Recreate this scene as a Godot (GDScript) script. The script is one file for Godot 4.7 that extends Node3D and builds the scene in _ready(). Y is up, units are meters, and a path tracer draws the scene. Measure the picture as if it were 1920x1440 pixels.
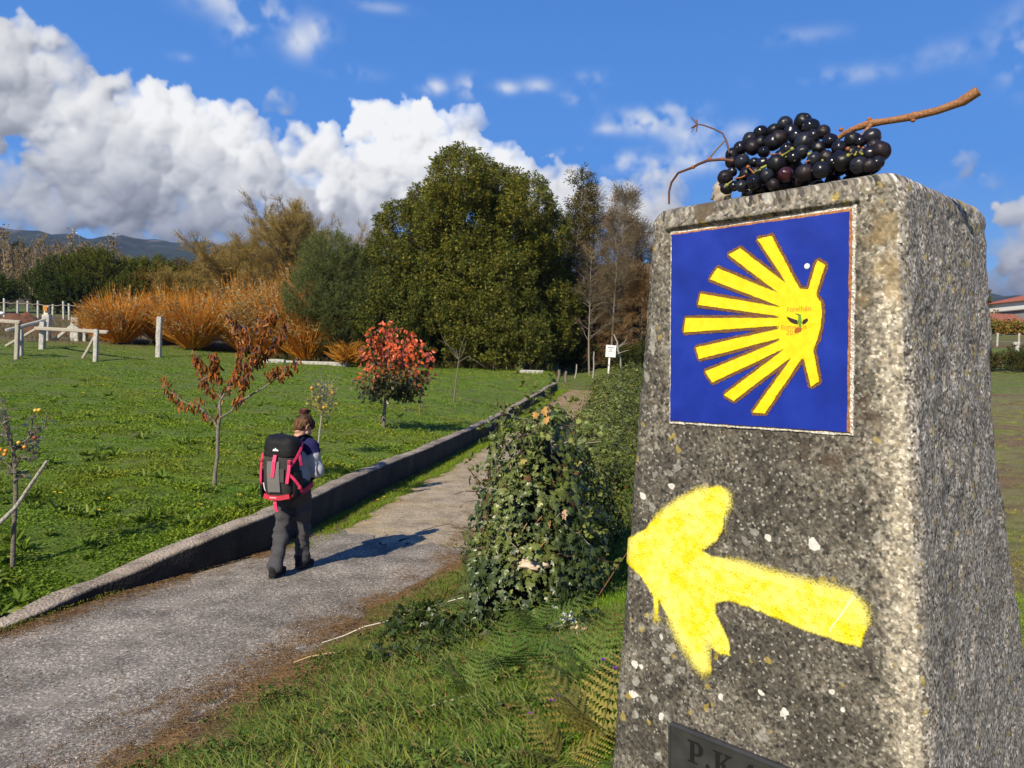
extends Node3D
# A wayside stone marker beside a country path, a walker, a meadow and autumn trees.

var rng := RandomNumberGenerator.new()
var used := {}
var nz := FastNoiseLite.new()
var nz2 := FastNoiseLite.new()
var mats := {}
const EYE := Vector3(0, 2.2, 0)

func _ready() -> void:
	rng.seed = 20
	nz.seed = 5; nz.frequency = 1.0; nz.noise_type = FastNoiseLite.TYPE_SIMPLEX; nz.fractal_octaves = 3
	nz2.seed = 9; nz2.frequency = 1.0; nz2.noise_type = FastNoiseLite.TYPE_SIMPLEX; nz2.fractal_octaves = 1
	var cam := Camera3D.new()
	cam.name = "camera"
	cam.fov = 52.0; cam.near = 0.05; cam.far = 6000.0
	cam.transform = Transform3D(Basis(Vector3.RIGHT, deg_to_rad(-2.0)) * Basis(Vector3.BACK, deg_to_rad(1.6)), EYE)
	add_child(cam)
	var we := WorldEnvironment.new()
	we.name = "world_environment"
	var env := Environment.new()
	env.background_mode = Environment.BG_SKY
	env.tonemap_mode = Environment.TONE_MAPPER_LINEAR
	env.tonemap_exposure = 1.3
	env.sdfgi_enabled = true; env.ssao_enabled = true; env.ssil_enabled = true
	env.fog_enabled = true; env.fog_density = 0.00010; env.fog_light_color = Color(0.50, 0.68, 1.0)
	var sky := Sky.new()
	var ps := PanoramaSkyMaterial.new()
	ps.panorama = ImageTexture.create_from_image(sky_image())
	ps.energy_multiplier = 0.74
	sky.sky_material = ps
	env.sky = sky
	we.environment = env
	add_child(we)
	var sun := DirectionalLight3D.new()
	sun.name = "sun"
	sun.light_energy = 1.6; sun.light_color = Color(1.0, 0.945, 0.84)
	sun.light_angular_distance = 0.5; sun.shadow_enabled = true
	sun.transform = Transform3D(Basis.looking_at(Vector3(0.50, -0.70, -0.86).normalized(), Vector3.UP), Vector3(0, 30, 0))
	add_child(sun)
	make_materials()
	build_ground()
	build_far()
	build_wall()
	build_trees()
	build_shrubs()
	build_meadow_things()
	build_fences()
	build_sign()
	build_right_side()
	build_grass()
	build_ivy()
	build_verge()
	build_person()
	build_marker()
	build_grapes()

# ---------------------------------------------------------------- names and tags
func numbered(n: String) -> String:
	var k: int = used.get(n, 0)
	used[n] = k + 1
	return n if k == 0 else "%s_%03d" % [n, k]

func tag(o: Node, label: String, category: String, group := "", kind := "") -> Node:
	if label: o.set_meta("label", label)
	if category: o.set_meta("category", category)
	if group: o.set_meta("group", group)
	if kind: o.set_meta("kind", kind)
	return o

func thing(called: String, label: String, category: String, at := Vector3.ZERO, turn := 0.0, group := "") -> Node3D:
	var o := Node3D.new()
	o.name = numbered(called)
	add_child(o, true)
	o.position = at; o.rotation.y = turn
	tag(o, label, category, group)
	return o

func obj(called: String, mesh: Mesh, mat: Material, parent: Node = null, kind := "") -> MeshInstance3D:
	var o := MeshInstance3D.new()
	o.mesh = mesh
	o.material_override = mat
	if parent == null or parent == self:
		o.name = numbered(called)
		add_child(o, true)
	else:
		o.name = called
		var k := 0
		while parent.has_node(NodePath(o.name)):
			k += 1
			o.name = "%s_%03d" % [called, k]
		parent.add_child(o, true)
	if kind: o.set_meta("kind", kind)
	return o

func piece(called: String, k: int, mesh: Mesh, mat: Material, parent: Node, xf: Transform3D) -> MeshInstance3D:   # one of many alike pieces
	var o := MeshInstance3D.new()
	o.mesh = mesh; o.material_override = mat; o.transform = xf
	o.name = called if k == 0 else "%s_%03d" % [called, k]
	parent.add_child(o, true)
	return o

func many(called: String, mesh: Mesh, mat: Material, xf: Array, cols: PackedColorArray, parent: Node = null) -> MultiMeshInstance3D:   # what nobody could count
	var m := MultiMesh.new()
	m.transform_format = MultiMesh.TRANSFORM_3D
	m.use_colors = true
	m.mesh = mesh
	m.instance_count = xf.size()
	for i in xf.size():
		m.set_instance_transform(i, xf[i])
		m.set_instance_color(i, cols[i])
	var o := MultiMeshInstance3D.new()
	o.multimesh = m
	o.material_override = mat
	o.name = numbered(called) if parent == null else called
	if parent == null: add_child(o, true)
	else: parent.add_child(o, true)
	o.set_meta("kind", "stuff")
	return o

func lin(r: float, g: float, b: float) -> Color:
	return Color(r, g, b).linear_to_srgb()

func mat(r: float, g: float, b: float, rough := 0.8, metal := 0.0) -> StandardMaterial3D:
	var m := StandardMaterial3D.new()
	m.albedo_color = lin(r, g, b); m.roughness = rough; m.metallic = metal
	return m

func vmat(rough := 0.8, back := 0.0, spec := 0.5) -> StandardMaterial3D:   # colour comes from the vertices
	var m := StandardMaterial3D.new()
	m.vertex_color_use_as_albedo = true; m.roughness = rough; m.metallic_specular = spec
	m.cull_mode = BaseMaterial3D.CULL_DISABLED
	if back > 0.0:
		m.backlight_enabled = true
		m.backlight = lin(back, back, back)
	return m

func jit(c: Color, k: float) -> Color:
	var s := 1.0 + rng.randf_range(-k, k)
	return Color(c.r * s * (1.0 + rng.randf_range(-k, k) * 0.4), c.g * s, c.b * s)

func rv() -> Vector3:
	return Vector3(rng.randf_range(-1, 1), rng.randf_range(-1, 1), rng.randf_range(-1, 1))

func rdir() -> Vector3:
	var z := rng.randf_range(-1, 1)
	var a := rng.randf() * TAU
	var r := sqrt(1 - z * z)
	return Vector3(r * cos(a), z, r * sin(a))

func frame_y(y: Vector3, spin := 0.0) -> Basis:   # a basis whose y axis is y
	y = y.normalized()
	var x := y.cross(Vector3(0.3, 0.1, 1)).normalized()
	if x.length() < 0.5: x = Vector3.RIGHT
	var b := Basis(x, y, x.cross(y))
	return b * Basis(Vector3.UP, spin)

func table(t: Array, x: float) -> float:   # piecewise linear [x0, y0, x1, y1, ...]
	var n := t.size()
	if x <= t[0]: return t[1]
	for i in range(2, n, 2):
		if x <= t[i]:
			return lerpf(t[i - 1], t[i + 1], (x - t[i - 2]) / (t[i] - t[i - 2]))
	return t[n - 1]

# ---------------------------------------------------------------- mesh building
class MB:
	var v := PackedVector3Array()
	var n := PackedVector3Array()
	var c := PackedColorArray()
	var u := PackedVector2Array()
	var ix := PackedInt32Array()

	func vert(p: Vector3, nn: Vector3, col: Color, uv := Vector2.ZERO) -> int:
		v.push_back(p); n.push_back(nn); c.push_back(col); u.push_back(uv)
		return v.size() - 1

	func tri(a: Vector3, b: Vector3, d: Vector3, col: Color) -> void:
		var nn := (d - a).cross(b - a).normalized()
		var i := v.size()
		vert(a, nn, col); vert(b, nn, col); vert(d, nn, col)
		ix.append_array([i, i + 1, i + 2])

	func quad(a: Vector3, b: Vector3, d: Vector3, e: Vector3, col: Color) -> void:
		var nn := (d - a).cross(b - a).normalized()
		if nn == Vector3.ZERO: nn = (e - a).cross(d - a).normalized()
		var i := v.size()
		vert(a, nn, col, Vector2(0, 0)); vert(b, nn, col, Vector2(1, 0)); vert(d, nn, col, Vector2(1, 1)); vert(e, nn, col, Vector2(0, 1))
		ix.append_array([i, i + 1, i + 2, i, i + 2, i + 3])

	func box(xf: Transform3D, s: Vector3, col: Color, bevel := 0.0) -> void:
		var h := s * 0.5
		if bevel <= 0.0:
			for ax in 3:
				for sg: float in [-1.0, 1.0]:
					var nn := Vector3.ZERO; nn[ax] = sg
					var p := Vector3.ZERO; p[(ax + 1) % 3] = h[(ax + 1) % 3]
					var q := Vector3.ZERO; q[(ax + 2) % 3] = h[(ax + 2) % 3]
					var o := nn * h[ax]
					var i := v.size()
					var wn := (xf.basis * nn).normalized()
					for k: Vector3 in [o - p - q, o + p - q, o + p + q, o - p + q]:
						vert(xf * k, wn, col, Vector2(k[(ax + 1) % 3], k[(ax + 2) % 3]))
					ix.append_array([i, i + 1, i + 2, i, i + 2, i + 3])
			return
		var g := Vector3(h.x - bevel, h.y - bevel, h.z - bevel)
		for ax in 3:
			var bx := (ax + 1) % 3
			var cx := (ax + 2) % 3
			for sg: float in [-1.0, 1.0]:
				var nn := Vector3.ZERO; nn[ax] = sg
				var i := v.size()
				var wn := (xf.basis * nn).normalized()
				for st: Vector2 in [Vector2(-1, -1), Vector2(1, -1), Vector2(1, 1), Vector2(-1, 1)]:
					var p := Vector3.ZERO
					p[ax] = sg * h[ax]; p[bx] = st.x * g[bx]; p[cx] = st.y * g[cx]
					vert(xf * p, wn, col)
				ix.append_array([i, i + 1, i + 2, i, i + 2, i + 3])
			for s1: float in [-1.0, 1.0]:
				for s2: float in [-1.0, 1.0]:
					var p := Vector3.ZERO
					p[ax] = s1 * h[ax]; p[bx] = s2 * g[bx]
					var q := Vector3.ZERO
					q[ax] = s1 * g[ax]; q[bx] = s2 * h[bx]
					var e := Vector3.ZERO; e[cx] = g[cx]
					var nn := Vector3.ZERO; nn[ax] = s1; nn[bx] = s2
					var wn := (xf.basis * nn).normalized()
					var i := v.size()
					for k: Vector3 in [p - e, q - e, q + e, p + e]: vert(xf * k, wn, col)
					ix.append_array([i, i + 1, i + 2, i, i + 2, i + 3])
		for sx: float in [-1.0, 1.0]:
			for sy: float in [-1.0, 1.0]:
				for sz: float in [-1.0, 1.0]:
					var wn := (xf.basis * Vector3(sx, sy, sz)).normalized()
					var i := v.size()
					vert(xf * Vector3(sx * h.x, sy * g.y, sz * g.z), wn, col); vert(xf * Vector3(sx * g.x, sy * h.y, sz * g.z), wn, col); vert(xf * Vector3(sx * g.x, sy * g.y, sz * h.z), wn, col)
					ix.append_array([i, i + 1, i + 2])

	func tube(p: PackedVector3Array, r: PackedFloat32Array, sides: int, col: Color, caps := true, flat := 1.0) -> void:
		var k := p.size()
		var base := v.size()
		var side := Vector3.ZERO
		for i in k:
			var t := (p[mini(i + 1, k - 1)] - p[maxi(i - 1, 0)]).normalized()
			if i == 0:
				side = t.cross(Vector3(0.21, 0.4, 1)).normalized()
			side = (side - t * side.dot(t)).normalized()
			var up := t.cross(side)
			for s in sides:
				var a := TAU * s / sides
				var d := side * cos(a) + up * (sin(a) * flat)
				vert(p[i] + d * r[i], d.normalized(), col, Vector2(float(s) / sides, float(i) / k))
		for i in k - 1:
			for s in sides:
				var a := base + i * sides + s
				var b := base + i * sides + (s + 1) % sides
				ix.append_array([a, b, b + sides, a, b + sides, a + sides])
		if caps:
			for e: int in [0, k - 1]:
				var t := (p[0] - p[1]).normalized() if e == 0 else (p[k - 1] - p[k - 2]).normalized()
				var i := vert(p[e], t, col)
				for s in sides: vert(v[base + e * sides + s], t, col)
				for s in sides: ix.append_array([i, i + 1 + s, i + 1 + (s + 1) % sides])

	func ball(at: Vector3, r: Vector3, rings: int, segs: int, col: Color, b := Basis()) -> void:
		var base := v.size()
		for i in rings + 1:
			var th := PI * i / rings
			for s in segs + 1:
				var a := TAU * s / segs
				var d := Vector3(sin(th) * cos(a), cos(th), sin(th) * sin(a))
				vert(at + b * (d * r), (b * (d / r)).normalized(), col, Vector2(float(s) / segs, float(i) / rings))
		for i in rings:
			for s in segs:
				var a := base + i * (segs + 1) + s
				ix.append_array([a, a + 1, a + segs + 2, a, a + segs + 2, a + segs + 1])

	func loft(rings: Array, col: Color, closed := true, caps := true) -> void:   # rings: Array of PackedVector3Array of equal size
		var k: int = rings[0].size()
		var base := v.size()
		for r: PackedVector3Array in rings:
			for p in r: vert(p, Vector3.ZERO, col)
		for i in rings.size() - 1:
			for s in (k if closed else k - 1):
				var a := base + i * k + s
				var b := base + i * k + (s + 1) % k
				ix.append_array([a, b, b + k, a, b + k, a + k])
		if caps:
			for e: int in [0, rings.size() - 1]:
				var mid := Vector3.ZERO
				for p: Vector3 in rings[e]: mid += p
				var i := vert(mid / k, Vector3.ZERO, col)
				for s in k:
					var a := base + e * k + s
					var b := base + e * k + (s + 1) % k
					if e == 0: ix.append_array([i, b, a])
					else: ix.append_array([i, a, b])

	func prism(poly: PackedVector2Array, z0: float, z1: float, col: Color, xf := Transform3D()) -> void:   # an outline in x, y given a thickness
		var t := Geometry2D.triangulate_polygon(poly)
		var k := poly.size()
		for z: float in [z0, z1]:
			var i := v.size()
			var nn := (xf.basis * Vector3(0, 0, 1 if z == z1 else -1)).normalized()
			for p in poly: vert(xf * Vector3(p.x, p.y, z), nn, col, p)
			for j in t: ix.push_back(i + j)
		for s in k:
			var a := poly[s]
			var b := poly[(s + 1) % k]
			var e := b - a
			var nn := Vector3(e.y, -e.x, 0).normalized()
			if not Geometry2D.is_polygon_clockwise(poly): pass
			else: nn = -nn
			nn = (xf.basis * nn).normalized()
			var i := v.size()
			vert(xf * Vector3(a.x, a.y, z0), nn, col, a); vert(xf * Vector3(b.x, b.y, z0), nn, col, b); vert(xf * Vector3(b.x, b.y, z1), nn, col, b); vert(xf * Vector3(a.x, a.y, z1), nn, col, a)
			ix.append_array([i, i + 1, i + 2, i, i + 2, i + 3])

	func smooth() -> void:   # vertex normals from the faces; those already set stay
		var acc := PackedVector3Array()
		acc.resize(v.size())
		for i in range(0, ix.size(), 3):
			var a := v[ix[i]]
			var f := (v[ix[i + 2]] - a).cross(v[ix[i + 1]] - a)
			acc[ix[i]] += f; acc[ix[i + 1]] += f; acc[ix[i + 2]] += f
		for i in v.size():
			if n[i] == Vector3.ZERO: n[i] = acc[i].normalized()

	func mesh() -> ArrayMesh:
		for i in range(0, ix.size(), 3):
			var a := ix[i]
			var b := ix[i + 1]
			var d := ix[i + 2]
			if (v[b] - v[a]).cross(v[d] - v[a]).dot(n[a] + n[b] + n[d]) > 0.0:
				ix[i + 1] = d; ix[i + 2] = b
		var arr := []
		arr.resize(Mesh.ARRAY_MAX)
		arr[Mesh.ARRAY_VERTEX] = v; arr[Mesh.ARRAY_NORMAL] = n; arr[Mesh.ARRAY_COLOR] = c; arr[Mesh.ARRAY_TEX_UV] = u; arr[Mesh.ARRAY_INDEX] = ix
		var m := ArrayMesh.new()
		m.add_surface_from_arrays(Mesh.PRIMITIVE_TRIANGLES, arr)
		return m

	func leaf(at: Vector3, b: Basis, l: float, w: float, col: Color, fold := 0.25, droop := 0.2) -> void:   # six faces along b.y
		var x := b.x * w * 0.5
		var z := b.z
		var p0 := at
		var p1 := at + b.y * l * 0.35 + z * l * droop * 0.1
		var p2 := at + b.y * l * 0.7 + z * l * droop * 0.4
		var p3 := at + b.y * l * (1.0 - droop * 0.3) + z * l * droop
		var up := -z * w * fold
		quad(p0, p1 + x + up, p2 + x * 0.8 + up * 0.8, p2, col)
		tri(p0, p2, p1 - x + up, col)
		tri(p1 - x + up, p2, p2 - x * 0.8 + up * 0.8, col)
		tri(p2, p2 + x * 0.8 + up * 0.8, p3, col)
		tri(p2, p3, p2 - x * 0.8 + up * 0.8, col)

	func chip(at: Vector3, b: Basis, l: float, w: float, col: Color) -> void:   # a leaf of two faces, for far off
		var x := b.x * w * 0.5
		var m := at + b.y * l * 0.45
		tri(at, m + x - b.z * w * 0.15, at + b.y * l, col)
		tri(at, at + b.y * l, m - x - b.z * w * 0.15, col)

func pv(a: Array) -> PackedVector3Array:
	return PackedVector3Array(a)

func pf(a: Array) -> PackedFloat32Array:
	return PackedFloat32Array(a)

func wobbly(a: Vector3, b: Vector3, k: int, amount: float) -> PackedVector3Array:
	var out := PackedVector3Array()
	var l := a.distance_to(b)
	var o := Vector3.ZERO
	for i in k + 1:
		var t := float(i) / k
		if i > 0 and i < k: o = o * 0.5 + rv() * amount * l
		else: o = Vector3.ZERO
		out.push_back(a.lerp(b, t) + o)
	return out

func taper(k: int, r0: float, r1: float) -> PackedFloat32Array:
	var out := PackedFloat32Array()
	for i in k: out.push_back(lerpf(r0, r1, float(i) / (k - 1)))
	return out

func poly2(a: Array) -> PackedVector2Array:
	var out := PackedVector2Array()
	for i in range(0, a.size(), 2): out.push_back(Vector2(a[i], a[i + 1]))
	return out

# ---------------------------------------------------------------- sky: air and clouds, computed
var puffs := []      # [azimuth, elevation, radius, whiteness, lift]
var wisps := []      # [azimuth, elevation, half width, half height, strength]

func air(el: float, az: float) -> Vector3:   # linear colour of the clear sky
	var t := clampf(el / 1.2, 0.0, 1.0)
	var low := Vector3(0.30, 0.56, 0.90)
	var mid := Vector3(0.105, 0.315, 0.80)
	var top := Vector3(0.035, 0.15, 0.52)
	var c := low.lerp(mid, smoothstep(0.0, 0.25, el)).lerp(top, smoothstep(0.2, 0.75, el))
	return c

func px_dir(x: float, y: float) -> Vector2:   # a place in the sky given on the flat chart of the view, as azimuth and elevation
	var q := Vector3((x - 960.0) / 1476.0, (668.0 - y) / 1476.0, -1.0).normalized()
	return Vector2(atan2(q.x, -q.z), asin(q.y))

func puff(x: float, y: float, r: float, white := 1.0, lift := 0.0) -> void:
	var d := px_dir(x, y)
	r *= 0.8
	puffs.push_back([d.x, d.y, r / 1476.0, white, lift])
	var k := int(7 + r / 14.0)
	for i in k:     # smaller heads on the rim
		var a := rng.randf_range(-0.35, PI + 0.35)
		var rr := r * rng.randf_range(0.16, 0.42)
		puffs.push_back([d.x + cos(a) * r * 0.86 / 1476.0, d.y + sin(a) * r * 0.80 / 1476.0, rr / 1476.0, white * rng.randf_range(0.94, 1.06), lift + r * 0.35 / 1476.0])
	for i in k:     # and on the face
		var q := Vector2(rng.randf_range(-0.7, 0.7), rng.randf_range(-0.7, 0.7))
		var rr := r * rng.randf_range(0.18, 0.4)
		puffs.push_back([d.x + q.x * r / 1476.0, d.y + q.y * r / 1476.0, rr / 1476.0, white * rng.randf_range(0.92, 1.05), lift + r * 0.75 * sqrt(maxf(0.0, 1.0 - q.length_squared())) / 1476.0])

func make_clouds() -> void:
	# the bank that falls from the left towards the trees
	for p: Array in [[-70, 185, 118, 0.80], [35, 155, 78, 0.86], [100, 180, 60, 0.82], [0, 210, 80, 0.74], [185, 240, 74, 0.90], [150, 290, 90, 0.74], [70, 260, 60, 0.78], [105, 140, 42, 0.88], [285, 240, 74, 0.98], [240, 300, 80, 0.82], [345, 260, 72, 1.0], [420, 270, 66, 1.04], [470, 290, 55, 1.0],
			[360, 330, 90, 0.80], [460, 350, 80, 0.84], [540, 320, 50, 1.0], [590, 300, 62, 1.05], [620, 350, 70, 1.05], [700, 260, 68, 1.18], [770, 262, 66, 1.2], [740, 310, 80, 1.1], [840, 262, 55, 1.14], [860, 300, 66, 1.12], [930, 320, 56, 1.08], [690, 350, 80, 0.95], [800, 350, 90, 0.95], [960, 360, 70, 0.95], [1040, 365, 60, 0.9],
			[1060, 400, 80, 0.85], [1140, 385, 62, 0.82], [1190, 350, 40, 0.74], [1235, 345, 42, 0.76], [1210, 410, 70, 0.76], [700, 240, 52, 1.2], [860, 240, 44, 1.16], [130, 350, 80, 0.62], [250, 370, 90, 0.58], [380, 400, 80, 0.58], [60, 400, 60, 0.68], [10, 395, 56, 0.7], [170, 410, 66, 0.66], [100, 430, 60, 0.62], [20, 440, 50, 0.58], [230, 445, 60, 0.55], [300, 425, 60, 0.6], [430, 440, 60, 0.58], [560, 420, 80, 0.6], [660, 430, 90, 0.6], [540, 250, 14, 0.9],
			[520, 210, 26, 0.8], [495, 215, 18, 0.7], [1900, 440, 50, 0.62], [1960, 400, 80, 0.66], [1930, 500, 70, 0.42], [1860, 520, 40, 0.42], [2050, 480, 120, 0.5], [1840, 318, 22, 0.62], [1790, 290, 26, 0.6], [1870, 330, 18, 0.62]]:
		puff(p[0], p[1], p[2], p[3])
	for p: Array in [[430, 25, 90, 30, 0.5], [440, 80, 34, 26, 0.5], [550, 95, 34, 30, 0.55], [585, 75, 30, 22, 0.5], [480, 45, 60, 26, 0.35], [800, 172, 28, 14, 0.6], [862, 172, 24, 20, 0.7], [935, 170, 26, 12, 0.5], [1200, 225, 80, 22, 0.75], [1280, 250, 60, 26, 0.5], [1300, 290, 70, 24, 0.6], [1560, 130, 120, 16, 0.22], [1680, 330, 60, 14, 0.3], [1470, 60, 90, 14, 0.15], [650, 150, 50, 12, 0.25], [1060, 185, 34, 12, 0.35], [1060, 290, 30, 12, 0.4], [1090, 150, 40, 14, 0.3], [990, 165, 30, 14, 0.4], [1160, 300, 60, 20, 0.45], [1220, 320, 50, 26, 0.5], [1400, 330, 50, 16, 0.35], [1120, 240, 26, 10, 0.35], [1250, 200, 50, 14, 0.35], [40, 330, 60, 16, 0.5], [1890, 70, 50, 60, 0.45], [700, 30, 60, 10, 0.2], [1380, 240, 60, 20, 0.35], [330, 130, 20, 8, 0.2], [1760, 80, 80, 20, 0.15]]:
		var d := px_dir(p[0], p[1])
		wisps.push_back([d.x, d.y, p[2] / 1476.0, p[3] / 1476.0, p[4]])
	# the same weather on round the horizon, out of the view
	for i in 26:
		var a := 0.75 + (TAU - 1.5) * (i + rng.randf_range(-0.4, 0.4)) / 26.0
		var e := rng.randf_range(0.04, 0.22)
		for k in 3:
			puffs.push_back([wrapf(a + rng.randf_range(-0.08, 0.08), -PI, PI), e + rng.randf_range(-0.04, 0.06), rng.randf_range(0.05, 0.11), rng.randf_range(0.65, 1.0), 0.0])
		wisps.push_back([wrapf(a + 0.1, -PI, PI), rng.randf_range(0.4, 0.9), rng.randf_range(0.06, 0.16), 0.03, 0.45])

func paint_sky(a0: float, e0: float, w: int, h: int, per: float, seedling: int) -> Image:   # rows run down from e0
	var n1 := FastNoiseLite.new(); n1.seed = seedling; n1.frequency = 26.0 / per; n1.fractal_octaves = 5; n1.fractal_gain = 0.48; n1.noise_type = FastNoiseLite.TYPE_SIMPLEX_SMOOTH
	var n2 := FastNoiseLite.new(); n2.seed = seedling + 3; n2.frequency = 26.0 / per; n2.fractal_octaves = 5; n2.fractal_gain = 0.48; n2.noise_type = FastNoiseLite.TYPE_SIMPLEX_SMOOTH
	var n3 := FastNoiseLite.new(); n3.seed = seedling + 8; n3.frequency = 9.0 / per; n3.fractal_octaves = 5; n3.noise_type = FastNoiseLite.TYPE_SIMPLEX_SMOOTH
	var b1 := n1.get_image(w, h).get_data()
	var b2 := n2.get_image(w, h).get_data()
	var b3 := n3.get_image(w, h).get_data()
	var hg := PackedFloat32Array(); hg.resize(w * h); hg.fill(-1.0)
	var wt := PackedFloat32Array(); wt.resize(w * h)
	for p: Array in puffs:
		var r: float = p[2] * per
		var cx: float = (p[0] - a0) * per
		var cy: float = (e0 - p[1]) * per
		var warp := minf(r * 0.5, 0.020 * per)
		var m := r + warp
		var whi: float = p[3]
		var lift: float = p[4] * per
		for y in range(maxi(0, int(cy - m)), mini(h, int(cy + m) + 1)):
			for x in range(maxi(0, int(cx - m)), mini(w, int(cx + m) + 1)):
				var i := y * w + x
				var dx := x - cx + (b1[i] - 128.0) * 0.0117 * warp
				var dy := y - cy + (b2[i] - 128.0) * 0.0117 * warp
				var q := r * r - dx * dx - dy * dy
				if q > 0.0:
					var z := (sqrt(q) + lift) / per
					if z > hg[i]:
						wt[i] = whi if hg[i] < 0.0 else lerpf(wt[i], whi, clampf((z - hg[i]) * 60.0, 0.15, 1.0))
						hg[i] = z
	var sm := hg.duplicate()     # a smoother relief for the light
	var rad := maxi(1, int(per * 0.0065))
	for rep in 2:
		for axis in 2:
			var src := sm.duplicate()
			var st1 := 1 if axis == 0 else w
			var lines := h if axis == 0 else w
			var count := w if axis == 0 else h
			for q in lines:
				var base := q * w if axis == 0 else q
				var sum := 0.0
				var k := 0
				for j in range(-rad, count):
					if j + rad < count:
						sum += maxf(src[base + (j + rad) * st1], 0.0); k += 1
					if j - rad - 1 >= 0:
						sum -= maxf(src[base + (j - rad - 1) * st1], 0.0); k -= 1
					if j >= 0: sm[base + j * st1] = sum / k
	for pass_ in 2:    # soften the creases a little
		var src := hg.duplicate()
		var sw := wt.duplicate()
		for y in range(1, h - 1):
			for x in range(1, w - 1):
				var i := y * w + x
				if src[i] > 0.0:
					var s := src[i] * 2.0
					var ww := sw[i] * 2.0
					var k := 2.0
					for j: int in [i - 1, i + 1, i - w, i + w]:
						if src[j] > 0.0:
							s += src[j]; ww += sw[j]; k += 1.0
					hg[i] = s / k
					wt[i] = ww / k
	var out := PackedByteArray(); out.resize(w * h * 3)
	var st := maxi(1, int(per * 0.003))
	for y in h:
		var el := e0 - y / per
		var near := []
		for p: Array in wisps:
			if absf(el - p[1]) < p[3] * 1.6: near.push_back(p)
		var clear := air(el, 0.0)
		for x in w:
			var i := y * w + x
			var c := clear
			var az := a0 + x / per
			var tex := (b1[i] - 128.0) / 128.0
			for p: Array in near:
				var fx: float = (az - p[0]) / p[2]
				if absf(fx) > 1.6: continue
				var fy: float = (el - p[1]) / p[3]
				if absf(fy) > 1.6: continue
				var q: float = exp(-1.6 * (fx * fx + fy * fy)) * p[4] * clampf(0.9 + tex * 1.5 + (b3[i] - 128.0) / 90.0, 0.0, 1.6)
				c = c.lerp(Vector3(0.78, 0.82, 0.90), clampf(q, 0.0, 0.85))
			if hg[i] > 0.0:
				var l := maxi(0, x - st)
				var u := maxi(0, y - st)
				var hl := sm[y * w + l] * 0.75 + maxf(hg[y * w + l], 0.0) * 0.25
				var hu := sm[u * w + x] * 0.75 + maxf(hg[u * w + x], 0.0) * 0.25
				var hm := sm[i] * 0.75 + hg[i] * 0.25
				var gx := (hm - hl) * per / st
				var gy := (hm - hu) * per / st
				var nn := Vector3(-gx, gy, 1.0).normalized()      # right, up, towards the eye
				var lit := clampf(nn.dot(Vector3(-0.42, 0.62, 0.66)), -0.3, 1.0)
				var low := smoothstep(0.03, 0.24, el + tex * 0.02)
				var br := (0.40 + 0.42 * lit + 0.22 * low + tex * 0.035 + (b3[i] - 128.0) * 0.0011) * wt[i]
				var sh := clampf((br - 0.35) / 0.55, 0.0, 1.0)
				var cc := Vector3(0.86, 0.91, 1.06).lerp(Vector3(1.0, 1.0, 1.0), sh) * br
				var al := smoothstep(0.0, 0.034, hg[i] + tex * 0.010)
				c = c.lerp(cc, al)
			var gn := (hash(i * 7 + 13) % 256) / 255.0 - 0.5
			out[i * 3] = clampi(int(pow(clampf(c.x, 0, 1), 0.4545) * 255.0 + gn + 0.5), 0, 255)
			out[i * 3 + 1] = clampi(int(pow(clampf(c.y, 0, 1), 0.4545) * 255.0 + gn + 0.5), 0, 255)
			out[i * 3 + 2] = clampi(int(pow(clampf(c.z, 0, 1), 0.4545) * 255.0 + gn + 0.5), 0, 255)
	return Image.create_from_data(w, h, false, Image.FORMAT_RGB8, out)

func sky_image() -> Image:
	make_clouds()
	var W := 4096
	var per := W / TAU
	var rough := paint_sky(-PI, PI / 2, 512, 128, 512 / TAU, 40)
	rough.resize(W, 1024, Image.INTERPOLATE_CUBIC)
	var full := Image.create_empty(W, 2048, false, Image.FORMAT_RGB8)
	full.fill(Color(0.36, 0.37, 0.30))
	# columns count from straight ahead to the right; the picture above starts behind
	full.blit_rect(rough, Rect2i(2048, 0, 2048, 1024), Vector2i(0, 0))
	full.blit_rect(rough, Rect2i(0, 0, 2048, 1024), Vector2i(2048, 0))
	var half := 450
	var rows := 400
	var fine := paint_sky(-half / per, rows / per, half * 2, rows, per, 40)
	full.blit_rect(fine, Rect2i(half, 0, half, rows), Vector2i(0, 1024 - rows))
	full.blit_rect(fine, Rect2i(0, 0, half, rows), Vector2i(W - half, 1024 - rows))
	return full

# ---------------------------------------------------------------- materials
func noise_tex(freq: float, octaves: int, cols: Array, seedling: int, kind := FastNoiseLite.TYPE_SIMPLEX_SMOOTH, size := 512, ret := FastNoiseLite.RETURN_CELL_VALUE) -> NoiseTexture2D:
	var f := FastNoiseLite.new()
	f.seed = seedling; f.frequency = freq; f.fractal_octaves = octaves; f.noise_type = kind
	f.cellular_return_type = ret
	f.cellular_jitter = 1.0
	if octaves <= 1: f.fractal_type = FastNoiseLite.FRACTAL_NONE
	var t := NoiseTexture2D.new()
	t.noise = f; t.width = size; t.height = size; t.seamless = true; t.seamless_blend_skirt = 0.12; t.generate_mipmaps = false
	if cols.size():
		var g := Gradient.new()
		var off := PackedFloat32Array()
		var cc := PackedColorArray()
		for k in range(0, cols.size(), 4):
			off.push_back(cols[k])
			cc.push_back(lin(cols[k + 1], cols[k + 2], cols[k + 3]))
		g.offsets = off; g.colors = cc
		t.color_ramp = g
	return t

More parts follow.
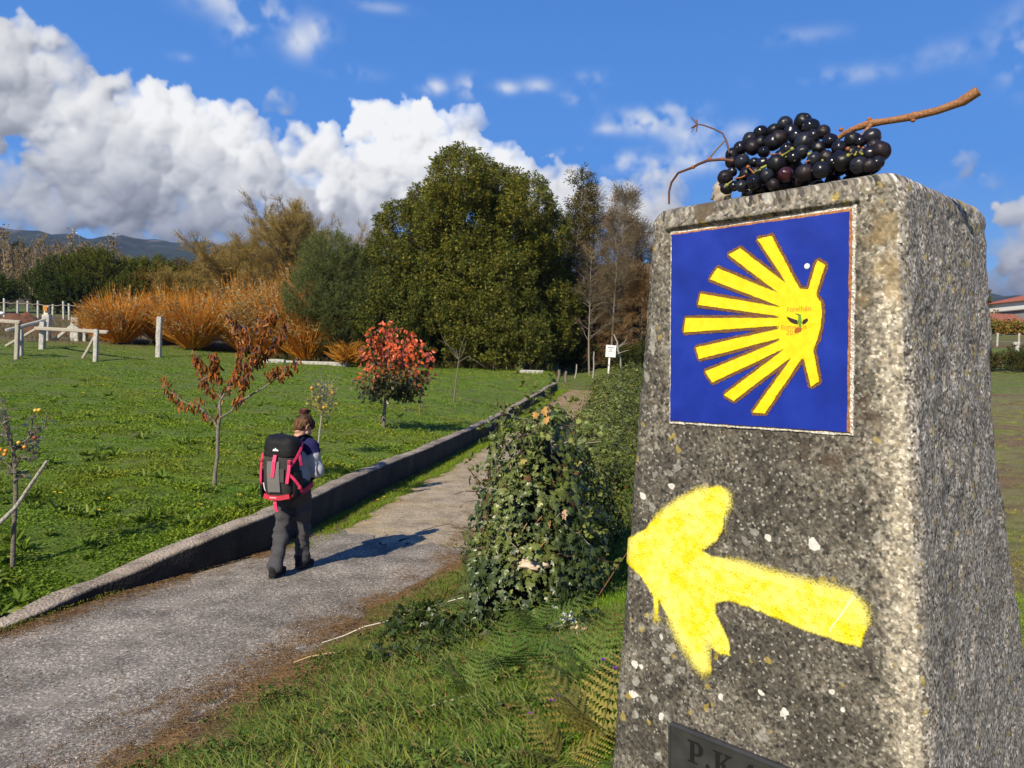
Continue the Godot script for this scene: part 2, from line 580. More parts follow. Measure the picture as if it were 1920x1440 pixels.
func tri_mat(tex: Texture2D, metres: float, rough: float, bump: Texture2D = null, depth := 0.5) -> StandardMaterial3D:
	var m := StandardMaterial3D.new()
	m.albedo_texture = tex
	m.uv1_triplanar = true; m.uv1_world_triplanar = true
	m.uv1_scale = Vector3.ONE / metres
	m.roughness = rough
	if bump:
		m.heightmap_enabled = true; m.heightmap_texture = bump; m.heightmap_scale = depth
	return m

func speckle(size: int, cell_px: float, lut: Array, seedling: int, broad := 0.35) -> ImageTexture:   # grains of stone, seamless enough by mirroring the coarse part
	var f := FastNoiseLite.new(); f.seed = seedling; f.noise_type = FastNoiseLite.TYPE_CELLULAR; f.frequency = 1.0 / cell_px; f.fractal_type = FastNoiseLite.FRACTAL_NONE
	f.cellular_return_type = FastNoiseLite.RETURN_CELL_VALUE
	var g := FastNoiseLite.new(); g.seed = seedling + 1; g.noise_type = FastNoiseLite.TYPE_CELLULAR; g.frequency = 2.2 / cell_px; g.fractal_type = FastNoiseLite.FRACTAL_NONE
	g.cellular_return_type = FastNoiseLite.RETURN_CELL_VALUE
	var h := FastNoiseLite.new(); h.seed = seedling + 2; h.frequency = 3.0 / size; h.fractal_octaves = 5
	var a := f.get_seamless_image(size, size, false, false, 0.08).get_data()
	var b := g.get_seamless_image(size, size, false, false, 0.08).get_data()
	var d := h.get_seamless_image(size, size, false, false, 0.2).get_data()
	var out := PackedByteArray(); out.resize(size * size * 3)
	var cols := []
	for k in 256:
		var t := k / 255.0 * (lut.size() - 1)
		var i := mini(int(t), lut.size() - 2)
		cols.push_back(Vector3(lut[i][0], lut[i][1], lut[i][2]).lerp(Vector3(lut[i + 1][0], lut[i + 1][1], lut[i + 1][2]), smoothstep(0.3, 0.7, t - i)))
	for i in size * size:
		var c: Vector3 = cols[a[i]] * 0.55 + cols[b[i]] * 0.45
		c *= 1.0 + (d[i] - 128) / 128.0 * broad
		out[i * 3] = clampi(int(pow(c.x, 0.4545) * 255), 0, 255)
		out[i * 3 + 1] = clampi(int(pow(c.y, 0.4545) * 255), 0, 255)
		out[i * 3 + 2] = clampi(int(pow(c.z, 0.4545) * 255), 0, 255)
	return ImageTexture.create_from_image(Image.create_from_data(size, size, false, Image.FORMAT_RGB8, out))

func make_materials() -> void:
	var grain := noise_tex(0.09, 4, [], 31)
	var m := tri_mat(noise_tex(0.012, 6, [0.0, 0.55, 0.5, 0.5, 0.35, 0.8, 0.78, 0.8, 0.6, 1.0, 1.0, 1.0, 1.0, 1.35, 1.3, 1.2], 32), 2.3, 0.95, grain, 2.0)
	m.vertex_color_use_as_albedo = true
	mats.soil = m
	m = tri_mat(speckle(1024, 7.0, [[0.06, 0.054, 0.046], [0.145, 0.129, 0.108], [0.20, 0.178, 0.150], [0.24, 0.214, 0.18], [0.32, 0.285, 0.24], [0.62, 0.57, 0.49]], 51, 0.45), 1.9, 0.97, noise_tex(0.11, 3, [], 33, FastNoiseLite.TYPE_CELLULAR, 512, FastNoiseLite.RETURN_DISTANCE), 0.5)
	m.vertex_color_use_as_albedo = true; m.metallic_specular = 0.2
	mats.asphalt = m
	m = tri_mat(speckle(1024, 9.0, [[0.20, 0.155, 0.10], [0.29, 0.235, 0.16], [0.35, 0.285, 0.20], [0.40, 0.33, 0.235], [0.56, 0.48, 0.36]], 57, 0.3), 1.7, 0.9, noise_tex(0.02, 5, [], 34), 1.0)
	m.vertex_color_use_as_albedo = true; m.metallic_specular = 0.2
	mats.concrete_path = m
	m = tri_mat(speckle(512, 9.0, [[0.35, 0.35, 0.35], [0.65, 0.65, 0.65], [1, 1, 1], [1.05, 1.03, 0.95], [1.8, 1.75, 1.6]], 61, 0.6), 1.3, 0.95, noise_tex(0.07, 4, [], 35), 1.6)
	m.vertex_color_use_as_albedo = true
	mats.wall = m
	m = tri_mat(speckle(512, 11.0, [[0.18, 0.175, 0.165], [0.36, 0.35, 0.33], [0.5, 0.49, 0.46], [0.62, 0.61, 0.57]], 67, 0.4), 0.8, 0.9, grain, 0.6)
	mats.granite = m
	m = tri_mat(noise_tex(0.02, 5, [0.0, 0.28, 0.25, 0.2, 0.4, 0.5, 0.46, 0.38, 0.6, 0.62, 0.58, 0.5, 1.0, 0.75, 0.72, 0.66], 71), 0.8, 0.85, grain, 0.3)
	mats.pale_wood = m
	m = tri_mat(noise_tex(0.02, 5, [0.0, 0.16, 0.14, 0.11, 0.4, 0.30, 0.27, 0.225, 0.6, 0.42, 0.39, 0.33, 1.0, 0.56, 0.52, 0.46], 79), 0.8, 0.9, grain, 0.4)
	mats.grey_wood = m
	m = tri_mat(noise_tex(0.03, 5, [0.0, 0.05, 0.04, 0.03, 0.45, 0.13, 0.11, 0.085, 0.6, 0.19, 0.165, 0.13, 1.0, 0.33, 0.30, 0.25], 72), 0.35, 0.9, grain, 0.6)
	mats.bark = m
	m = tri_mat(noise_tex(0.03, 5, [0.0, 0.08, 0.07, 0.06, 0.42, 0.25, 0.23, 0.20, 0.6, 0.36, 0.34, 0.31, 1.0, 0.55, 0.53, 0.5], 73), 0.5, 0.9, grain, 0.5)
	mats.pale_bark = m
	m = tri_mat(noise_tex(0.03, 5, [0.0, 0.05, 0.045, 0.04, 0.42, 0.15, 0.13, 0.105, 0.6, 0.23, 0.20, 0.165, 1.0, 0.36, 0.33, 0.29], 74), 0.4, 0.9, grain, 0.5)
	mats.mid_bark = m
	mats.dark_bark = mat(0.045, 0.038, 0.03, 0.95)
	mats.leaf = vmat(0.55, 0.5, 0.35)
	mats.leaf_dull = vmat(0.8, 0.4, 0.2)
	mats.twig = vmat(0.8)
	mats.plain = vmat(0.7)
	mats.stone = vmat(0.9)
	mats.hill = tri_mat(noise_tex(0.02, 6, [0.0, 0.45, 0.45, 0.45, 0.5, 1.0, 1.0, 1.0, 1.0, 1.7, 1.6, 1.5], 76), 260.0, 1.0)
	mats.hill.vertex_color_use_as_albedo = true
	mats.white_paint = tri_mat(noise_tex(0.02, 4, [0.0, 0.70, 0.70, 0.68, 0.5, 0.80, 0.80, 0.79, 1.0, 0.84, 0.84, 0.83], 77), 0.6, 0.5)

# ---------------------------------------------------------------- the lie of the land; d is metres ahead of the eye
const WALL := [-40.0, -13.0, 0.0, -6.6, 3.5, -4.75, 5.6, -3.87, 6.6, -3.56, 7.5, -3.06, 8.45, -2.61, 9.85, -2.36, 12.0, -2.09, 14.85, -1.575, 20.2, -0.79, 26.5, 0.02, 31.0, 0.98, 36.0, 2.07, 60.0, 3.0, 100.0, 3.0]
const WALL_TOP := [3.5, -0.06, 5.0, -0.01, 5.8, 0.04, 6.3, 0.09, 6.88, 0.16, 7.5, 0.28, 8.4, 0.40, 9.85, 0.41, 22.0, 0.41, 26.5, 0.44, 31.0, 0.73, 36.0, 1.06]
const PATH := [-50.0, 0.0, 23.0, 0.0, 26.5, 0.05, 31.0, 0.36, 36.0, 0.70, 45.0, 1.05, 60.0, 1.7, 100.0, 4.0, 160.0, 7.0, 300.0, 12.0, 3000.0, 60.0]
const MEADOW := [-50.0, 0.0, 5.0, 0.02, 7.5, 0.30, 10.0, 0.45, 18.0, 0.62, 27.0, 0.92, 36.0, 1.18, 45.0, 1.36, 60.0, 2.0, 100.0, 4.5, 160.0, 8.0, 300.0, 13.0, 3000.0, 60.0]
const LEFT := [-50.0, 0.0, 5.0, 0.02, 7.5, 0.30, 10.0, 0.45, 18.0, 0.64, 27.0, 0.95, 36.0, 1.22, 40.0, 1.36, 45.0, 1.78, 50.0, 2.4, 60.0, 3.2, 75.0, 4.5, 100.0, 6.4, 150.0, 11.0, 300.0, 19.0, 3000.0, 60.0]
const RIGHT := [-50.0, 0.9, 25.0, 0.95, 32.0, 1.3, 38.0, 1.85, 44.0, 2.58, 49.0, 2.66, 60.0, 4.1, 90.0, 8.0, 150.0, 13.0, 300.0, 18.0, 3000.0, 60.0]

func wall_x(d: float) -> float: return table(WALL, d)

func path_w(d: float) -> float: return table([3.0, 2.65, 5.8, 2.43, 7.0, 2.33, 8.4, 2.15, 12.0, 2.05, 40.0, 2.0], d)

func land(u: float, d: float) -> float:   # u: metres right of the wall's face
	var x := wall_x(d) + u
	var bump := nz2.get_noise_2d(x * 0.35, d * 0.35) * 0.035 + nz2.get_noise_2d(x * 1.3, d * 1.3) * 0.012
	if u < -0.16:
		var m := lerpf(table(MEADOW, d), table(LEFT, d), smoothstep(0.15, 0.5, -x / maxf(d, 6.0)))
		if d < 37.0: m = lerpf(table(WALL_TOP, d) - 0.06, m, smoothstep(0.2, 3.0, -u))
		return m + bump * smoothstep(0.2, 1.0, -u)
	var p := table(PATH, d)
	var e := u - path_w(d)
	if e <= 0.0: return p
	var slope := table([2.0, 0.46, 4.0, 0.36, 6.0, 0.27, 12.0, 0.3, 40.0, 0.3], d)
	var cap := table([1.5, 1.3, 4.0, 0.95, 6.5, 0.6, 40.0, 0.5], d)
	var h := p + cap * tanh(e * slope / cap)
	var r := table(RIGHT, d)
	return lerpf(h, r, smoothstep(4.0, 9.0, e)) + bump * smoothstep(0.1, 0.8, e)

func ground_at(x: float, d: float) -> float: return land(x - wall_x(d), d)

func on(x: float, d: float, up := 0.0) -> Vector3: return Vector3(x, ground_at(x, d) + up, -d)

func ground_color(u: float, d: float) -> Color:
	var x := wall_x(d) + u
	var k := nz.get_noise_2d(x * 0.5, d * 0.5)
	var green := Color(0.10, 0.15, 0.014)
	var dry := Color(0.16, 0.12, 0.055)
	var brown := Color(0.075, 0.046, 0.024)
	var c := green.lerp(dry, clampf(0.12 + k * 0.45, 0.0, 0.6))
	if u > 0.0:
		var e := u - path_w(d)
		if d < 40.0:
			c = green.lerp(dry, clampf(0.35 + k * 0.6, 0.0, 0.9))
			c = brown.lerp(c, smoothstep(0.15, 0.75, e + k * 0.35)) if e > -0.4 else c
		if e > 4.0: c = c.lerp(Color(0.17, 0.155, 0.055).lerp(Color(0.15, 0.09, 0.05), clampf(k * 1.6, 0, 1)), smoothstep(4.0, 6.0, e) * (1.0 - smoothstep(30.0, 33.0, d)))
		if e > 4.0 and d > 55.0: c = c.lerp(Color(0.12, 0.09, 0.035).lerp(Color(0.13, 0.07, 0.03), clampf(0.5 + k, 0, 1)), clampf(0.5 + nz.get_noise_2d(x * 0.07, d * 0.12) * 1.5, 0, 0.9))
	else:
		var soil := 0.75 * smoothstep(47.0, 50.0, d + k * 3.0) * smoothstep(-8.0, -14.0, x) * (1.0 - smoothstep(82.0, 90.0, d))
		c = c.lerp(Color(0.12, 0.062, 0.035).lerp(Color(0.14, 0.10, 0.045), clampf(0.5 + nz.get_noise_2d(x * 0.2, d * 0.4) * 1.4, 0, 1)), soil)
	if d > 90.0: c = c.lerp(Color(0.045, 0.055, 0.02), smoothstep(90.0, 120.0, d))
	return c

func build_ground() -> void:
	var us := PackedFloat32Array([-0.21, -0.11])
	var s := 0.25
	var q := -0.21
	while q > -2600.0:
		q -= s; us.insert(0, q)
		if q < -12.0: s *= 1.10
	s = 0.25; q = -0.11
	while q < 2600.0:
		q += s; us.push_back(q)
		if q > 9.0: s *= 1.10
	var ds := PackedFloat32Array()
	q = 0.0; s = 0.3
	var behind := PackedFloat32Array()
	var bs := 1.0
	var bq := 0.0
	while bq > -900.0:
		bq -= bs; bs *= 1.4; behind.insert(0, bq)
	ds.append_array(behind)
	while q < 3000.0:
		ds.push_back(q)
		q += s
		if q > 45.0: s *= 1.08
	var mb := MB.new()
	for d in ds:
		for u in us: mb.vert(Vector3(wall_x(d) + u, land(u, d), -d), Vector3.ZERO, ground_color(u, d))
	var w := us.size()
	for j in ds.size() - 1:
		for i in w - 1:
			var a := j * w + i
			mb.ix.append_array([a, a + 1, a + w + 1, a, a + w + 1, a + w])
	mb.smooth()
	tag(obj("ground", mb.mesh(), mats.soil), "rolling ground of meadow, verge and brown soil", "", "", "structure")
	# the path: asphalt near by, worn concrete farther on, a dirt track at the end
	ribbon("asphalt_path", -6.0, 9.05, 0.012, mats.asphalt, Color(1, 1, 1), 0.0, "grey gravelly asphalt path in the foreground")
	ribbon("concrete_path", 8.7, 28.0, 0.008, mats.concrete_path, Color(1.18, 1.12, 1.0), 0.42, "worn tan concrete path with cracks beside the low wall")
	ribbon("dirt_track", 27.2, 36.5, 0.012, mats.concrete_path, Color(0.80, 0.72, 0.62), 0.5, "bare dirt track beyond the concrete path")
	# cracks in the concrete
	var mc := MB.new()
	for k in 420:
		var d := rng.randf_range(9.3, 19.0)
		var u := rng.randf_range(0.55, path_w(d) - 0.1)
		var p := Vector3(wall_x(d) + u, 0.0, -d)
		var dir := Vector3(rng.randf_range(-1, 1), 0, rng.randf_range(-0.5, 0.5)).normalized()
		for j in rng.randi_range(2, 6):
			var e := p + dir * rng.randf_range(0.05, 0.13)
			var side := dir.cross(Vector3.UP) * rng.randf_range(0.004, 0.013)
			var lift := Vector3(0, 0.0125 + ground_at(p.x, -p.z), 0)
			mc.quad(p - side + lift, e - side * 0.6 + lift, e + side * 0.6 + lift, p + side + lift, Color(0.07, 0.055, 0.035))
			p = e
			dir = (dir + Vector3(rng.randf_range(-0.7, 0.7), 0, rng.randf_range(-0.7, 0.7))).normalized()
	tag(obj("path_cracks", mc.mesh(), mats.plain), "dark broken cracks across the tan concrete path", "", "", "stuff")

func ribbon(called: String, d0: float, d1: float, lift: float, m: Material, tint: Color, verge: float, label: String) -> void:
	var mb := MB.new()
	var rows := int((d1 - d0) / 0.16)
	var cols := 26
	for j in rows + 1:
		for i in cols + 1:
			var t := float(i) / cols
			var d := lerpf(d0, d1, float(j) / rows)
			if j == 0 or j == rows: d += nz.get_noise_2d(t * 9.0, j * 3.1) * 0.45 + (0.5 - t) * (1.0 if called == "concrete_path" or d1 < 10.0 else 0.0)
			var lo := (0.02 if verge == 0.0 else verge + nz.get_noise_2d(d * 1.7, 3.0) * 0.14)
			var hi := path_w(d) + nz.get_noise_2d(d * 1.3, 8.0) * 0.22 + 0.05
			var u := lerpf(lo, hi, t)
			var x := wall_x(d) + u
			var k := 1.0 + nz.get_noise_2d(x * 0.9, d * 0.9) * 0.16
			var c := tint * k
			var edge := minf(t, 1.0 - t) * 2.2
			c = c.lerp(Color(0.62, 0.45, 0.30), clampf(0.32 - edge + nz.get_noise_2d(x * 5.0, d * 5.0) * 0.45, 0.0, 0.4))
			if called == "dirt_track": c = c.lerp(Color(0.45, 0.6, 0.2), clampf(0.75 - absf(t - 0.5) * 5.0 + nz.get_noise_2d(x * 2.0, d) * 0.8, 0.0, 0.7))
			mb.vert(Vector3(x, table(PATH, d) + lift + (0.02 * (1.0 - pow(absf(t - 0.5) * 2.0, 2.0)) if called != "dirt_track" else 0.0), -d), Vector3.ZERO, c)
	var w := cols + 1
	for j in rows:
		for i in cols:
			var a := j * w + i
			mb.ix.append_array([a, a + 1, a + w + 1, a, a + w + 1, a + w])
	mb.smooth()
	tag(obj(called, mb.mesh(), m), label, "", "", "structure")

# ---------------------------------------------------------------- far hills, turbine, woods
func build_far() -> void:
	var mb := MB.new()
	var cols := 260
	var rows := 26
	for j in rows + 1:
		for i in cols + 1:
			var a := lerpf(-1.5, 1.5, float(i) / cols)
			var t := float(j) / rows
			var dd := 900.0 + 700.0 * t + 120.0 * nz.get_noise_2d(a * 6.0, 2.0) * (1.0 - t)
			# the skyline: level on the left, sinking to the right
			var ridge := 186.0 + 4.0 * nz.get_noise_2d(a * 9.0, 1.0) + 2.5 * nz.get_noise_2d(a * 30.0, 5.0) + 2.2 * nz.get_noise_2d(a * 160.0, 5.0) - 70.0 * smoothstep(0.1, 0.7, a) + 5.0 * exp(-pow((a + 0.455) / 0.03, 2.0)) - 3.0 * exp(-pow((a + 0.49) / 0.02, 2.0))
			var y := lerpf(30.0, ridge, pow(sin(t * PI * 0.5), 1.3)) + 14.0 * nz.get_noise_3d(a * 14.0, t * 5.0, 0.0) * sin(t * PI)
			var x := sin(a) * dd
			var bare := smoothstep(0.18, 0.3, nz.get_noise_3d(a * 26.0, t * 9.0, 4.0)) * smoothstep(0.6, 0.75, t)
			mb.vert(Vector3(x, y, -cos(a) * dd), Vector3.ZERO, Color(0.022, 0.034, 0.022).lerp(Color(0.13, 0.12, 0.11), bare))
	var w := cols + 1
	for j in rows:
		for i in cols:
			var a := j * w + i
			mb.ix.append_array([a, a + 1, a + w + 1, a, a + w + 1, a + w])
	mb.smooth()
	tag(obj("hills", mb.mesh(), mats.hill), "dark blue wooded ridge on the skyline", "", "", "structure")
	var t := thing("wind_turbine", "small white wind turbine on the far blue ridge", "wind turbine", Vector3(-779, 183, -1396))
	var tw := MB.new()
	tw.tube(pv([Vector3.ZERO, Vector3(0, 16, 0)]), pf([1.0, 0.7]), 8, Color(0.8, 0.8, 0.8))
	obj("tower", tw.mesh(), mats.white_paint, t)
	var hb := MB.new()
	hb.box(Transform3D(Basis(), Vector3(0, 16.4, 0.3)), Vector3(1.4, 1.4, 3.2), Color(0.8, 0.8, 0.8), 0.3)
	obj("nacelle", hb.mesh(), mats.white_paint, t)
	for k in 3:
		var bl := MB.new()
		bl.box(Transform3D(Basis(Vector3.BACK, 0.4 + TAU * k / 3), Vector3(0, 16.4, 2.2)) * Transform3D(Basis(), Vector3(0, 3.6, 0)), Vector3(0.5, 7.0, 0.2), Color(0.8, 0.8, 0.8))
		obj("blade", bl.mesh(), mats.white_paint, t)

# ---------------------------------------------------------------- trees and shrubs
func spray(leaves: int, l: float, ll: float, lw: float, twig: Color, cols: Array, spread := 0.8, far := true, twig_r := 0.006, sides := 3) -> ArrayMesh:   # a leafy twig along +y
	var mb := MB.new()
	if twig_r > 0.0: mb.tube(pv([Vector3.ZERO, Vector3(0.02, l * 0.5, 0.01), Vector3(0, l, 0)]), pf([twig_r, twig_r * 0.7, twig_r * 0.3]), sides, twig, false)
	for i in leaves:
		var t := rng.randf_range(0.1, 1.0)
		var a := rng.randf() * TAU
		var out := Vector3(cos(a), 0, sin(a))
		var at := Vector3(0, l * t, 0) + out * rng.randf() * l * 0.16
		var dir := (out * spread + Vector3.UP * rng.randf_range(0.2, 0.9) + rv() * 0.35).normalized()
		var b := frame_y(dir, rng.randf() * TAU)
		var c: Color = cols[rng.randi() % cols.size()]
		if far: mb.chip(at, b, ll * rng.randf_range(0.7, 1.2), lw, jit(c, 0.22))
		else: mb.leaf(at, b, ll * rng.randf_range(0.7, 1.2), lw, jit(c, 0.18))
	return mb.mesh()

func twigs(n: int, l: float, r: float, col: Color, leaves: int, ll: float, cols: Array, spread := 0.5) -> ArrayMesh:   # a fan of bare twigs with a few leaves
	var mb := MB.new()
	for i in n:
		var at := Vector3(0, l * rng.randf_range(0.0, 0.35), 0)
		var dir := (Vector3.UP + rv() * spread).normalized()
		var e := at + dir * l * rng.randf_range(0.45, 0.8)
		var m := at.lerp(e, 0.5) + rv() * l * 0.05
		mb.tube(pv([at, m, e]), pf([r, r * 0.7, r * 0.3]), 3, jit(col, 0.2), false)
		for j in leaves:
			var p := m.lerp(e, rng.randf_range(-0.3, 1.0))
			mb.chip(p, frame_y((dir + rv() * 0.8).normalized(), rng.randf() * TAU), ll * rng.randf_range(0.7, 1.2), ll * 0.4, jit(cols[rng.randi() % cols.size()], 0.2))
	return mb.mesh()

func lobed(root: Node3D, lobes: Array, sp: Mesh, size: Vector2, density: float, lo: Color, hi: Color, mt: Material, up := 0.6, gap := -0.15, shell := 0.62, crown := "crown") -> void:
	var xf := []
	var cols := PackedColorArray()
	for L: Array in lobes:
		var c := Vector3(L[0], L[1], L[2])
		var r: float = L[3]
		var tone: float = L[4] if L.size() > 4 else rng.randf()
		var n := int(density * r * r)
		for i in n:
			var d := rdir()
			if d.y < -0.55 and rng.randf() < 0.6: continue
			var rr := r * (shell + (1.12 - shell) * sqrt(rng.randf()))
			var p := c + d * Vector3(rr, rr, rr)
			if p.y < 0.15: continue
			if nz2.get_noise_3d(p.x * 1.6 / r, p.y * 1.6 / r, p.z * 1.6 / r) < gap - rng.randf() * 0.25: continue
			var dir := (d * 0.7 + Vector3.UP * up + rv() * 0.4).normalized()
			var s := rng.randf_range(size.x, size.y)
			xf.push_back(Transform3D(frame_y(dir, rng.randf() * TAU).scaled(Vector3.ONE * s), p - dir * s * 0.25))
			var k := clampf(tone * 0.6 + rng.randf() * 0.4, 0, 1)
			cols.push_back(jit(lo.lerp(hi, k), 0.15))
	many(crown, sp, mt, xf, cols, root)

func limbs(root: Node3D, foot_r: float, h: float, lobes: Array, mt: Material, sub := 3) -> void:   # trunk and limbs that reach into each lobe
	var mb := MB.new()
	var top := Vector3(rng.randf_range(-0.1, 0.1), h, 0)
	mb.tube(wobbly(Vector3(0, -0.3, 0), top, 4, 0.03), taper(5, foot_r, foot_r * 0.7), 8, Color.WHITE, false)
	obj("trunk", mb.mesh(), mt, root)
	var lb := MB.new()
	for L: Array in lobes:
		var c := Vector3(L[0], L[1], L[2])
		var start := Vector3(0, h * rng.randf_range(0.45, 1.0), 0)
		lb.tube(wobbly(start, c, 5, 0.05), taper(6, foot_r * 0.42, foot_r * 0.12), 5, Color.WHITE, false)
		for k in sub:
			var d := rdir()
			d.y = absf(d.y)
			lb.tube(wobbly(start.lerp(c, rng.randf_range(0.5, 0.95)), c + d * L[3] * 0.95, 3, 0.06), taper(4, foot_r * 0.14, foot_r * 0.03), 4, Color.WHITE, false)
	obj("limb", lb.mesh(), mt, root)

func grow(mb: MB, tips: Array, at: Vector3, dir: Vector3, l: float, r: float, level: int, kids: int, spread: float, rise: float, shrink := 0.62) -> void:
	var pts := PackedVector3Array([at])
	var rad := PackedFloat32Array([r])
	var steps := 4
	var p := at
	var d := dir
	for i in steps:
		d = (d + rv() * 0.16 + Vector3.UP * rise * 0.12).normalized()
		p += d * l / steps
		pts.push_back(p)
		rad.push_back(r * lerpf(1.0, 0.45, float(i + 1) / steps))
		if level == 0: tips.push_back([p, d])
	mb.tube(pts, rad, 7 if r > 0.08 else (5 if r > 0.03 else 3), Color.WHITE, false)
	if level == 0: return
	for k in kids:
		var t := rng.randf_range(0.35, 1.0) if k > 0 else 1.0
		var i := mini(int(t * steps), steps)
		var side := rdir()
		side = (side - d * side.dot(d)).normalized()
		var nd := (d + side * spread * rng.randf_range(0.6, 1.2) + Vector3.UP * rise * 0.3).normalized()
		grow(mb, tips, pts[i], nd, l * shrink * rng.randf_range(0.8, 1.2), rad[i] * 0.62, level - 1, kids, spread, rise, shrink)

func grown_tree(root: Node3D, h: float, r: float, levels: int, kids: int, spread: float, rise: float, sp: Mesh, size: Vector2, per_tip: int, lo: Color, hi: Color, mt: Material, leafmat: Material, lean := Vector3.ZERO, shrink := 0.62, stems := 1) -> void:
	var mb := MB.new()
	var tips := []
	for s in stems:
		var dir := (Vector3.UP + lean + (rv() * Vector3(0.35, 0, 0.35) if stems > 1 else Vector3.ZERO)).normalized()
		grow(mb, tips, Vector3(rng.randf_range(-0.15, 0.15), -0.2, 0) * (stems - 1), dir, h * 0.45, r, levels, kids, spread, rise, shrink)
	obj("trunk", mb.mesh(), mt, root)
	var xf := []
	var cols := PackedColorArray()
	for t: Array in tips:
		for k in per_tip:
			var d: Vector3 = (t[1] + rv() * 0.55).normalized()
			var s := rng.randf_range(size.x, size.y)
			xf.push_back(Transform3D(frame_y(d, rng.randf() * TAU).scaled(Vector3.ONE * s), t[0] + rv() * 0.12))
			cols.push_back(jit(lo.lerp(hi, rng.randf()), 0.15))
	many("crown", sp, leafmat, xf, cols, root)

func from_view(list: Array, d: float, root: Vector3, jitter: float) -> Array:   # lobes noted as [chart x, chart y, radius, tone] at the tree's own distance -> metres from its foot
	var out := []
	for p: Array in list:
		var k := d / 1476.0
		var q := Vector3((p[0] - 960.0) * k, 2.2 + (668.0 + (p[0] - 960.0) * 0.028 - p[1]) * k, 0) - Vector3(root.x, root.y, 0)
		out.push_back([q.x, q.y, rng.randf_range(-jitter, jitter), p[2] * k] + ([p[3]] if p.size() > 3 else []))
	return out

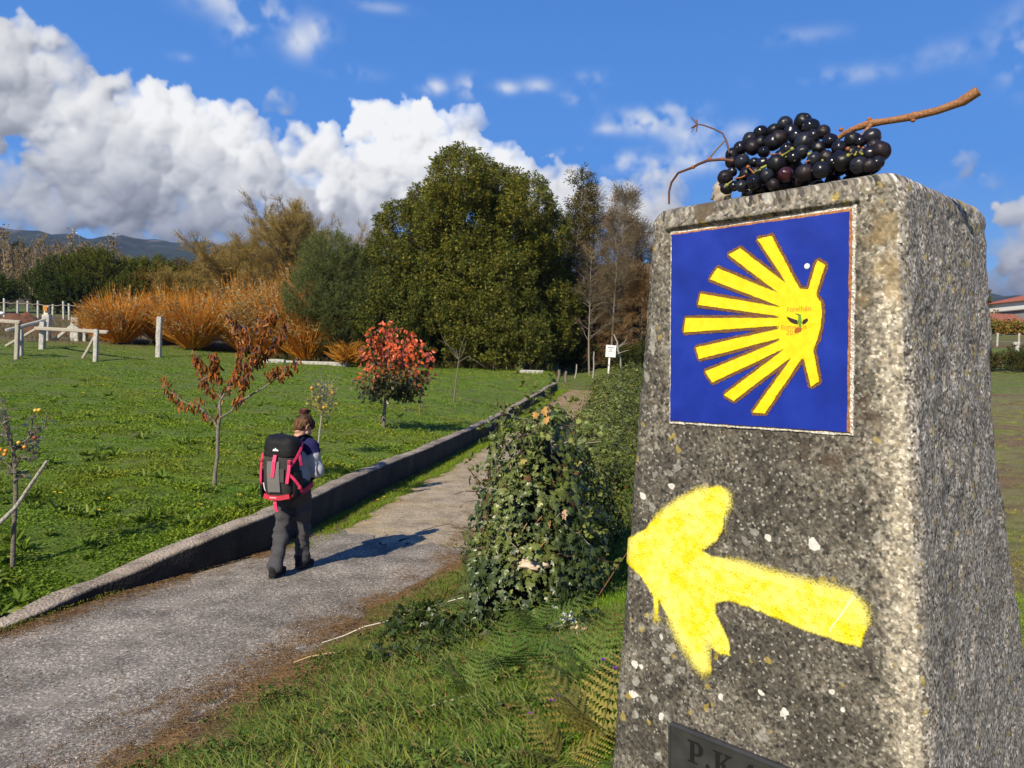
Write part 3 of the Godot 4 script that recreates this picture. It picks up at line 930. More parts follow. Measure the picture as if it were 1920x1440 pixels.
func build_trees() -> void:
	var green := [Color(0.096, 0.135, 0.024), Color(0.13, 0.16, 0.028), Color(0.060, 0.092, 0.018), Color(0.19, 0.185, 0.034)]
	var sp := spray(26, 0.62, 0.15, 0.055, Color(0.10, 0.085, 0.06), green, 0.7)
	# the great tree in the middle
	var at := on(-2.9, 48.0)
	var t := thing("broad_tree", "great broad dark green tree in the middle, tallest of the trees", "tree", at)
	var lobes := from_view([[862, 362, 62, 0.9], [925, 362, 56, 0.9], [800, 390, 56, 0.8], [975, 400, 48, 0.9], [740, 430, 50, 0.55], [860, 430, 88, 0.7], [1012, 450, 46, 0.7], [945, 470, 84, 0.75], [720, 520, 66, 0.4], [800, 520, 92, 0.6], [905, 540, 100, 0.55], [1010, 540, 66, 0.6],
			[740, 600, 80, 0.3], [830, 620, 90, 0.35], [930, 630, 96, 0.4], [1020, 620, 66, 0.4], [770, 660, 60, 0.2], [900, 665, 60, 0.25], [985, 650, 44, 0.3], [1040, 560, 54, 0.45], [1004, 500, 62, 0.6], [870, 500, 70, 0.5]], 48.0, at, 2.6)  # lobe tones sink towards the ground: shade put into the leaf colour
	for L: Array in lobes: L[3] *= 0.9
	limbs(t, 0.30, 2.6, lobes, mats.dark_bark, 5)
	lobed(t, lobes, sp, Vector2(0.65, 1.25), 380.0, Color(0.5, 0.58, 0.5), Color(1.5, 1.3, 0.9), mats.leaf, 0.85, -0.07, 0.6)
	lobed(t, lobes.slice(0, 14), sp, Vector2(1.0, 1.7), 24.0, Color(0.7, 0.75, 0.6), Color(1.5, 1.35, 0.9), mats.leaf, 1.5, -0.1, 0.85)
	# rounder willow bush to its left
	at = on(-11.2, 47.0)
	t = thing("willow_bush", "round grey green willow bush left of the great dark tree", "bush", at)
	var sp2 := spray(30, 0.6, 0.13, 0.026, Color(0.12, 0.11, 0.06), [Color(0.075, 0.095, 0.035), Color(0.055, 0.075, 0.024), Color(0.10, 0.12, 0.055), Color(0.12, 0.125, 0.04)], 0.5)
	lobes = from_view([[622, 500, 54, 0.7], [655, 530, 60, 0.6], [600, 560, 56, 0.5], [650, 590, 62, 0.4], [690, 560, 50, 0.5], [612, 620, 50, 0.3], [672, 640, 48, 0.2]], 47.0, at, 1.2)
	limbs(t, 0.14, 0.8, lobes, mats.dark_bark, 4)
	lobed(t, lobes, sp2, Vector2(0.7, 1.2), 400.0, Color(0.85, 0.95, 0.8), Color(1.7, 1.7, 1.3), mats.leaf, 0.8, -0.3, 0.6)
	# bare brown willows behind
	var tw := twigs(8, 0.95, 0.007, Color(0.34, 0.25, 0.12), 5, 0.085, [Color(0.38, 0.28, 0.07), Color(0.27, 0.24, 0.07), Color(0.42, 0.27, 0.08)], 0.6)
	for a: Array in [[-14.9, 58.0, 12.2, 0.34, "tall bare golden brown willow with a spreading twiggy crown", 3], [-13.2, 62.0, 10.2, 0.25, "bare brown willow close behind the round willow bush", 2], [-20.6, 58.0, 8.8, 0.18, "thin bare brown willow, narrow and left of the spreading one", 2], [-23.2, 57.0, 5.0, 0.12, "short bare willow with pale twigs in front of the blue ridge", 2], [-17.6, 55.0, 6.2, 0.16, "low tangled brown willow behind the orange osiers", 3]]:
		t = thing("bare_willow", a[4], "tree", on(a[0], a[1]), rng.randf() * TAU, "bare willows behind the osiers")
		grown_tree(t, a[2], a[3], 3, 5, 0.75, 0.42, tw, Vector2(0.5, 1.05), 3, Color(0.75, 0.8, 0.8), Color(1.3, 1.25, 1.1), mats.bark, mats.leaf_dull, Vector3.ZERO, 0.66, a[5])
	# thin trunks to the right of the great tree
	var tw2 := twigs(5, 0.9, 0.006, Color(0.24, 0.19, 0.14), 3, 0.085, [Color(0.14, 0.115, 0.04), Color(0.24, 0.16, 0.06), Color(0.10, 0.10, 0.035)], 0.7)
	var tw3 := spray(14, 0.7, 0.13, 0.07, Color(0.14, 0.11, 0.08), [Color(0.10, 0.10, 0.02), Color(0.19, 0.13, 0.025), Color(0.055, 0.065, 0.02)], 0.8)
	for a: Array in [[4.0, 51.0, 12.6, 0.13, "thin leafy tree with yellow green leaves beside the great tree", 1], [5.4, 54.0, 11.6, 0.11, "slender bare tree with dark trunk between leafy one and white sign", 0], [6.6, 51.0, 11.0, 0.12, "slender pale trunked tree, second from the marker stone", 0], [7.5, 53.0, 10.8, 0.12, "slender tree nearest the marker stone with fine brown crown", 0], [6.0, 48.5, 9.2, 0.08, "thin leaning pale trunk at the front of the thin trees", 0], [8.5, 55.0, 9.6, 0.10, "thin bare tree half hidden by the marker stone", 0], [4.7, 48.0, 7.5, 0.07, "thinnest pale trunk against the dark of the great tree", 0], [3.3, 52.0, 9.8, 0.12, "yellowing leafy tree half behind the right side of the great tree", 1], [5.0, 56.0, 12.0, 0.12, "tall dark tree behind the leafy one by the great tree", 1], [6.9, 56.0, 10.6, 0.1, "hazy brown tree behind the pale trunks", 0], [8.2, 52.0, 8.6, 0.09, "low brown tree behind the dry conifer", 0]]:
		t = thing("thin_tree", a[4], "tree", on(a[0], a[1]), rng.randf() * TAU, "thin trees between the great tree and the marker")
		var mb := MB.new()
		var h: float = a[2]
		var lean := Vector3(rng.randf_range(-0.5, 0.5), h, rng.randf_range(-0.4, 0.4))
		var pts := wobbly(Vector3(0, -0.2, 0), lean, 6, 0.012)
		mb.tube(pts, taper(7, a[3], 0.015), 6, Color.WHITE, false)
		var xf := []
		var cols := PackedColorArray()
		for k in int(h * 8.5):
			var q := sqrt(rng.randf_range(0.08, 1.0))
			var p := pts[int(q * 5.99)].lerp(pts[int(q * 5.99) + 1], fposmod(q * 5.99, 1.0))
			var ang := rng.randf() * TAU
			var reach := lerpf(2.0, 0.5, q) * rng.randf_range(0.5, 1.0)
			var e := p + Vector3(cos(ang) * reach, reach * 0.75, sin(ang) * reach)
			mb.tube(wobbly(p, e, 3, 0.05), taper(4, 0.022, 0.006), 3, Color.WHITE, false)
			for j in (8 if q < 0.62 else 6):
				var s := rng.randf_range(0.6, 1.15)
				var dirv := (e - p).normalized() + rv() * 0.6
				xf.push_back(Transform3D(frame_y(dirv, rng.randf() * TAU).scaled(Vector3.ONE * s), p.lerp(e, rng.randf_range(0.35, 1.0))))
				cols.push_back(jit(Color(1, 1, 1), 0.25))
		obj("trunk", mb.mesh(), mats.mid_bark, t)
		many("crown", tw3 if a[5] == 1 else tw2, mats.leaf_dull, xf, cols, t)
	# a dead conifer with drooping brown boughs, and one green behind
	var bough := twigs(13, 1.1, 0.009, Color(0.30, 0.20, 0.10), 2, 0.07, [Color(0.30, 0.19, 0.07)], 0.55)
	for a: Array in [[8.0, 49.5, 6.4, Color(1, 1, 1), "brown dry conifer with long drooping boughs behind the white sign"], [9.8, 53.0, 7.0, Color(0.35, 0.5, 0.3), "dark green conifer beside the edge of the marker stone"], [5.6, 52.0, 4.6, Color(0.8, 0.7, 0.7), "small brown dry conifer among the pale thin trunks"]]:
		t = thing("conifer", a[4], "tree", on(a[0], a[1]), 0.0, "")
		var mb := MB.new()
		mb.tube(pv([Vector3(0, -0.2, 0), Vector3(0.1, a[2], 0)]), pf([0.13, 0.02]), 6, Color.WHITE, false)
		var xf := []
		var cols := PackedColorArray()
		for k in 210:
			var q := rng.randf()
			var y: float = lerpf(0.5, a[2], q)
			var ang := rng.randf() * TAU
			var reach := lerpf(3.0, 0.3, q) * rng.randf_range(0.7, 1.0)
			var o := Vector3(cos(ang), 0, sin(ang))
			var p := Vector3(0.05, y, 0)
			var mid := p + o * reach * 0.5 + Vector3(0, 0.15, 0)
			var e := p + o * reach + Vector3(0, -0.25, 0)
			mb.tube(pv([p, mid, e]), pf([0.03, 0.02, 0.007]), 3, Color.WHITE, false)
			for j in 6:
				var f := rng.randf_range(0.2, 1.0)
				var pos := p.lerp(mid, f * 2.0) if f < 0.5 else mid.lerp(e, f * 2.0 - 1.0)
				xf.push_back(Transform3D(frame_y(o + Vector3(0, -0.25, 0) + rv() * 0.45, rng.randf() * TAU).scaled(Vector3.ONE * rng.randf_range(0.6, 1.0)), pos))
				cols.push_back(jit(a[3], 0.2))
		obj("trunk", mb.mesh(), mats.bark, t)
		many("bough", bough, mats.leaf_dull, xf, cols, t)
	# woods on the left skyline: pale trunks, each its own tree
	var pale := []
	for k in 4:
		var mb := MB.new()
		var h := rng.randf_range(8.5, 11.0)
		var pts := wobbly(Vector3.ZERO, Vector3(rng.randf_range(-0.4, 0.4), h, 0), 4, 0.012)
		mb.tube(pts, taper(5, 0.15, 0.03), 5, Color(0.30, 0.24, 0.165), false)
		for j in 34:
			var q := rng.randf_range(0.3, 1.0)
			var p := pts[int(q * 3.99)].lerp(pts[int(q * 3.99) + 1], fposmod(q * 3.99, 1.0))
			var ang := rng.randf() * TAU
			var e := p + Vector3(cos(ang) * 0.7, rng.randf_range(1.0, 1.8), sin(ang) * 0.7)
			mb.tube(pv([p, p.lerp(e, 0.5), e]), pf([0.045, 0.03, 0.014]), 3, jit(Color(0.22, 0.16, 0.09), 0.25), false)
			for m in 4: mb.chip(p.lerp(e, rng.randf()), frame_y(rdir()), 0.4, 0.18, jit(Color(0.19, 0.14, 0.055), 0.3))
		pale.push_back(mb.mesh())
	for k in 170:
		var d := 118.0 + 34.0 * rng.randf()
		var x := lerpf(-88.0, -50.0, (k + rng.randf()) / 170.0) * d / 130.0
		var far_right := smoothstep(-72.0, -52.0, x * 130.0 / d)
		var base := lerpf(14.0 - (d - 118.0) * -0.04, 8.2, far_right)
		var o := obj("birch_tree", pale[k % 4], mats.twig)
		o.position = Vector3(x, base - 5.4, -d)
		o.rotation.y = rng.randf() * TAU
		o.scale = Vector3.ONE * rng.randf_range(0.75, 1.0)
		tag(o, "slim leafless pale trunked tree in the dense pale stand on the left hillside", "tree", "pale trunked trees on the hillside")
	var hb := MB.new()   # the slope those trees stand on
	for j in 8:
		for i in 41:
			var x := lerpf(-170.0, -30.0, i / 40.0)
			var d := lerpf(100.0, 175.0, j / 7.0)
			var r := smoothstep(-72.0, -52.0, x * 130.0 / d)
			hb.vert(Vector3(x, lerpf(5.5, lerpf(9.2, 4.0, r), smoothstep(100.0, 122.0, d)) - 8.0 * smoothstep(150.0, 175.0, d), -d), Vector3.ZERO, Color(0.07, 0.06, 0.03))
	for j in 7:
		for i in 40:
			var a := j * 41 + i
			hb.ix.append_array([a, a + 1, a + 42, a, a + 42, a + 41])
	hb.smooth()
	tag(obj("hillside", hb.mesh(), mats.soil), "wooded slope behind the soil field", "", "", "structure")
	# pines behind the pale stand and at its right end
	var pine := spray(34, 1.3, 0.5, 0.1, Color(0.08, 0.06, 0.04), [Color(0.022, 0.036, 0.014), Color(0.035, 0.05, 0.018)], 1.0)
	var pine_where := {-106: "dark pine on the skyline behind the pale stand, leftmost of four", -99: "dark pine on the skyline behind the pale stand, second from the left", -92: "dark pine on the skyline behind the pale stand, third from the left", -86: "dark pine on the skyline behind the pale stand, rightmost of four", -52: "dark pine right of the pale stand, tallest and farthest back", -49: "dark pine against the right end of the pale stand", -45: "dark pine below the blue ridge, second right of the pale stand", -41: "dark pine below the blue ridge, third right of the pale stand", -37: "dark pine next to the short bare willow, left of the last pine", -33: "dark pine half hidden behind the short bare willow"}
	for a: Array in [[-106, 168, 17.0], [-99, 166, 16.0], [-92, 168, 15.0], [-86, 167, 14.2], [-49, 118, 11.0], [-45, 120, 9.6], [-41, 118, 10.4], [-37, 121, 10.0], [-52, 126, 11.4], [-33, 119, 10.5]]:
		var high: float = 8.2 if a[0] > -60 else 10.0
		t = thing("pine_tree", pine_where[a[0]], "tree", Vector3(a[0], high - (3.6 if a[0] < -60 else 2.0), -a[1]), rng.randf() * TAU, "dark pines behind the pale stand" if a[0] < -60 else "dark pines right of the pale stand")
		var hh: float = a[2] if a[0] < -60 else a[2] * 0.62
		var lb := []
		for k in 6:
			lb.push_back([rng.randf_range(-1.3, 1.3), hh * rng.randf_range(0.45, 0.95), rng.randf_range(-1, 1), rng.randf_range(1.0, 1.8)])
		limbs(t, 0.2, hh * 0.7, lb, mats.bark, 1)
		lobed(t, lb, pine, Vector2(0.5, 0.9), 46.0, Color(0.7, 0.7, 0.7), Color(1.2, 1.2, 1.0), mats.leaf_dull, 0.4, -0.3, 0.4)
	# dark shrubs in front of the slope
	var sp4 := spray(26, 1.0, 0.24, 0.1, Color(0.08, 0.07, 0.04), [Color(0.085, 0.085, 0.02), Color(0.11, 0.095, 0.025), Color(0.06, 0.065, 0.017)], 0.9)
	var tones := [["olive", Color(0.9, 1.0, 0.6)], ["dark green", Color(0.45, 0.62, 0.45)], ["yellowish", Color(1.35, 1.25, 0.6)], ["brownish", Color(1.2, 0.85, 0.6)]]
	var where := ["at the left edge, behind the wire fence", "behind the soil heap", "behind the sloping stone rail", "in front of the pale stand", "left of the orange osiers", "behind the leftmost osier", "half behind the osiers", "below the blue ridge", "below the dark pines", "behind the thin trees, left", "behind the dry brown conifer", "behind the edge of the marker stone"]
	var n := 0
	for a: Array in [[-58, 88, 2.8, 1, 2], [-52, 90, 3.6, 1, 1], [-48.5, 92, 4.2, 0, 3], [-43, 92, 4.4, 0, 1], [-38, 94, 4.8, 3, 0], [-33, 92, 4.3, 3, 1], [-27.5, 90, 3.8, 1, 0], [-22, 92, 3.4, 1, 1], [-17, 92, 3.4, 1, 0], [5.0, 64, 3.4, 1, 0], [11.0, 66, 3.8, 1, 0], [17.0, 64, 3.2, 1, 1]]:
		var r: float = a[2]
		t = thing("dark_shrub", "big %s shrub %s" % [tones[a[3]][0], where[n]], "shrub", on(a[0], a[1]), 0.0, "dark shrubs beyond the soil field")
		var lb := []
		for k in 7: lb.push_back([rng.randf_range(-0.7, 0.7) * r, rng.randf_range(0.35, 1.15) * r, rng.randf_range(-0.5, 0.5) * r, r * rng.randf_range(0.42, 0.62)])
		limbs(t, 0.2, 1.0, lb, mats.bark, 1)
		var tc: Color = tones[a[3]][1]
		lobed(t, lb, sp4, Vector2(0.6, 1.1), 85.0, tc * 1.0, tc * 1.8, mats.leaf_dull, 0.5, -0.3, 0.55)
		n += 1
	# dim undergrowth below the trees
	var sp5 := spray(22, 0.7, 0.2, 0.08, Color(0.06, 0.05, 0.03), [Color(0.03, 0.045, 0.014), Color(0.045, 0.06, 0.016)], 1.0)
	n = 0
	for a: Array in [[-7.5, 50.0, 1.5, "dark shrub under the left of the great tree"], [-4.5, 50.5, 1.5, "dark shrub under the great tree, left of its trunk"], [-1.0, 50.5, 1.5, "dark shrub under the great tree, right of its trunk"], [2.2, 50.0, 1.4, "dark shrub where the dirt track ends"], [4.8, 50.5, 1.3, "dark shrub at the feet of the thin trees"], [7.2, 47.5, 1.0, "low green fern like shrub left of the sign post"], [9.5, 47.0, 1.3, "low dark shrub right of the sign post"], [-14.5, 54.0, 1.6, "brown shrub behind the round willow bush"], [12.0, 52.0, 2.2, "tall dark shrub hidden mostly by the marker stone"]]:
		var r: float = a[2]
		t = thing("undergrowth_shrub", a[3], "shrub", on(a[0], a[1]), 0.0, "shrubs below the trees")
		var lb := []
		for k in 5: lb.push_back([rng.randf_range(-0.9, 0.9) * r, rng.randf_range(0.3, 0.9) * r, rng.randf_range(-0.5, 0.5) * r, r * rng.randf_range(0.5, 0.7)])
		limbs(t, 0.06, 0.5, lb, mats.bark, 1)
		lobed(t, lb, sp5, Vector2(0.6, 1.1), 150.0, Color(0.7, 0.7, 0.7), Color(1.3, 1.2, 0.9), mats.leaf_dull, 0.5, -0.3, 0.5)

func build_shrubs() -> void:
	# pollarded osiers: each a stump with a fan of orange rods, pale leaves at the tips
	var rod := MB.new()
	rod.tube(pv([Vector3.ZERO, Vector3(0.05, 0.35, 0), Vector3(0.06, 0.7, 0.02), Vector3(0.02, 1.0, 0.03)]), pf([0.0065, 0.0058, 0.0045, 0.002]), 3, Color(1, 1, 1), false)
	var rodm := rod.mesh()
	var tip := MB.new()
	for i in 9: tip.chip(Vector3(0, rng.randf_range(0, 1.0), 0) + rv() * 0.05, frame_y((Vector3.UP * 0.6 + rv()).normalized(), rng.randf() * TAU), 0.2, 0.05, jit(Color(0.34, 0.31, 0.18), 0.25))
	var tipm := tip.mesh()
	var k := 0
	for a: Array in [[-24.6, 49.0, 3.3, 650, "leftmost orange osier bush, beside the end of the stone rail"], [-22.4, 50.5, 3.3, 520, "orange osier bush behind the lone granite post"], [-19.6, 48.0, 3.5, 700, "orange osier bush just right of the lone granite post"], [-16.6, 49.0, 3.6, 620, "orange osier bush behind the brown leaved peach tree"], [-14.4, 47.5, 4.6, 700, "orange osier bush left of the round willow bush"], [-18.2, 52.5, 5.0, 560, "taller osier bush with silvery tips behind the others"], [-13.0, 50.5, 6.2, 620, "tallest osier bush, against the round willow bush"], [-23.6, 52.5, 3.4, 420, "osier bush filling the gap behind the leftmost one"], [-21.0, 52.0, 3.6, 420, "osier bush behind and between the two near the granite post"], [-15.6, 52.5, 4.2, 420, "osier bush behind the peach tree, second row"], [-12.2, 46.4, 3.6, 480, "small osier bush at the foot of the round willow bush"], [-26.2, 50.6, 2.7, 360, "small osier bush at the left end of the orange band"]]:
		var t := thing("osier_bush", a[4], "bush", on(a[0], a[1]), 0.0, "orange osier bushes across the meadow")
		var mb := MB.new()
		mb.tube(wobbly(Vector3(0, -0.2, 0), Vector3(0.1, 0.75, 0), 3, 0.05), pf([0.16, 0.13, 0.15, 0.2]), 7, Color.WHITE, true)
		for j in 6:
			var o := rdir(); o.y = 0.8
			mb.tube(wobbly(Vector3(0.08, 0.6, 0), Vector3(0.1, 0.75, 0) + o * 0.35, 2, 0.05), pf([0.09, 0.08, 0.07]), 5, Color.WHITE, true)
		obj("stump", mb.mesh(), mats.bark, t)
		var xf := []
		var cols := PackedColorArray()
		var tf := []
		var tc := PackedColorArray()
		for i in int(a[3] * 2.2):
			var ang := rng.randf() * TAU
			var out := Vector3(cos(ang), 0, sin(ang))
			var lean := pow(rng.randf(), 0.7) * 1.7
			var dir := (Vector3.UP + out * lean).normalized()
			var l: float = a[2] * rng.randf_range(0.55, 1.0) * (1.0 - 0.12 * lean)
			var p := Vector3(0.08, 0.7, 0) + out * rng.randf() * 0.55 + Vector3(0, rng.randf_range(-0.6, 0.15), 0)
			var b := frame_y(dir, rng.randf() * TAU)
			xf.push_back(Transform3D(b.scaled(Vector3(2.4, l, 2.4)) if false else Basis(b.x * 2.6, b.y * l, b.z * 2.6), p))
			cols.push_back(jit(Color(0.86, 0.41, 0.04).lerp(Color(0.62, 0.22, 0.025), rng.randf()), 0.25))
			if rng.randf() < (0.3 if a[2] < 4.0 else 0.8):
				tf.push_back(Transform3D(Basis(b.x * 1.0, b.y * l * 0.4, b.z * 1.0), p + b.y * l * 0.64))
				tc.push_back(jit(Color(1, 1, 1).lerp(Color(1.0, 0.62, 0.25), rng.randf()), 0.25))
		many("shoot", rodm, mats.leaf_dull, xf, cols, t)
		many("foliage", tipm, mats.leaf_dull, tf, tc, t)
		k += 1
	# low orange sprawl below the round willow bush
	var t := thing("osier_bush", "low sprawling orange osier with arching rods below the round willow bush", "bush", on(-9.4, 44.0), 0.0, "orange osier bushes across the meadow")
	var sb := MB.new()
	sb.tube(pv([Vector3(0, -0.2, 0), Vector3(0.1, 0.3, 0), Vector3(0.3, 0.6, 0)]), pf([0.13, 0.12, 0.14]), 6, Color.WHITE)
	obj("stump", sb.mesh(), mats.bark, t)
	var xf := []
	var cols := PackedColorArray()
	for i in 260:
		var ang := rng.randf() * TAU
		var dir := Vector3(cos(ang), rng.randf_range(0.1, 1.1), sin(ang)).normalized()
		var b := frame_y(dir, rng.randf() * TAU)
		var l := rng.randf_range(0.7, 1.5)
		xf.push_back(Transform3D(Basis(b.x * 4.0, b.y * l, b.z * 4.0), Vector3(0.2, 0.45, 0) + rv() * 0.2))
		cols.push_back(jit(Color(0.50, 0.23, 0.03), 0.25))
	many("shoot", rodm, mats.leaf_dull, xf, cols, t)
	# dry brown weeds between the meadow and the bushes
	var weed := twigs(8, 0.7, 0.006, Color(0.20, 0.13, 0.06), 2, 0.05, [Color(0.18, 0.12, 0.05)], 0.35)
	xf = []
	cols = PackedColorArray()
	for i in 1700:
		var x := rng.randf_range(-14.0, 3.0)
		var d := rng.randf_range(45.0, 47.5)
		if rng.randf() < 0.7:
			d = rng.randf_range(48.0, 74.0); x = rng.randf_range(-0.68, -0.3) * d
		xf.push_back(Transform3D(frame_y(Vector3.UP + rv() * 0.2, rng.randf() * TAU).scaled(Vector3.ONE * rng.randf_range(0.35, 1.0)), on(x, d)))
		cols.push_back(jit(Color(1, 1, 1).lerp(Color(0.6, 1.1, 0.5), rng.randf()), 0.3))
	tag(many("dry_weeds", weed, mats.leaf_dull, xf, cols), "dry brown weeds along the far edge of the meadow", "", "", "stuff")

# ---------------------------------------------------------------- the low wall
func build_wall() -> void:
	var mb := MB.new()
	var rings := []
	var ds := []
	var d := 4.6
	while d < 36.0:
		ds.push_back(d); d += 0.16
	ds.push_back(36.0)
	for dd: float in ds:
		var x := wall_x(dd)
		var p := table(PATH, dd) - 0.15
		var t := table(WALL_TOP, dd)
		var k := nz2.get_noise_2d(dd * 2.1, 1.0) * 0.010
		var k2 := nz2.get_noise_2d(dd * 1.3, 7.0) * 0.012
		var w := 0.24 + k2
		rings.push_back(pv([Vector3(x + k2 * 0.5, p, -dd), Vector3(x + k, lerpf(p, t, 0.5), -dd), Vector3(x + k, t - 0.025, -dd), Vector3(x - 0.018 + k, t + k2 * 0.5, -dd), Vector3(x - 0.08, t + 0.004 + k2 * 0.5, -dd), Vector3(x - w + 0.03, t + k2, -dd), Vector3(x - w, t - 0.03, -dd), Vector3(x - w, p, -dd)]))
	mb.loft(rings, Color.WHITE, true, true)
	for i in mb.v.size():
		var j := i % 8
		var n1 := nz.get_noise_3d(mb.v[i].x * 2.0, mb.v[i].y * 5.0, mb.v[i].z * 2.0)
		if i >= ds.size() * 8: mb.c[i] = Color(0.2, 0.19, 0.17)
		elif j < 3 or j > 6: mb.c[i] = Color(0.038, 0.034, 0.028) * (1.0 + n1 * 0.8)  # side colour holds black algae stain and also the shade on it
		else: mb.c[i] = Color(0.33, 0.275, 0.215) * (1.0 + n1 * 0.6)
	mb.smooth()
	tag(obj("low_wall", mb.mesh(), mats.wall), "long low concrete wall along the path, its side coloured dark with black stain and shade", "wall")
	var ms := MB.new()     # moss on its low end
	var xf := []
	var cols := PackedColorArray()
	ms.chip(Vector3.ZERO, Basis(), 0.02, 0.012, Color(1, 1, 1))
	for i in 1500:
		var dd := rng.randf_range(5.0, 6.9)
		xf.push_back(Transform3D(frame_y(Vector3.UP + rv() * 0.7, rng.randf() * TAU), Vector3(wall_x(dd) + rng.randf_range(-0.03, 0.10) * rng.randf(), table(PATH, dd) + rng.randf() * 0.05, -dd)))
		cols.push_back(jit(Color(0.13, 0.13, 0.02), 0.3))
	tag(many("moss", ms.mesh(), mats.leaf_dull, xf, cols), "yellow green moss at the low end of the wall", "", "", "stuff")
	# pale slabs at the far edge of the meadow
	for a: Array in [[-12.9, -9.2, 44.6, 0.16, "long pale concrete slab edge below the orange osiers"], [0.4, 1.7, 43.0, 0.14, "short pale concrete slab edge near the end of the wall"], [-14.2, -12.6, 43.6, 0.2, "short weathered slab end left of the long pale slab"]]:
		var sb := MB.new()
		var l: float = a[1] - a[0]
		sb.box(Transform3D(), Vector3(l, 0.3, 0.35), Color(0.55, 0.53, 0.5), 0.03)
		var o := obj("concrete_slab", sb.mesh(), mats.granite)
		o.position = on((a[0] + a[1]) / 2, a[2], a[3] - 0.12)
		tag(o, a[4], "concrete slab")

# ---------------------------------------------------------------- young trees in the meadow
func chart(list: Array, k: float, x0: float, y0: float, depth := 0.12) -> PackedVector3Array:   # [x, y, ...] counted in small units from the foot -> metres
	var out := PackedVector3Array()
	var z := 0.0
	for i in range(0, list.size(), 2):
		out.push_back(Vector3((list[i] - x0) * k, (y0 - list[i + 1]) * k, z))
		z += rng.randf_range(-1, 1) * depth
	return out

func hang(parent: Node, meshes: Array, ms: Array, xf: Array, most := 300) -> void:   # leaves as pieces of their own
	for i in mini(most, xf.size()): piece("leaf", i, meshes[i % meshes.size()], ms[(i * 7 + i / 5) % ms.size()], parent, xf[i])

func leaf_mats(cols: Array, rough := 0.5) -> Array:
	var out := []
	for c: Color in cols:
		var m := mat(c.r, c.g, c.b, rough)
		m.backlight_enabled = true; m.backlight = lin(0.45, 0.45, 0.45)
		m.cull_mode = BaseMaterial3D.CULL_DISABLED
		m.metallic_specular = 0.25
		out.push_back(m)
	return out

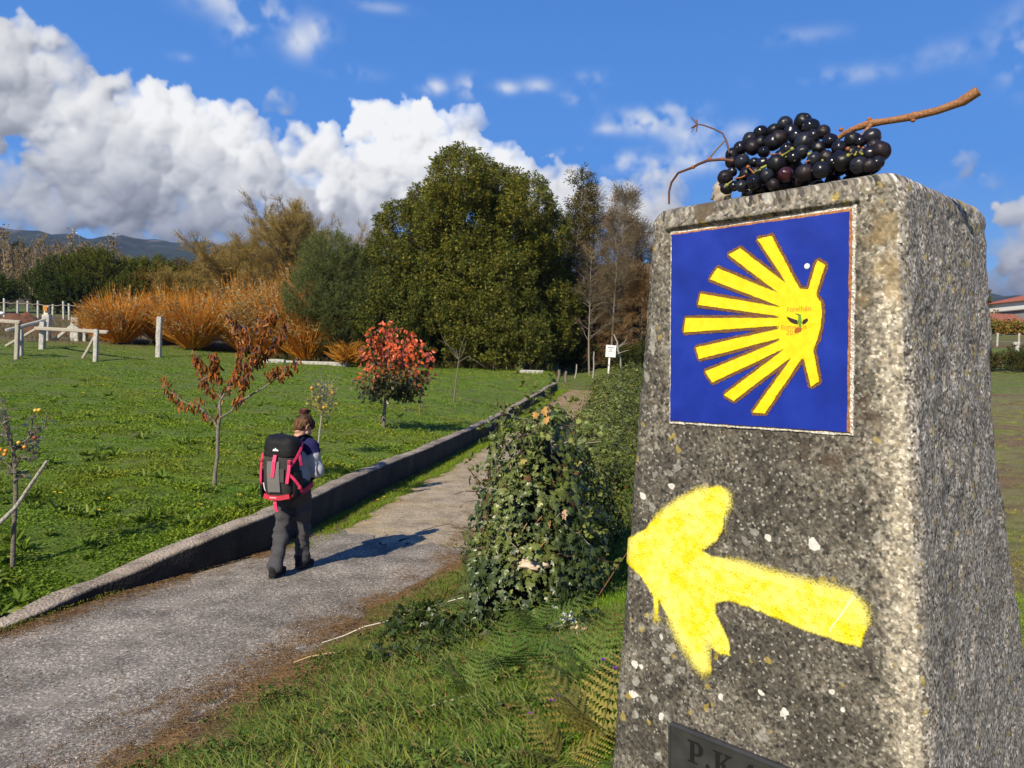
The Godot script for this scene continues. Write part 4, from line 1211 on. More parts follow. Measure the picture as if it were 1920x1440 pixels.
func build_meadow_things() -> void:
	# peach tree with brown hanging leaves
	var k := 0.00688
	var t := thing("peach_tree", "young peach tree with curled brown hanging leaves beside the walker", "tree", on(-3.82, 10.15))
	var mb := MB.new()
	mb.tube(chart([400, 915, 401, 901, 402, 875, 406, 843, 406, 793, 408, 778], k, 401, 901, 0.01), pf([0.032, 0.03, 0.025, 0.022, 0.021, 0.022]), 8, Color.WHITE)
	obj("trunk", mb.mesh(), mats.mid_bark, t)
	var bl := [[407, 785, 413, 769, 434, 756, 445, 740, 455, 719, 463, 688, 471, 659, 487, 632, 497, 593, 511, 558], [445, 740, 468, 725, 492, 711, 524, 688, 553, 653], [408, 782, 412, 767, 413, 738, 424, 714, 434, 693, 442, 672, 445, 632, 430, 590], [407, 785, 405, 764, 405, 730, 389, 719, 373, 701, 366, 672, 352, 648], [406, 790, 398, 775, 384, 766, 366, 751, 334, 743, 307, 725, 289, 698],
		[463, 688, 478, 665, 500, 640, 520, 615, 528, 590], [471, 659, 466, 630, 455, 600, 420, 575], [413, 738, 405, 700, 402, 668, 398, 650], [424, 714, 440, 700, 470, 690], [373, 701, 392, 690, 398, 660], [384, 766, 380, 745, 375, 728], [487, 632, 480, 600, 478, 575], [492, 711, 500, 690, 520, 672]]
	var xf := []
	for i in bl.size():
		var bb := MB.new()
		var p := chart(bl[i], k, 401, 901, 0.07 if i < 5 else 0.1)
		bb.tube(p, taper(p.size(), 0.016 if i < 5 else 0.008, 0.004), 5, Color.WHITE, false)
		obj("branch", bb.mesh(), mats.mid_bark, t)
		for j in range(1, p.size() - 1):
			var dense := 38 if p[j].y > 1.35 else (18 if j > 2 else 6)
			for m in dense + (3 if i == 5 or i == 0 else 0):
				if j < 3 and i < 3: continue
				var at := p[j].lerp(p[j + 1], rng.randf()) + rv() * 0.05
				var dn := (Vector3.DOWN + rv() * 0.45).normalized()
				xf.push_back(Transform3D(frame_y(dn, rng.randf() * TAU).scaled(Vector3.ONE * rng.randf_range(0.75, 1.2)), at))
	var lm := []
	for i in 3:
		var lb := MB.new()
		lb.leaf(Vector3.ZERO, Basis(), 0.115, 0.029, Color.WHITE, 0.5, 0.25 + 0.25 * i)
		lm.push_back(lb.mesh())
	var crown := Node3D.new(); crown.name = "crown"; t.add_child(crown)
	xf.shuffle()
	hang(crown, lm, leaf_mats([Color(0.30, 0.105, 0.02), Color(0.18, 0.065, 0.016), Color(0.38, 0.17, 0.04), Color(0.10, 0.04, 0.014), Color(0.33, 0.07, 0.02)], 0.6), xf)
	var rest := PackedColorArray()
	for x in xf.slice(300): rest.push_back(jit(Color(0.26, 0.095, 0.022), 0.45))
	if xf.size() > 300: many("foliage", lm[1], mats.leaf_dull, xf.slice(300), rest, t)
	# persimmon tree, red above and green below
	k = 0.01205
	t = thing("persimmon_tree", "small round persimmon tree with glowing red leaves", "tree", on(-2.88, 17.75))
	mb = MB.new()
	mb.tube(chart([718, 805, 718, 795, 719, 765, 721, 738, 724, 715, 730, 680, 728, 640], k, 718, 795, 0.02), pf([0.05, 0.045, 0.038, 0.036, 0.03, 0.022, 0.01]), 8, Color.WHITE)
	obj("trunk", mb.mesh(), mats.mid_bark, t)
	xf = []
	var red := []
	var extra := []
	var ecol := PackedColorArray()
	var ends := [[690, 655], [680, 690], [676, 715], [700, 625], [718, 608], [728, 622], [740, 650], [757, 622], [770, 650], [785, 645], [800, 660], [806, 690], [790, 705], [770, 720], [745, 735], [700, 735], [690, 725], [730, 690], [750, 690], [715, 675], [705, 690], [765, 690], [735, 715], [780, 675], [712, 650], [750, 665], [725, 655], [695, 700], [760, 735], [718, 725], [710, 745], [735, 742], [752, 722], [775, 735], [690, 742], [722, 700], [745, 705], [790, 722], [705, 712], [765, 712]]
	for e: Array in ends:
		e[0] = 737 + (e[0] - 737) * 0.9
		e[1] = minf(e[1] - 4, 728)
		var bb := MB.new()
		var c := chart([724, 715, (724 + e[0]) / 2, (715 + e[1]) / 2 + 6, e[0], e[1]], k, 718, 795, 0.0)
		var z := rng.randf_range(-0.62, 0.62)
		c[1].z = z * 0.5; c[2].z = z
		bb.tube(c, pf([0.014, 0.009, 0.004]), 4, Color.WHITE, false)
		obj("branch", bb.mesh(), mats.bark, t)
		for j in 36:
			var at := c[2] + rv() * Vector3(0.17, 0.17, 0.2) if j < 24 else c[1].lerp(c[2], rng.randf()) + rv() * 0.1
			var dirv := (Vector3(at.x * 0.5, -0.55, at.z * 0.5 + 0.1) + rv() * 0.6).normalized()
			var x := Transform3D(frame_y(dirv, rng.randf() * TAU).scaled(Vector3.ONE * rng.randf_range(0.8, 1.15)), at)
			var hue := clampf((at.y - 0.86) * 0.95 + absf(at.x - 0.2) * 0.35 + rng.randf_range(-0.3, 0.3), 0, 1)
			if j < 10: red.push_back([x, hue])
			else:
				extra.push_back(x)
				ecol.push_back(jit(Color(0.04, 0.055, 0.014).lerp(Color(0.12, 0.10, 0.02), minf(hue * 2.0, 1.0)).lerp(Color(0.54, 0.10, 0.022), smoothstep(0.4, 0.8, hue)), 0.25))
	var pl := MB.new()
	pl.leaf(Vector3.ZERO, Basis(), 0.125, 0.07, Color.WHITE, 0.2, 0.3)
	var plm := pl.mesh()
	crown = Node3D.new(); crown.name = "crown"; t.add_child(crown)
	var pm := leaf_mats([Color(0.035, 0.05, 0.013), Color(0.06, 0.075, 0.016), Color(0.14, 0.10, 0.02), Color(0.40, 0.13, 0.02), Color(0.54, 0.10, 0.02), Color(0.60, 0.10, 0.022)], 0.4)
	for i in red.size(): piece("leaf", i, plm, pm[clampi(int(red[i][1] * 6.0 + rng.randf_range(-0.7, 0.7)), 0, 5)], crown, red[i][0])
	many("foliage", plm, vmat(0.4, 0.45), extra, ecol, t)
	# small yellow leaved sapling
	k = 0.0091
	t = thing("yellow_sapling", "thin sapling with small yellow leaves just behind the walker", "tree", on(-3.27, 13.4))
	mb = MB.new()
	mb.tube(chart([594, 850, 596, 835, 599, 800, 602, 770, 604, 740, 606, 715], k, 597, 840, 0.02), pf([0.02, 0.019, 0.017, 0.015, 0.01, 0.005]), 6, Color.WHITE)
	for i in 26:
		var a := Vector3(0.06, rng.randf_range(0.7, 1.1), 0)
		var e := a + Vector3(rng.randf_range(-0.3, 0.3), rng.randf_range(0.15, 0.6), rng.randf_range(-0.3, 0.3))
		mb.tube(wobbly(a, e, 3, 0.06), taper(4, 0.006, 0.002), 3, Color.WHITE, false)
	obj("trunk", mb.mesh(), mats.pale_bark, t)
	xf = []
	for i in 230:
		var d := rdir() * pow(rng.randf(), 0.4)
		xf.push_back(Transform3D(frame_y(Vector3(d.x, 0.2, d.z) + rv() * 0.8, rng.randf() * TAU).scaled(Vector3.ONE * rng.randf_range(0.7, 1.2)), Vector3(0.06, 0.93, 0) + d * Vector3(0.24, 0.34, 0.24)))
	var sl := MB.new(); sl.leaf(Vector3.ZERO, Basis(), 0.085, 0.045, Color.WHITE)
	crown = Node3D.new(); crown.name = "crown"; t.add_child(crown)
	hang(crown, [sl.mesh()], leaf_mats([Color(0.36, 0.30, 0.035), Color(0.17, 0.17, 0.03), Color(0.27, 0.22, 0.03), Color(0.08, 0.085, 0.02)]), xf)
	for p: Vector3 in [Vector3(0.24, 1.05, 0.1), Vector3(-0.1, 1.12, 0.15), Vector3(0.12, 0.8, 0.2)]:
		var fb := MB.new(); fb.ball(Vector3.ZERO, Vector3(0.028, 0.03, 0.028), 6, 8, Color.WHITE)
		var f := obj("fruit", fb.mesh(), mat(0.62, 0.25, 0.03, 0.4), t)
		f.position = p
	# apple tree at the left edge
	k = 0.00474
	t = thing("apple_tree", "thin apple tree with a few yellow apples at the left edge of the meadow", "tree", on(-4.43, 7.0))
	mb = MB.new()
	mb.tube(chart([18, 1015, 20, 1000, 22, 920, 25, 860, 23, 820, 18, 775], k, 20, 1000, 0.01), pf([0.024, 0.022, 0.02, 0.019, 0.018, 0.015]), 7, Color.WHITE)
	obj("trunk", mb.mesh(), mats.bark, t)
	xf = []
	for b: Array in [[23, 822, 12, 806, 0, 795, -25, 785], [18, 775, 30, 765, 45, 755, 55, 725, 64, 698], [18, 775, 38, 768, 60, 760, 82, 752], [24, 806, 36, 790, 50, 786, 60, 790], [18, 775, 8, 750, -8, 720, -20, 690], [18, 775, 20, 745, 14, 715, 18, 690], [45, 755, 66, 735, 84, 728, 92, 700], [8, 750, -20, 745, -50, 735], [14, 715, -10, 700, -40, 680], [38, 768, 55, 778, 58, 790], [24, 830, 34, 822, 44, 826]]:
		var bb := MB.new()
		var p := chart(b, k, 20, 1000, 0.05)
		bb.tube(p, taper(p.size(), 0.011, 0.004), 5, Color.WHITE, false)
		obj("branch", bb.mesh(), mats.bark, t)
		for j in p.size() - 1:
			for m in 4:
				xf.push_back(Transform3D(frame_y((Vector3(0, -0.2, 0) + rv()).normalized(), rng.randf() * TAU).scaled(Vector3.ONE * rng.randf_range(0.7, 1.15)), p[j].lerp(p[j + 1], rng.randf()) + rv() * 0.03))
	crown = Node3D.new(); crown.name = "crown"; t.add_child(crown)
	var al := MB.new(); al.leaf(Vector3.ZERO, Basis(), 0.07, 0.036, Color.WHITE, 0.4, 0.4)
	hang(crown, [al.mesh()], leaf_mats([Color(0.03, 0.035, 0.016), Color(0.055, 0.065, 0.022), Color(0.12, 0.115, 0.04), Color(0.03, 0.022, 0.016), Color(0.10, 0.05, 0.025)]), xf)
	var n := 0
	for a: Array in [[67, 699, 0], [74, 698, 0], [10, 783, 1], [36, 760, 0], [47, 768, 1], [66, 750, 2], [12, 776, 1], [2, 775, 1]]:
		var fb := MB.new(); fb.ball(Vector3.ZERO, Vector3(0.019, 0.018, 0.019), 7, 10, Color.WHITE)
		var f := obj("apple", fb.mesh(), [mat(0.62, 0.42, 0.05, 0.35), mat(0.60, 0.25, 0.03, 0.35), mat(0.28, 0.04, 0.03, 0.35)][a[2]], t)
		f.position = chart([a[0], a[1]], k, 20, 1000)[0] + Vector3(0, 0, 0.05)
		n += 1
	var pb := MB.new()
	var o := on(-4.43, 6.9)
	pb.tube(pv([Vector3(-4.95, o.y - 0.05, -6.75), Vector3(-4.55, o.y + 0.36, -6.86), Vector3(-4.36, o.y + 0.58, -6.92), Vector3(-4.18, o.y + 0.88, -6.95), Vector3(-4.1, o.y + 1.0, -6.95)]), pf([0.022, 0.020, 0.018, 0.015, 0.013]), 7, Color.WHITE)
	tag(obj("prop_pole", pb.mesh(), mats.pale_bark), "whitish pole leaning across the trunk of the apple tree", "pole")
	# bare sapling and a stake
	k = 0.0169
	t = thing("bare_sapling", "thin leafless sapling in the meadow near the end of the wall", "tree", on(-1.83, 25.0))
	mb = MB.new()
	mb.tube(chart([851, 755, 852, 742, 855, 700, 859, 662, 853, 640], k, 852, 745, 0.02), pf([0.03, 0.028, 0.022, 0.016, 0.006]), 6, Color.WHITE)
	obj("trunk", mb.mesh(), mats.bark, t)
	for b: Array in [[859, 662, 850, 645, 835, 632, 820, 625], [859, 662, 868, 645, 872, 628], [857, 668, 875, 655, 890, 662, 905, 672], [857, 660, 848, 650, 838, 640], [859, 662, 862, 640, 870, 615], [835, 632, 825, 615]]:
		var bb := MB.new()
		var p := chart(b, k, 852, 745, 0.1)
		bb.tube(p, taper(p.size(), 0.014, 0.004), 4, Color.WHITE, false)
		obj("branch", bb.mesh(), mats.bark, t)
	mb = MB.new()
	mb.tube(pv([Vector3(0, -0.1, 0), Vector3(0, 0.35, 0)]), pf([0.022, 0.022]), 6, Color(0.2, 0.12, 0.05))
	t = thing("stake", "thin dark stake in the grass behind the red persimmon tree", "stake", on(-2.45, 21.0))
	obj("shaft", mb.mesh(), mats.plain, t)
	mb = MB.new()
	mb.tube(pv([Vector3(0, 0.35, 0), Vector3(0.02, 0.78, 0)]), pf([0.026, 0.026]), 6, Color(0.02, 0.02, 0.02))
	obj("sleeve", mb.mesh(), mats.plain, t)
	# dandelions
	var db := MB.new()
	for i in 11:
		var a := TAU * i / 11
		db.leaf(Vector3.ZERO, frame_y(Vector3(cos(a), 0.35, sin(a))), 0.018, 0.008, Color.WHITE)
	xf = []
	var cols := PackedColorArray()
	for p: Array in [[-4.6, 9.0], [-3.5, 8.9], [-3.3, 9.6], [-5.4, 9.3], [-5.3, 9.25], [-6.2, 9.4], [-2.6, 13.0], [-3.0, 15.2], [-8.5, 16.0], [-9.5, 19.0], [-4.4, 8.4], [-2.2, 11.2], [-9.1, 13.2], [-20.5, 36.0], [-19.6, 36.4], [-18.8, 36.2], [-12.0, 22.0], [-13.0, 25.0], [-2.5, 16.5], [-1.9, 11.35], [-1.85, 11.6], [-1.2, 16.4]]:
		xf.push_back(Transform3D(Basis().scaled(Vector3.ONE * (1.3 if p[1] < 20.0 else 3.0)), on(p[0], p[1], 0.07)))
		cols.push_back(Color(0.75, 0.55, 0.02))
	tag(many("dandelion_flowers", db.mesh(), mats.leaf, xf, cols), "yellow dandelion flowers dotted over the grass", "", "", "stuff")

# ---------------------------------------------------------------- fences, sign, right side
func bar(a: Vector3, b: Vector3, w: float, h: float, wear := 0.006) -> ArrayMesh:   # a squared beam between two points, a little uneven
	var mb := MB.new()
	var dirv := (b - a).normalized()
	var side := dirv.cross(Vector3.UP)
	if side.length() < 0.1: side = Vector3.RIGHT
	side = side.normalized()
	var up := side.cross(dirv)
	var rings := []
	var n := 7
	for i in n + 1:
		var c := a.lerp(b, float(i) / n) + rv() * wear
		var r := PackedVector3Array()
		for q: Vector2 in [Vector2(-1, -0.7), Vector2(-0.7, -1), Vector2(0.7, -1), Vector2(1, -0.7), Vector2(1, 0.7), Vector2(0.7, 1), Vector2(-0.7, 1), Vector2(-1, 0.7)]:
			r.push_back(c + side * q.x * w * 0.5 + up * q.y * h * 0.5 + rv() * wear * 0.6)
		rings.push_back(r)
	mb.loft(rings, Color.WHITE)
	mb.smooth()
	return mb.mesh()

func rel(t: Node3D, x: float, y: float, d: float) -> Vector3: return Vector3(x, y, -d) - t.position

func build_fences() -> void:
	# granite trellis: posts with long rails and slanting braces
	var t := thing("stone_trellis", "weathered trellis of granite posts with a long pale rail, left of the osiers", "trellis", on(-21.3, 40.0))
	obj("post", bar(rel(t, -21.2, 1.0, 40.0), rel(t, -21.15, 3.0, 40.0), 0.21, 0.21), mats.granite, t)
	obj("post", bar(rel(t, -27.2, 1.4, 45.5), rel(t, -27.15, 3.45, 45.5), 0.3, 0.3), mats.granite, t)
	obj("rail", bar(rel(t, -27.4, 3.05, 45.2), rel(t, -20.4, 2.86, 39.6), 0.14, 0.19, 0.012), mats.grey_wood, t)
	obj("brace", bar(rel(t, -21.9, 1.5, 40.1), rel(t, -21.25, 2.65, 40.05), 0.10, 0.12), mats.grey_wood, t)
	obj("brace", bar(rel(t, -29.6, 2.0, 46.0), rel(t, -27.3, 3.2, 45.6), 0.12, 0.14), mats.grey_wood, t)
	t = thing("stone_trellis", "square pale post with a rail running out of the left edge", "trellis", on(-25.2, 40.0))
	obj("post", bar(rel(t, -25.2, 1.0, 40.0), rel(t, -25.15, 3.3, 40.0), 0.20, 0.20), mats.grey_wood, t)
	obj("rail", bar(rel(t, -30.5, 3.55, 40.4), rel(t, -25.0, 3.22, 39.95), 0.15, 0.19, 0.012), mats.grey_wood, t)
	obj("post", bar(rel(t, -26.0, 1.3, 41.6), rel(t, -26.0, 2.9, 41.6), 0.24, 0.24), mats.granite, t)
	t = thing("stone_post_pair", "tall granite post with a sloping stone rail and an orange board on top", "trellis", on(-29.6, 50.0))
	obj("post", bar(rel(t, -29.6, 2.0, 50.0), rel(t, -29.6, 4.0, 50.0), 0.5, 0.45, 0.02), mats.granite, t)
	obj("rail", bar(rel(t, -30.9, 2.9, 48.0), rel(t, -29.5, 3.72, 50.0), 0.2, 0.22), mats.granite, t)
	obj("stub", bar(rel(t, -29.75, 3.9, 50.2), rel(t, -29.7, 4.6, 50.2), 0.3, 0.2), mats.pale_wood, t)
	var ob := MB.new(); ob.box(Transform3D(Basis(), rel(t, -29.7, 4.42, 49.98)), Vector3(0.26, 0.34, 0.04), Color(0.45, 0.19, 0.02), 0.008)
	obj("board", ob.mesh(), mats.plain, t)
	t = thing("stone_post_pair", "stout whitish granite post with a slanting brace on its left", "trellis", on(-28.0, 50.5))
	obj("post", bar(rel(t, -28.0, 2.2, 50.5), rel(t, -28.0, 3.95, 50.5), 0.55, 0.5, 0.03), mats.granite, t)
	obj("brace", bar(rel(t, -29.5, 2.3, 50.4), rel(t, -28.1, 3.45, 50.4), 0.2, 0.2), mats.granite, t)
	obj("stub", bar(rel(t, -27.6, 2.3, 50.7), rel(t, -27.6, 3.3, 50.7), 0.4, 0.36, 0.03), mats.granite, t)
	var lone := obj("stone_post", bar(Vector3(0, -0.3, 0), Vector3(0.06, 2.2, 0), 0.27, 0.27, 0.012), mats.granite)
	lone.position = on(-19.35, 43.0)
	tag(lone, "lone upright granite post in front of the orange osiers", "post")
	# wire fence beyond the soil field
	t = thing("wire_fence", "low wire fence of pale posts beyond the brown soil field", "fence", on(-44.0, 78.0))
	var o := t.position
	var tops := []
	for i in 15:
		var x := -52.5 + i * 1.25 + rng.randf_range(-0.35, 0.35)
		var d := 78.0 - i * 0.25
		var g := on(x, d)
		var h := rng.randf_range(1.35, 1.8)
		obj("post", bar(g - o - Vector3(0, 0.2, 0), g - o + Vector3(rng.randf_range(-0.05, 0.05), h, 0), 0.17, 0.17), mats.granite, t)
		tops.push_back(g - o + Vector3(0, minf(h - 0.1, 1.4), 0.1))
	for i in tops.size() - 1:
		var wb := MB.new()
		wb.tube(pv([tops[i], tops[i].lerp(tops[i + 1], 0.5) - Vector3(0, 0.08, 0), tops[i + 1]]), pf([0.035, 0.035, 0.035]), 4, Color(0.3, 0.26, 0.2), false)
		obj("wire", wb.mesh(), mats.plain, t)
	# heaps of earth
	for a: Array in [[-42.5, 68.0, 2.6, 0.95, "brown heap of earth in front of the wire fence"], [-31.0, 55.5, 1.7, 0.6, "reddish heap of earth behind the stout granite post"], [-34.5, 57.0, 1.5, 0.5, "low reddish heap of earth left of the stout granite post"]]:
		var hb := MB.new()
		for j in 9:
			for i in 25:
				var ang := TAU * i / 24
				var q := j / 8.0
				var y: float = a[3] * pow(cos(q * PI * 0.5), 1.3) * (1.0 + nz.get_noise_2d(cos(ang) * q * 2 + a[0], sin(ang) * q * 2) * 0.5) - 0.12
				hb.vert(Vector3(cos(ang) * q * a[2], y, sin(ang) * q * a[2] * 0.7), Vector3.ZERO, Color(0.13, 0.055, 0.03))
		for j in 8:
			for i in 24:
				var b := j * 25 + i
				hb.ix.append_array([b, b + 1, b + 26, b, b + 26, b + 25])
		hb.smooth()
		var hp := obj("soil_heap", hb.mesh(), mats.soil)
		hp.position = on(a[0], a[1])
		tag(hp, a[4], "soil heap")
	var wb := MB.new()
	wb.ball(Vector3.ZERO, Vector3(0.32, 0.16, 0.2), 8, 12, Color(0.8, 0.8, 0.8))
	var sack := obj("white_sack", wb.mesh(), mats.white_paint)
	sack.position = on(-45.5, 70.0, 0.7)
	tag(sack, "small white sack lying on the soil left of the heap", "sack")
	wb = MB.new()
	wb.tube(pv([Vector3(0, 0, 0), Vector3(0.05, 0.3, 0), Vector3(0.1, 0.75, 0)]), pf([0.16, 0.2, 0.05]), 7, Color(0.8, 0.8, 0.8))
	sack = obj("white_sack", wb.mesh(), mats.white_paint)
	sack.position = on(-37.0, 72.0, 0.1)
	tag(sack, "white plastic sheet tied upright near the right end of the wire fence", "plastic sheet")
	# small posts by the end of the path
	var n := 0
	for a: Array in [[2.45, 42.0, 0.62, 0.09, "brown wooden stump post left of its twin, beyond the end of the wall"], [2.85, 42.2, 0.55, 0.09, "brown wooden stump post right of its twin, beyond the end of the wall"]]:
		var pb := MB.new()
		pb.tube(wobbly(Vector3(0, -0.2, 0), Vector3(0.04, a[2], 0), 3, 0.05), taper(4, a[3], a[3] * 0.8), 7, Color.WHITE)
		var p := obj("stump_post", pb.mesh(), mats.bark)
		p.position = on(a[0], a[1])
		tag(p, a[4], "post")
	n = 0
	for a: Array in [[-1.1, 45.5, 1.0, "thin grey post at the meadow edge under the great tree"], [-0.3, 45.8, 0.9, "thin grey post right of the first under the great tree"], [0.6, 45.5, 1.3, "taller thin post under the great tree, left of the slab edge"], [4.6, 45.0, 1.5, "pale thin broken trunk among the shrubs left of the sign"], [3.6, 45.2, 0.8, "short pale leaning stick left of the pale broken trunk"]]:
		var pb := MB.new()
		pb.tube(wobbly(Vector3(0, -0.2, 0), Vector3(rng.randf_range(-0.12, 0.12), a[2], 0), 4, 0.04), taper(5, 0.055, 0.04), 5, Color.WHITE)
		var p := obj("thin_post", pb.mesh(), mats.pale_bark)
		p.position = on(a[0], a[1])
		tag(p, a[3], "post")

func build_sign() -> void:
	var at := on(4.62, 38.0)
	var t := thing("white_sign", "white notice board on a white post behind the hedge", "sign", at, 0.12)
	t.rotation.z = -0.03
	var y := 2.86 - at.y
	var mb := MB.new()
	mb.box(Transform3D(Basis(), Vector3(0, (y - 0.2) / 2, 0)), Vector3(0.08, y + 0.2, 0.06), Color.WHITE, 0.008)
	obj("post", mb.mesh(), mats.white_paint, t)
	mb = MB.new()
	mb.box(Transform3D(Basis(), Vector3(0.04, y - 0.27, 0.05)), Vector3(0.5, 0.58, 0.03), Color.WHITE, 0.006)
	obj("board", mb.mesh(), mats.white_paint, t)
	var ink := mat(0.08, 0.09, 0.11, 0.7)
	for a: Array in [[0.06, 0.10, [0.02, 0.05, 0.03, 0.06, 0.04, 0.05, 0.05]], [0.05, 0.18, [0.04, 0.03]], [0.05, 0.265, [0.05, 0.03, 0.04, 0.05]]]:
		var lb := MB.new()
		var x := -0.16 if a[2].size() > 4 else (-0.04 if a[2].size() == 2 else -0.11)
		for w: float in a[2]:
			lb.box(Transform3D(Basis(), Vector3(x + 0.04 + w / 2, y - a[1], 0.067)), Vector3(w * 0.8, 0.035, 0.003), Color.WHITE)
			x += w
		obj("lettering", lb.mesh(), ink, t, "stuff")
	for x: float in [-0.12, 0.08]:
		var bb := MB.new()
		bb.tube(pv([Vector3(x, y - 0.48, 0.062), Vector3(x, y - 0.48, 0.072)]), pf([0.018, 0.014]), 8, Color.WHITE)
		obj("bolt", bb.mesh(), mat(0.4, 0.4, 0.4, 0.5), t)
	# dead trunk beside it
	var db := MB.new()
	db.tube(wobbly(Vector3(0, 0, 0), Vector3(-0.35, 2.0, 0), 5, 0.05), taper(6, 0.07, 0.03), 6, Color.WHITE)
	for k in 5:
		var a := Vector3(-0.15, rng.randf_range(0.9, 1.7), 0)
		db.tube(wobbly(a, a + Vector3(rng.randf_range(-0.5, 0.6), rng.randf_range(0.2, 0.7), rng.randf_range(-0.3, 0.3)), 3, 0.06), taper(4, 0.025, 0.008), 4, Color.WHITE, false)
	var o := obj("dead_trunk", db.mesh(), mats.pale_bark)
	o.position = on(5.25, 38.5, 0.3)
	tag(o, "crooked dead trunk just right of the white sign", "tree trunk")

func window(t: Node3D, p: Vector3, w: float, h: float, glass: Material, frame: Material) -> void:
	var f := MB.new()
	for s: float in [-1.0, 1.0]:
		f.box(Transform3D(Basis(), Vector3(s * (w / 2 - 0.04), 0, 0)), Vector3(0.08, h, 0.08), Color.WHITE)
		f.box(Transform3D(Basis(), Vector3(0, s * (h / 2 - 0.04), 0)), Vector3(w - 0.16, 0.08, 0.08), Color.WHITE)
	f.box(Transform3D(), Vector3(0.05, h - 0.16, 0.06), Color.WHITE)
	var o := obj("window", f.mesh(), frame, t)
	o.position = p
	var g := MB.new()
	g.box(Transform3D(), Vector3(w - 0.14, h - 0.14, 0.02), Color.WHITE)
	var q := obj("pane", g.mesh(), glass, o)
	q.position = Vector3(0, 0, -0.03)

func build_right_side() -> void:
	# the road across the rise
	var mb := MB.new()
	for i in 61:
		var x := lerpf(13.0, 120.0, i / 60.0)
		for d: float in [44.2, 46.5, 48.8]: mb.vert(on(x, d + (x - 26.0) * 0.03, 0.03), Vector3.ZERO, Color(0.75, 0.8, 0.95))
	for i in 60:
		for j in 2:
			var a := i * 3 + j
			mb.ix.append_array([a, a + 1, a + 4, a, a + 4, a + 3])
	mb.smooth()
	tag(obj("road", mb.mesh(), mats.asphalt), "grey asphalt road on the rise at the right edge", "", "", "structure")
	for off: float in [44.5, 48.4]:
		var lb := MB.new()
		for i in 61:
			var x := lerpf(13.0, 120.0, i / 60.0)
			for d: float in [off, off + 0.18]: lb.vert(on(x, d + (x - 26.0) * 0.03, 0.038), Vector3.ZERO, Color(0.75, 0.75, 0.73))
		for i in 60:
			var a := i * 2
			lb.ix.append_array([a, a + 1, a + 3, a, a + 3, a + 2])
		lb.smooth()
		tag(obj("road_line", lb.mesh(), mats.plain), "white edge line of the road", "", "", "structure")
	var glass := mat(0.03, 0.035, 0.045, 0.1)
	var frame := mat(0.6, 0.6, 0.58, 0.5)
	var tile := mat(0.36, 0.10, 0.05, 0.85)
	# white house
	var g := on(63.8, 92.0, -1.5)
	var t := thing("white_house", "white two storey house with orange tiled roof at the right edge", "house", g)
	mb = MB.new()
	mb.box(Transform3D(Basis(), Vector3(0, 1.0, 0)), Vector3(13.5, 4.9, 9.0), Color.WHITE)
	obj("wall", mb.mesh(), mats.white_paint, t)
	mb = MB.new()
	mb.box(Transform3D(Basis(), Vector3(0, 1.15, 4.52)), Vector3(13.6, 0.14, 0.12), Color.WHITE)
	obj("string_course", mb.mesh(), mat(0.3, 0.3, 0.3, 0.8), t)
	mb = MB.new()
	var e := [Vector3(-7.1, 3.4, 5.0), Vector3(7.1, 3.4, 5.0), Vector3(7.1, 3.4, -5.0), Vector3(-7.1, 3.4, -5.0)]
	var r := [Vector3(-3.0, 4.7, 0), Vector3(3.0, 4.7, 0)]
	mb.quad(e[0], e[1], r[1], r[0], Color.WHITE); mb.quad(e[2], e[3], r[0], r[1], Color.WHITE); mb.tri(e[1], e[2], r[1], Color.WHITE); mb.tri(e[3], e[0], r[0], Color.WHITE); mb.quad(e[0], e[3], e[2], e[1], Color.WHITE)
	obj("roof", mb.mesh(), tile, t)
	for i in 6:
		window(t, Vector3(-5.6 + i * 2.1, 2.35, 4.5), 0.75, 1.25, glass, frame)
		window(t, Vector3(-5.6 + i * 2.1, 0.05, 4.5), 0.75, 1.1, glass, frame)
	# grey barn and red roofed shed
	g = on(51.5, 76.0)
	t = thing("grey_barn", "grey rendered building with a white window below the white house", "house", g)
	mb = MB.new(); mb.box(Transform3D(Basis(), Vector3(0, 0.55, 0)), Vector3(6.6, 2.3, 5.0), Color.WHITE)
	obj("wall", mb.mesh(), mat(0.28, 0.28, 0.26, 0.9), t)
	mb = MB.new(); mb.box(Transform3D(Basis(), Vector3(0, 1.78, 0)), Vector3(7.0, 0.14, 5.5), Color.WHITE, 0.03)
	obj("roof", mb.mesh(), mat(0.2, 0.19, 0.18, 0.9), t)
	window(t, Vector3(-1.9, 0.75, 2.5), 1.0, 1.1, glass, frame)
	window(t, Vector3(0.6, 0.75, 2.5), 1.0, 1.1, glass, frame)
	g = on(45.2, 75.5)
	t = thing("red_roofed_shed", "low shed with a rusty red roof left of the grey building", "shed", g)
	mb = MB.new(); mb.box(Transform3D(Basis(), Vector3(0, 0.0, 0)), Vector3(5.0, 1.2, 3.6), Color.WHITE)
	obj("wall", mb.mesh(), mat(0.42, 0.40, 0.37, 0.9), t)
	mb = MB.new()
	mb.quad(Vector3(-2.8, 0.5, 2.1), Vector3(2.8, 0.5, 2.1), Vector3(2.5, 1.45, 0), Vector3(-2.5, 1.45, 0), Color.WHITE); mb.quad(Vector3(2.8, 0.5, -2.1), Vector3(-2.8, 0.5, -2.1), Vector3(-2.5, 1.45, 0), Vector3(2.5, 1.45, 0), Color.WHITE)
	mb.tri(Vector3(-2.8, 0.5, 2.1), Vector3(-2.5, 1.45, 0), Vector3(-2.8, 0.5, -2.1), Color.WHITE); mb.tri(Vector3(2.8, 0.5, -2.1), Vector3(2.5, 1.45, 0), Vector3(2.8, 0.5, 2.1), Color.WHITE)
	obj("roof", mb.mesh(), tri_mat(noise_tex(0.02, 4, [0.0, 0.16, 0.05, 0.03, 1.0, 0.36, 0.14, 0.09], 91), 4.0, 0.9), t)
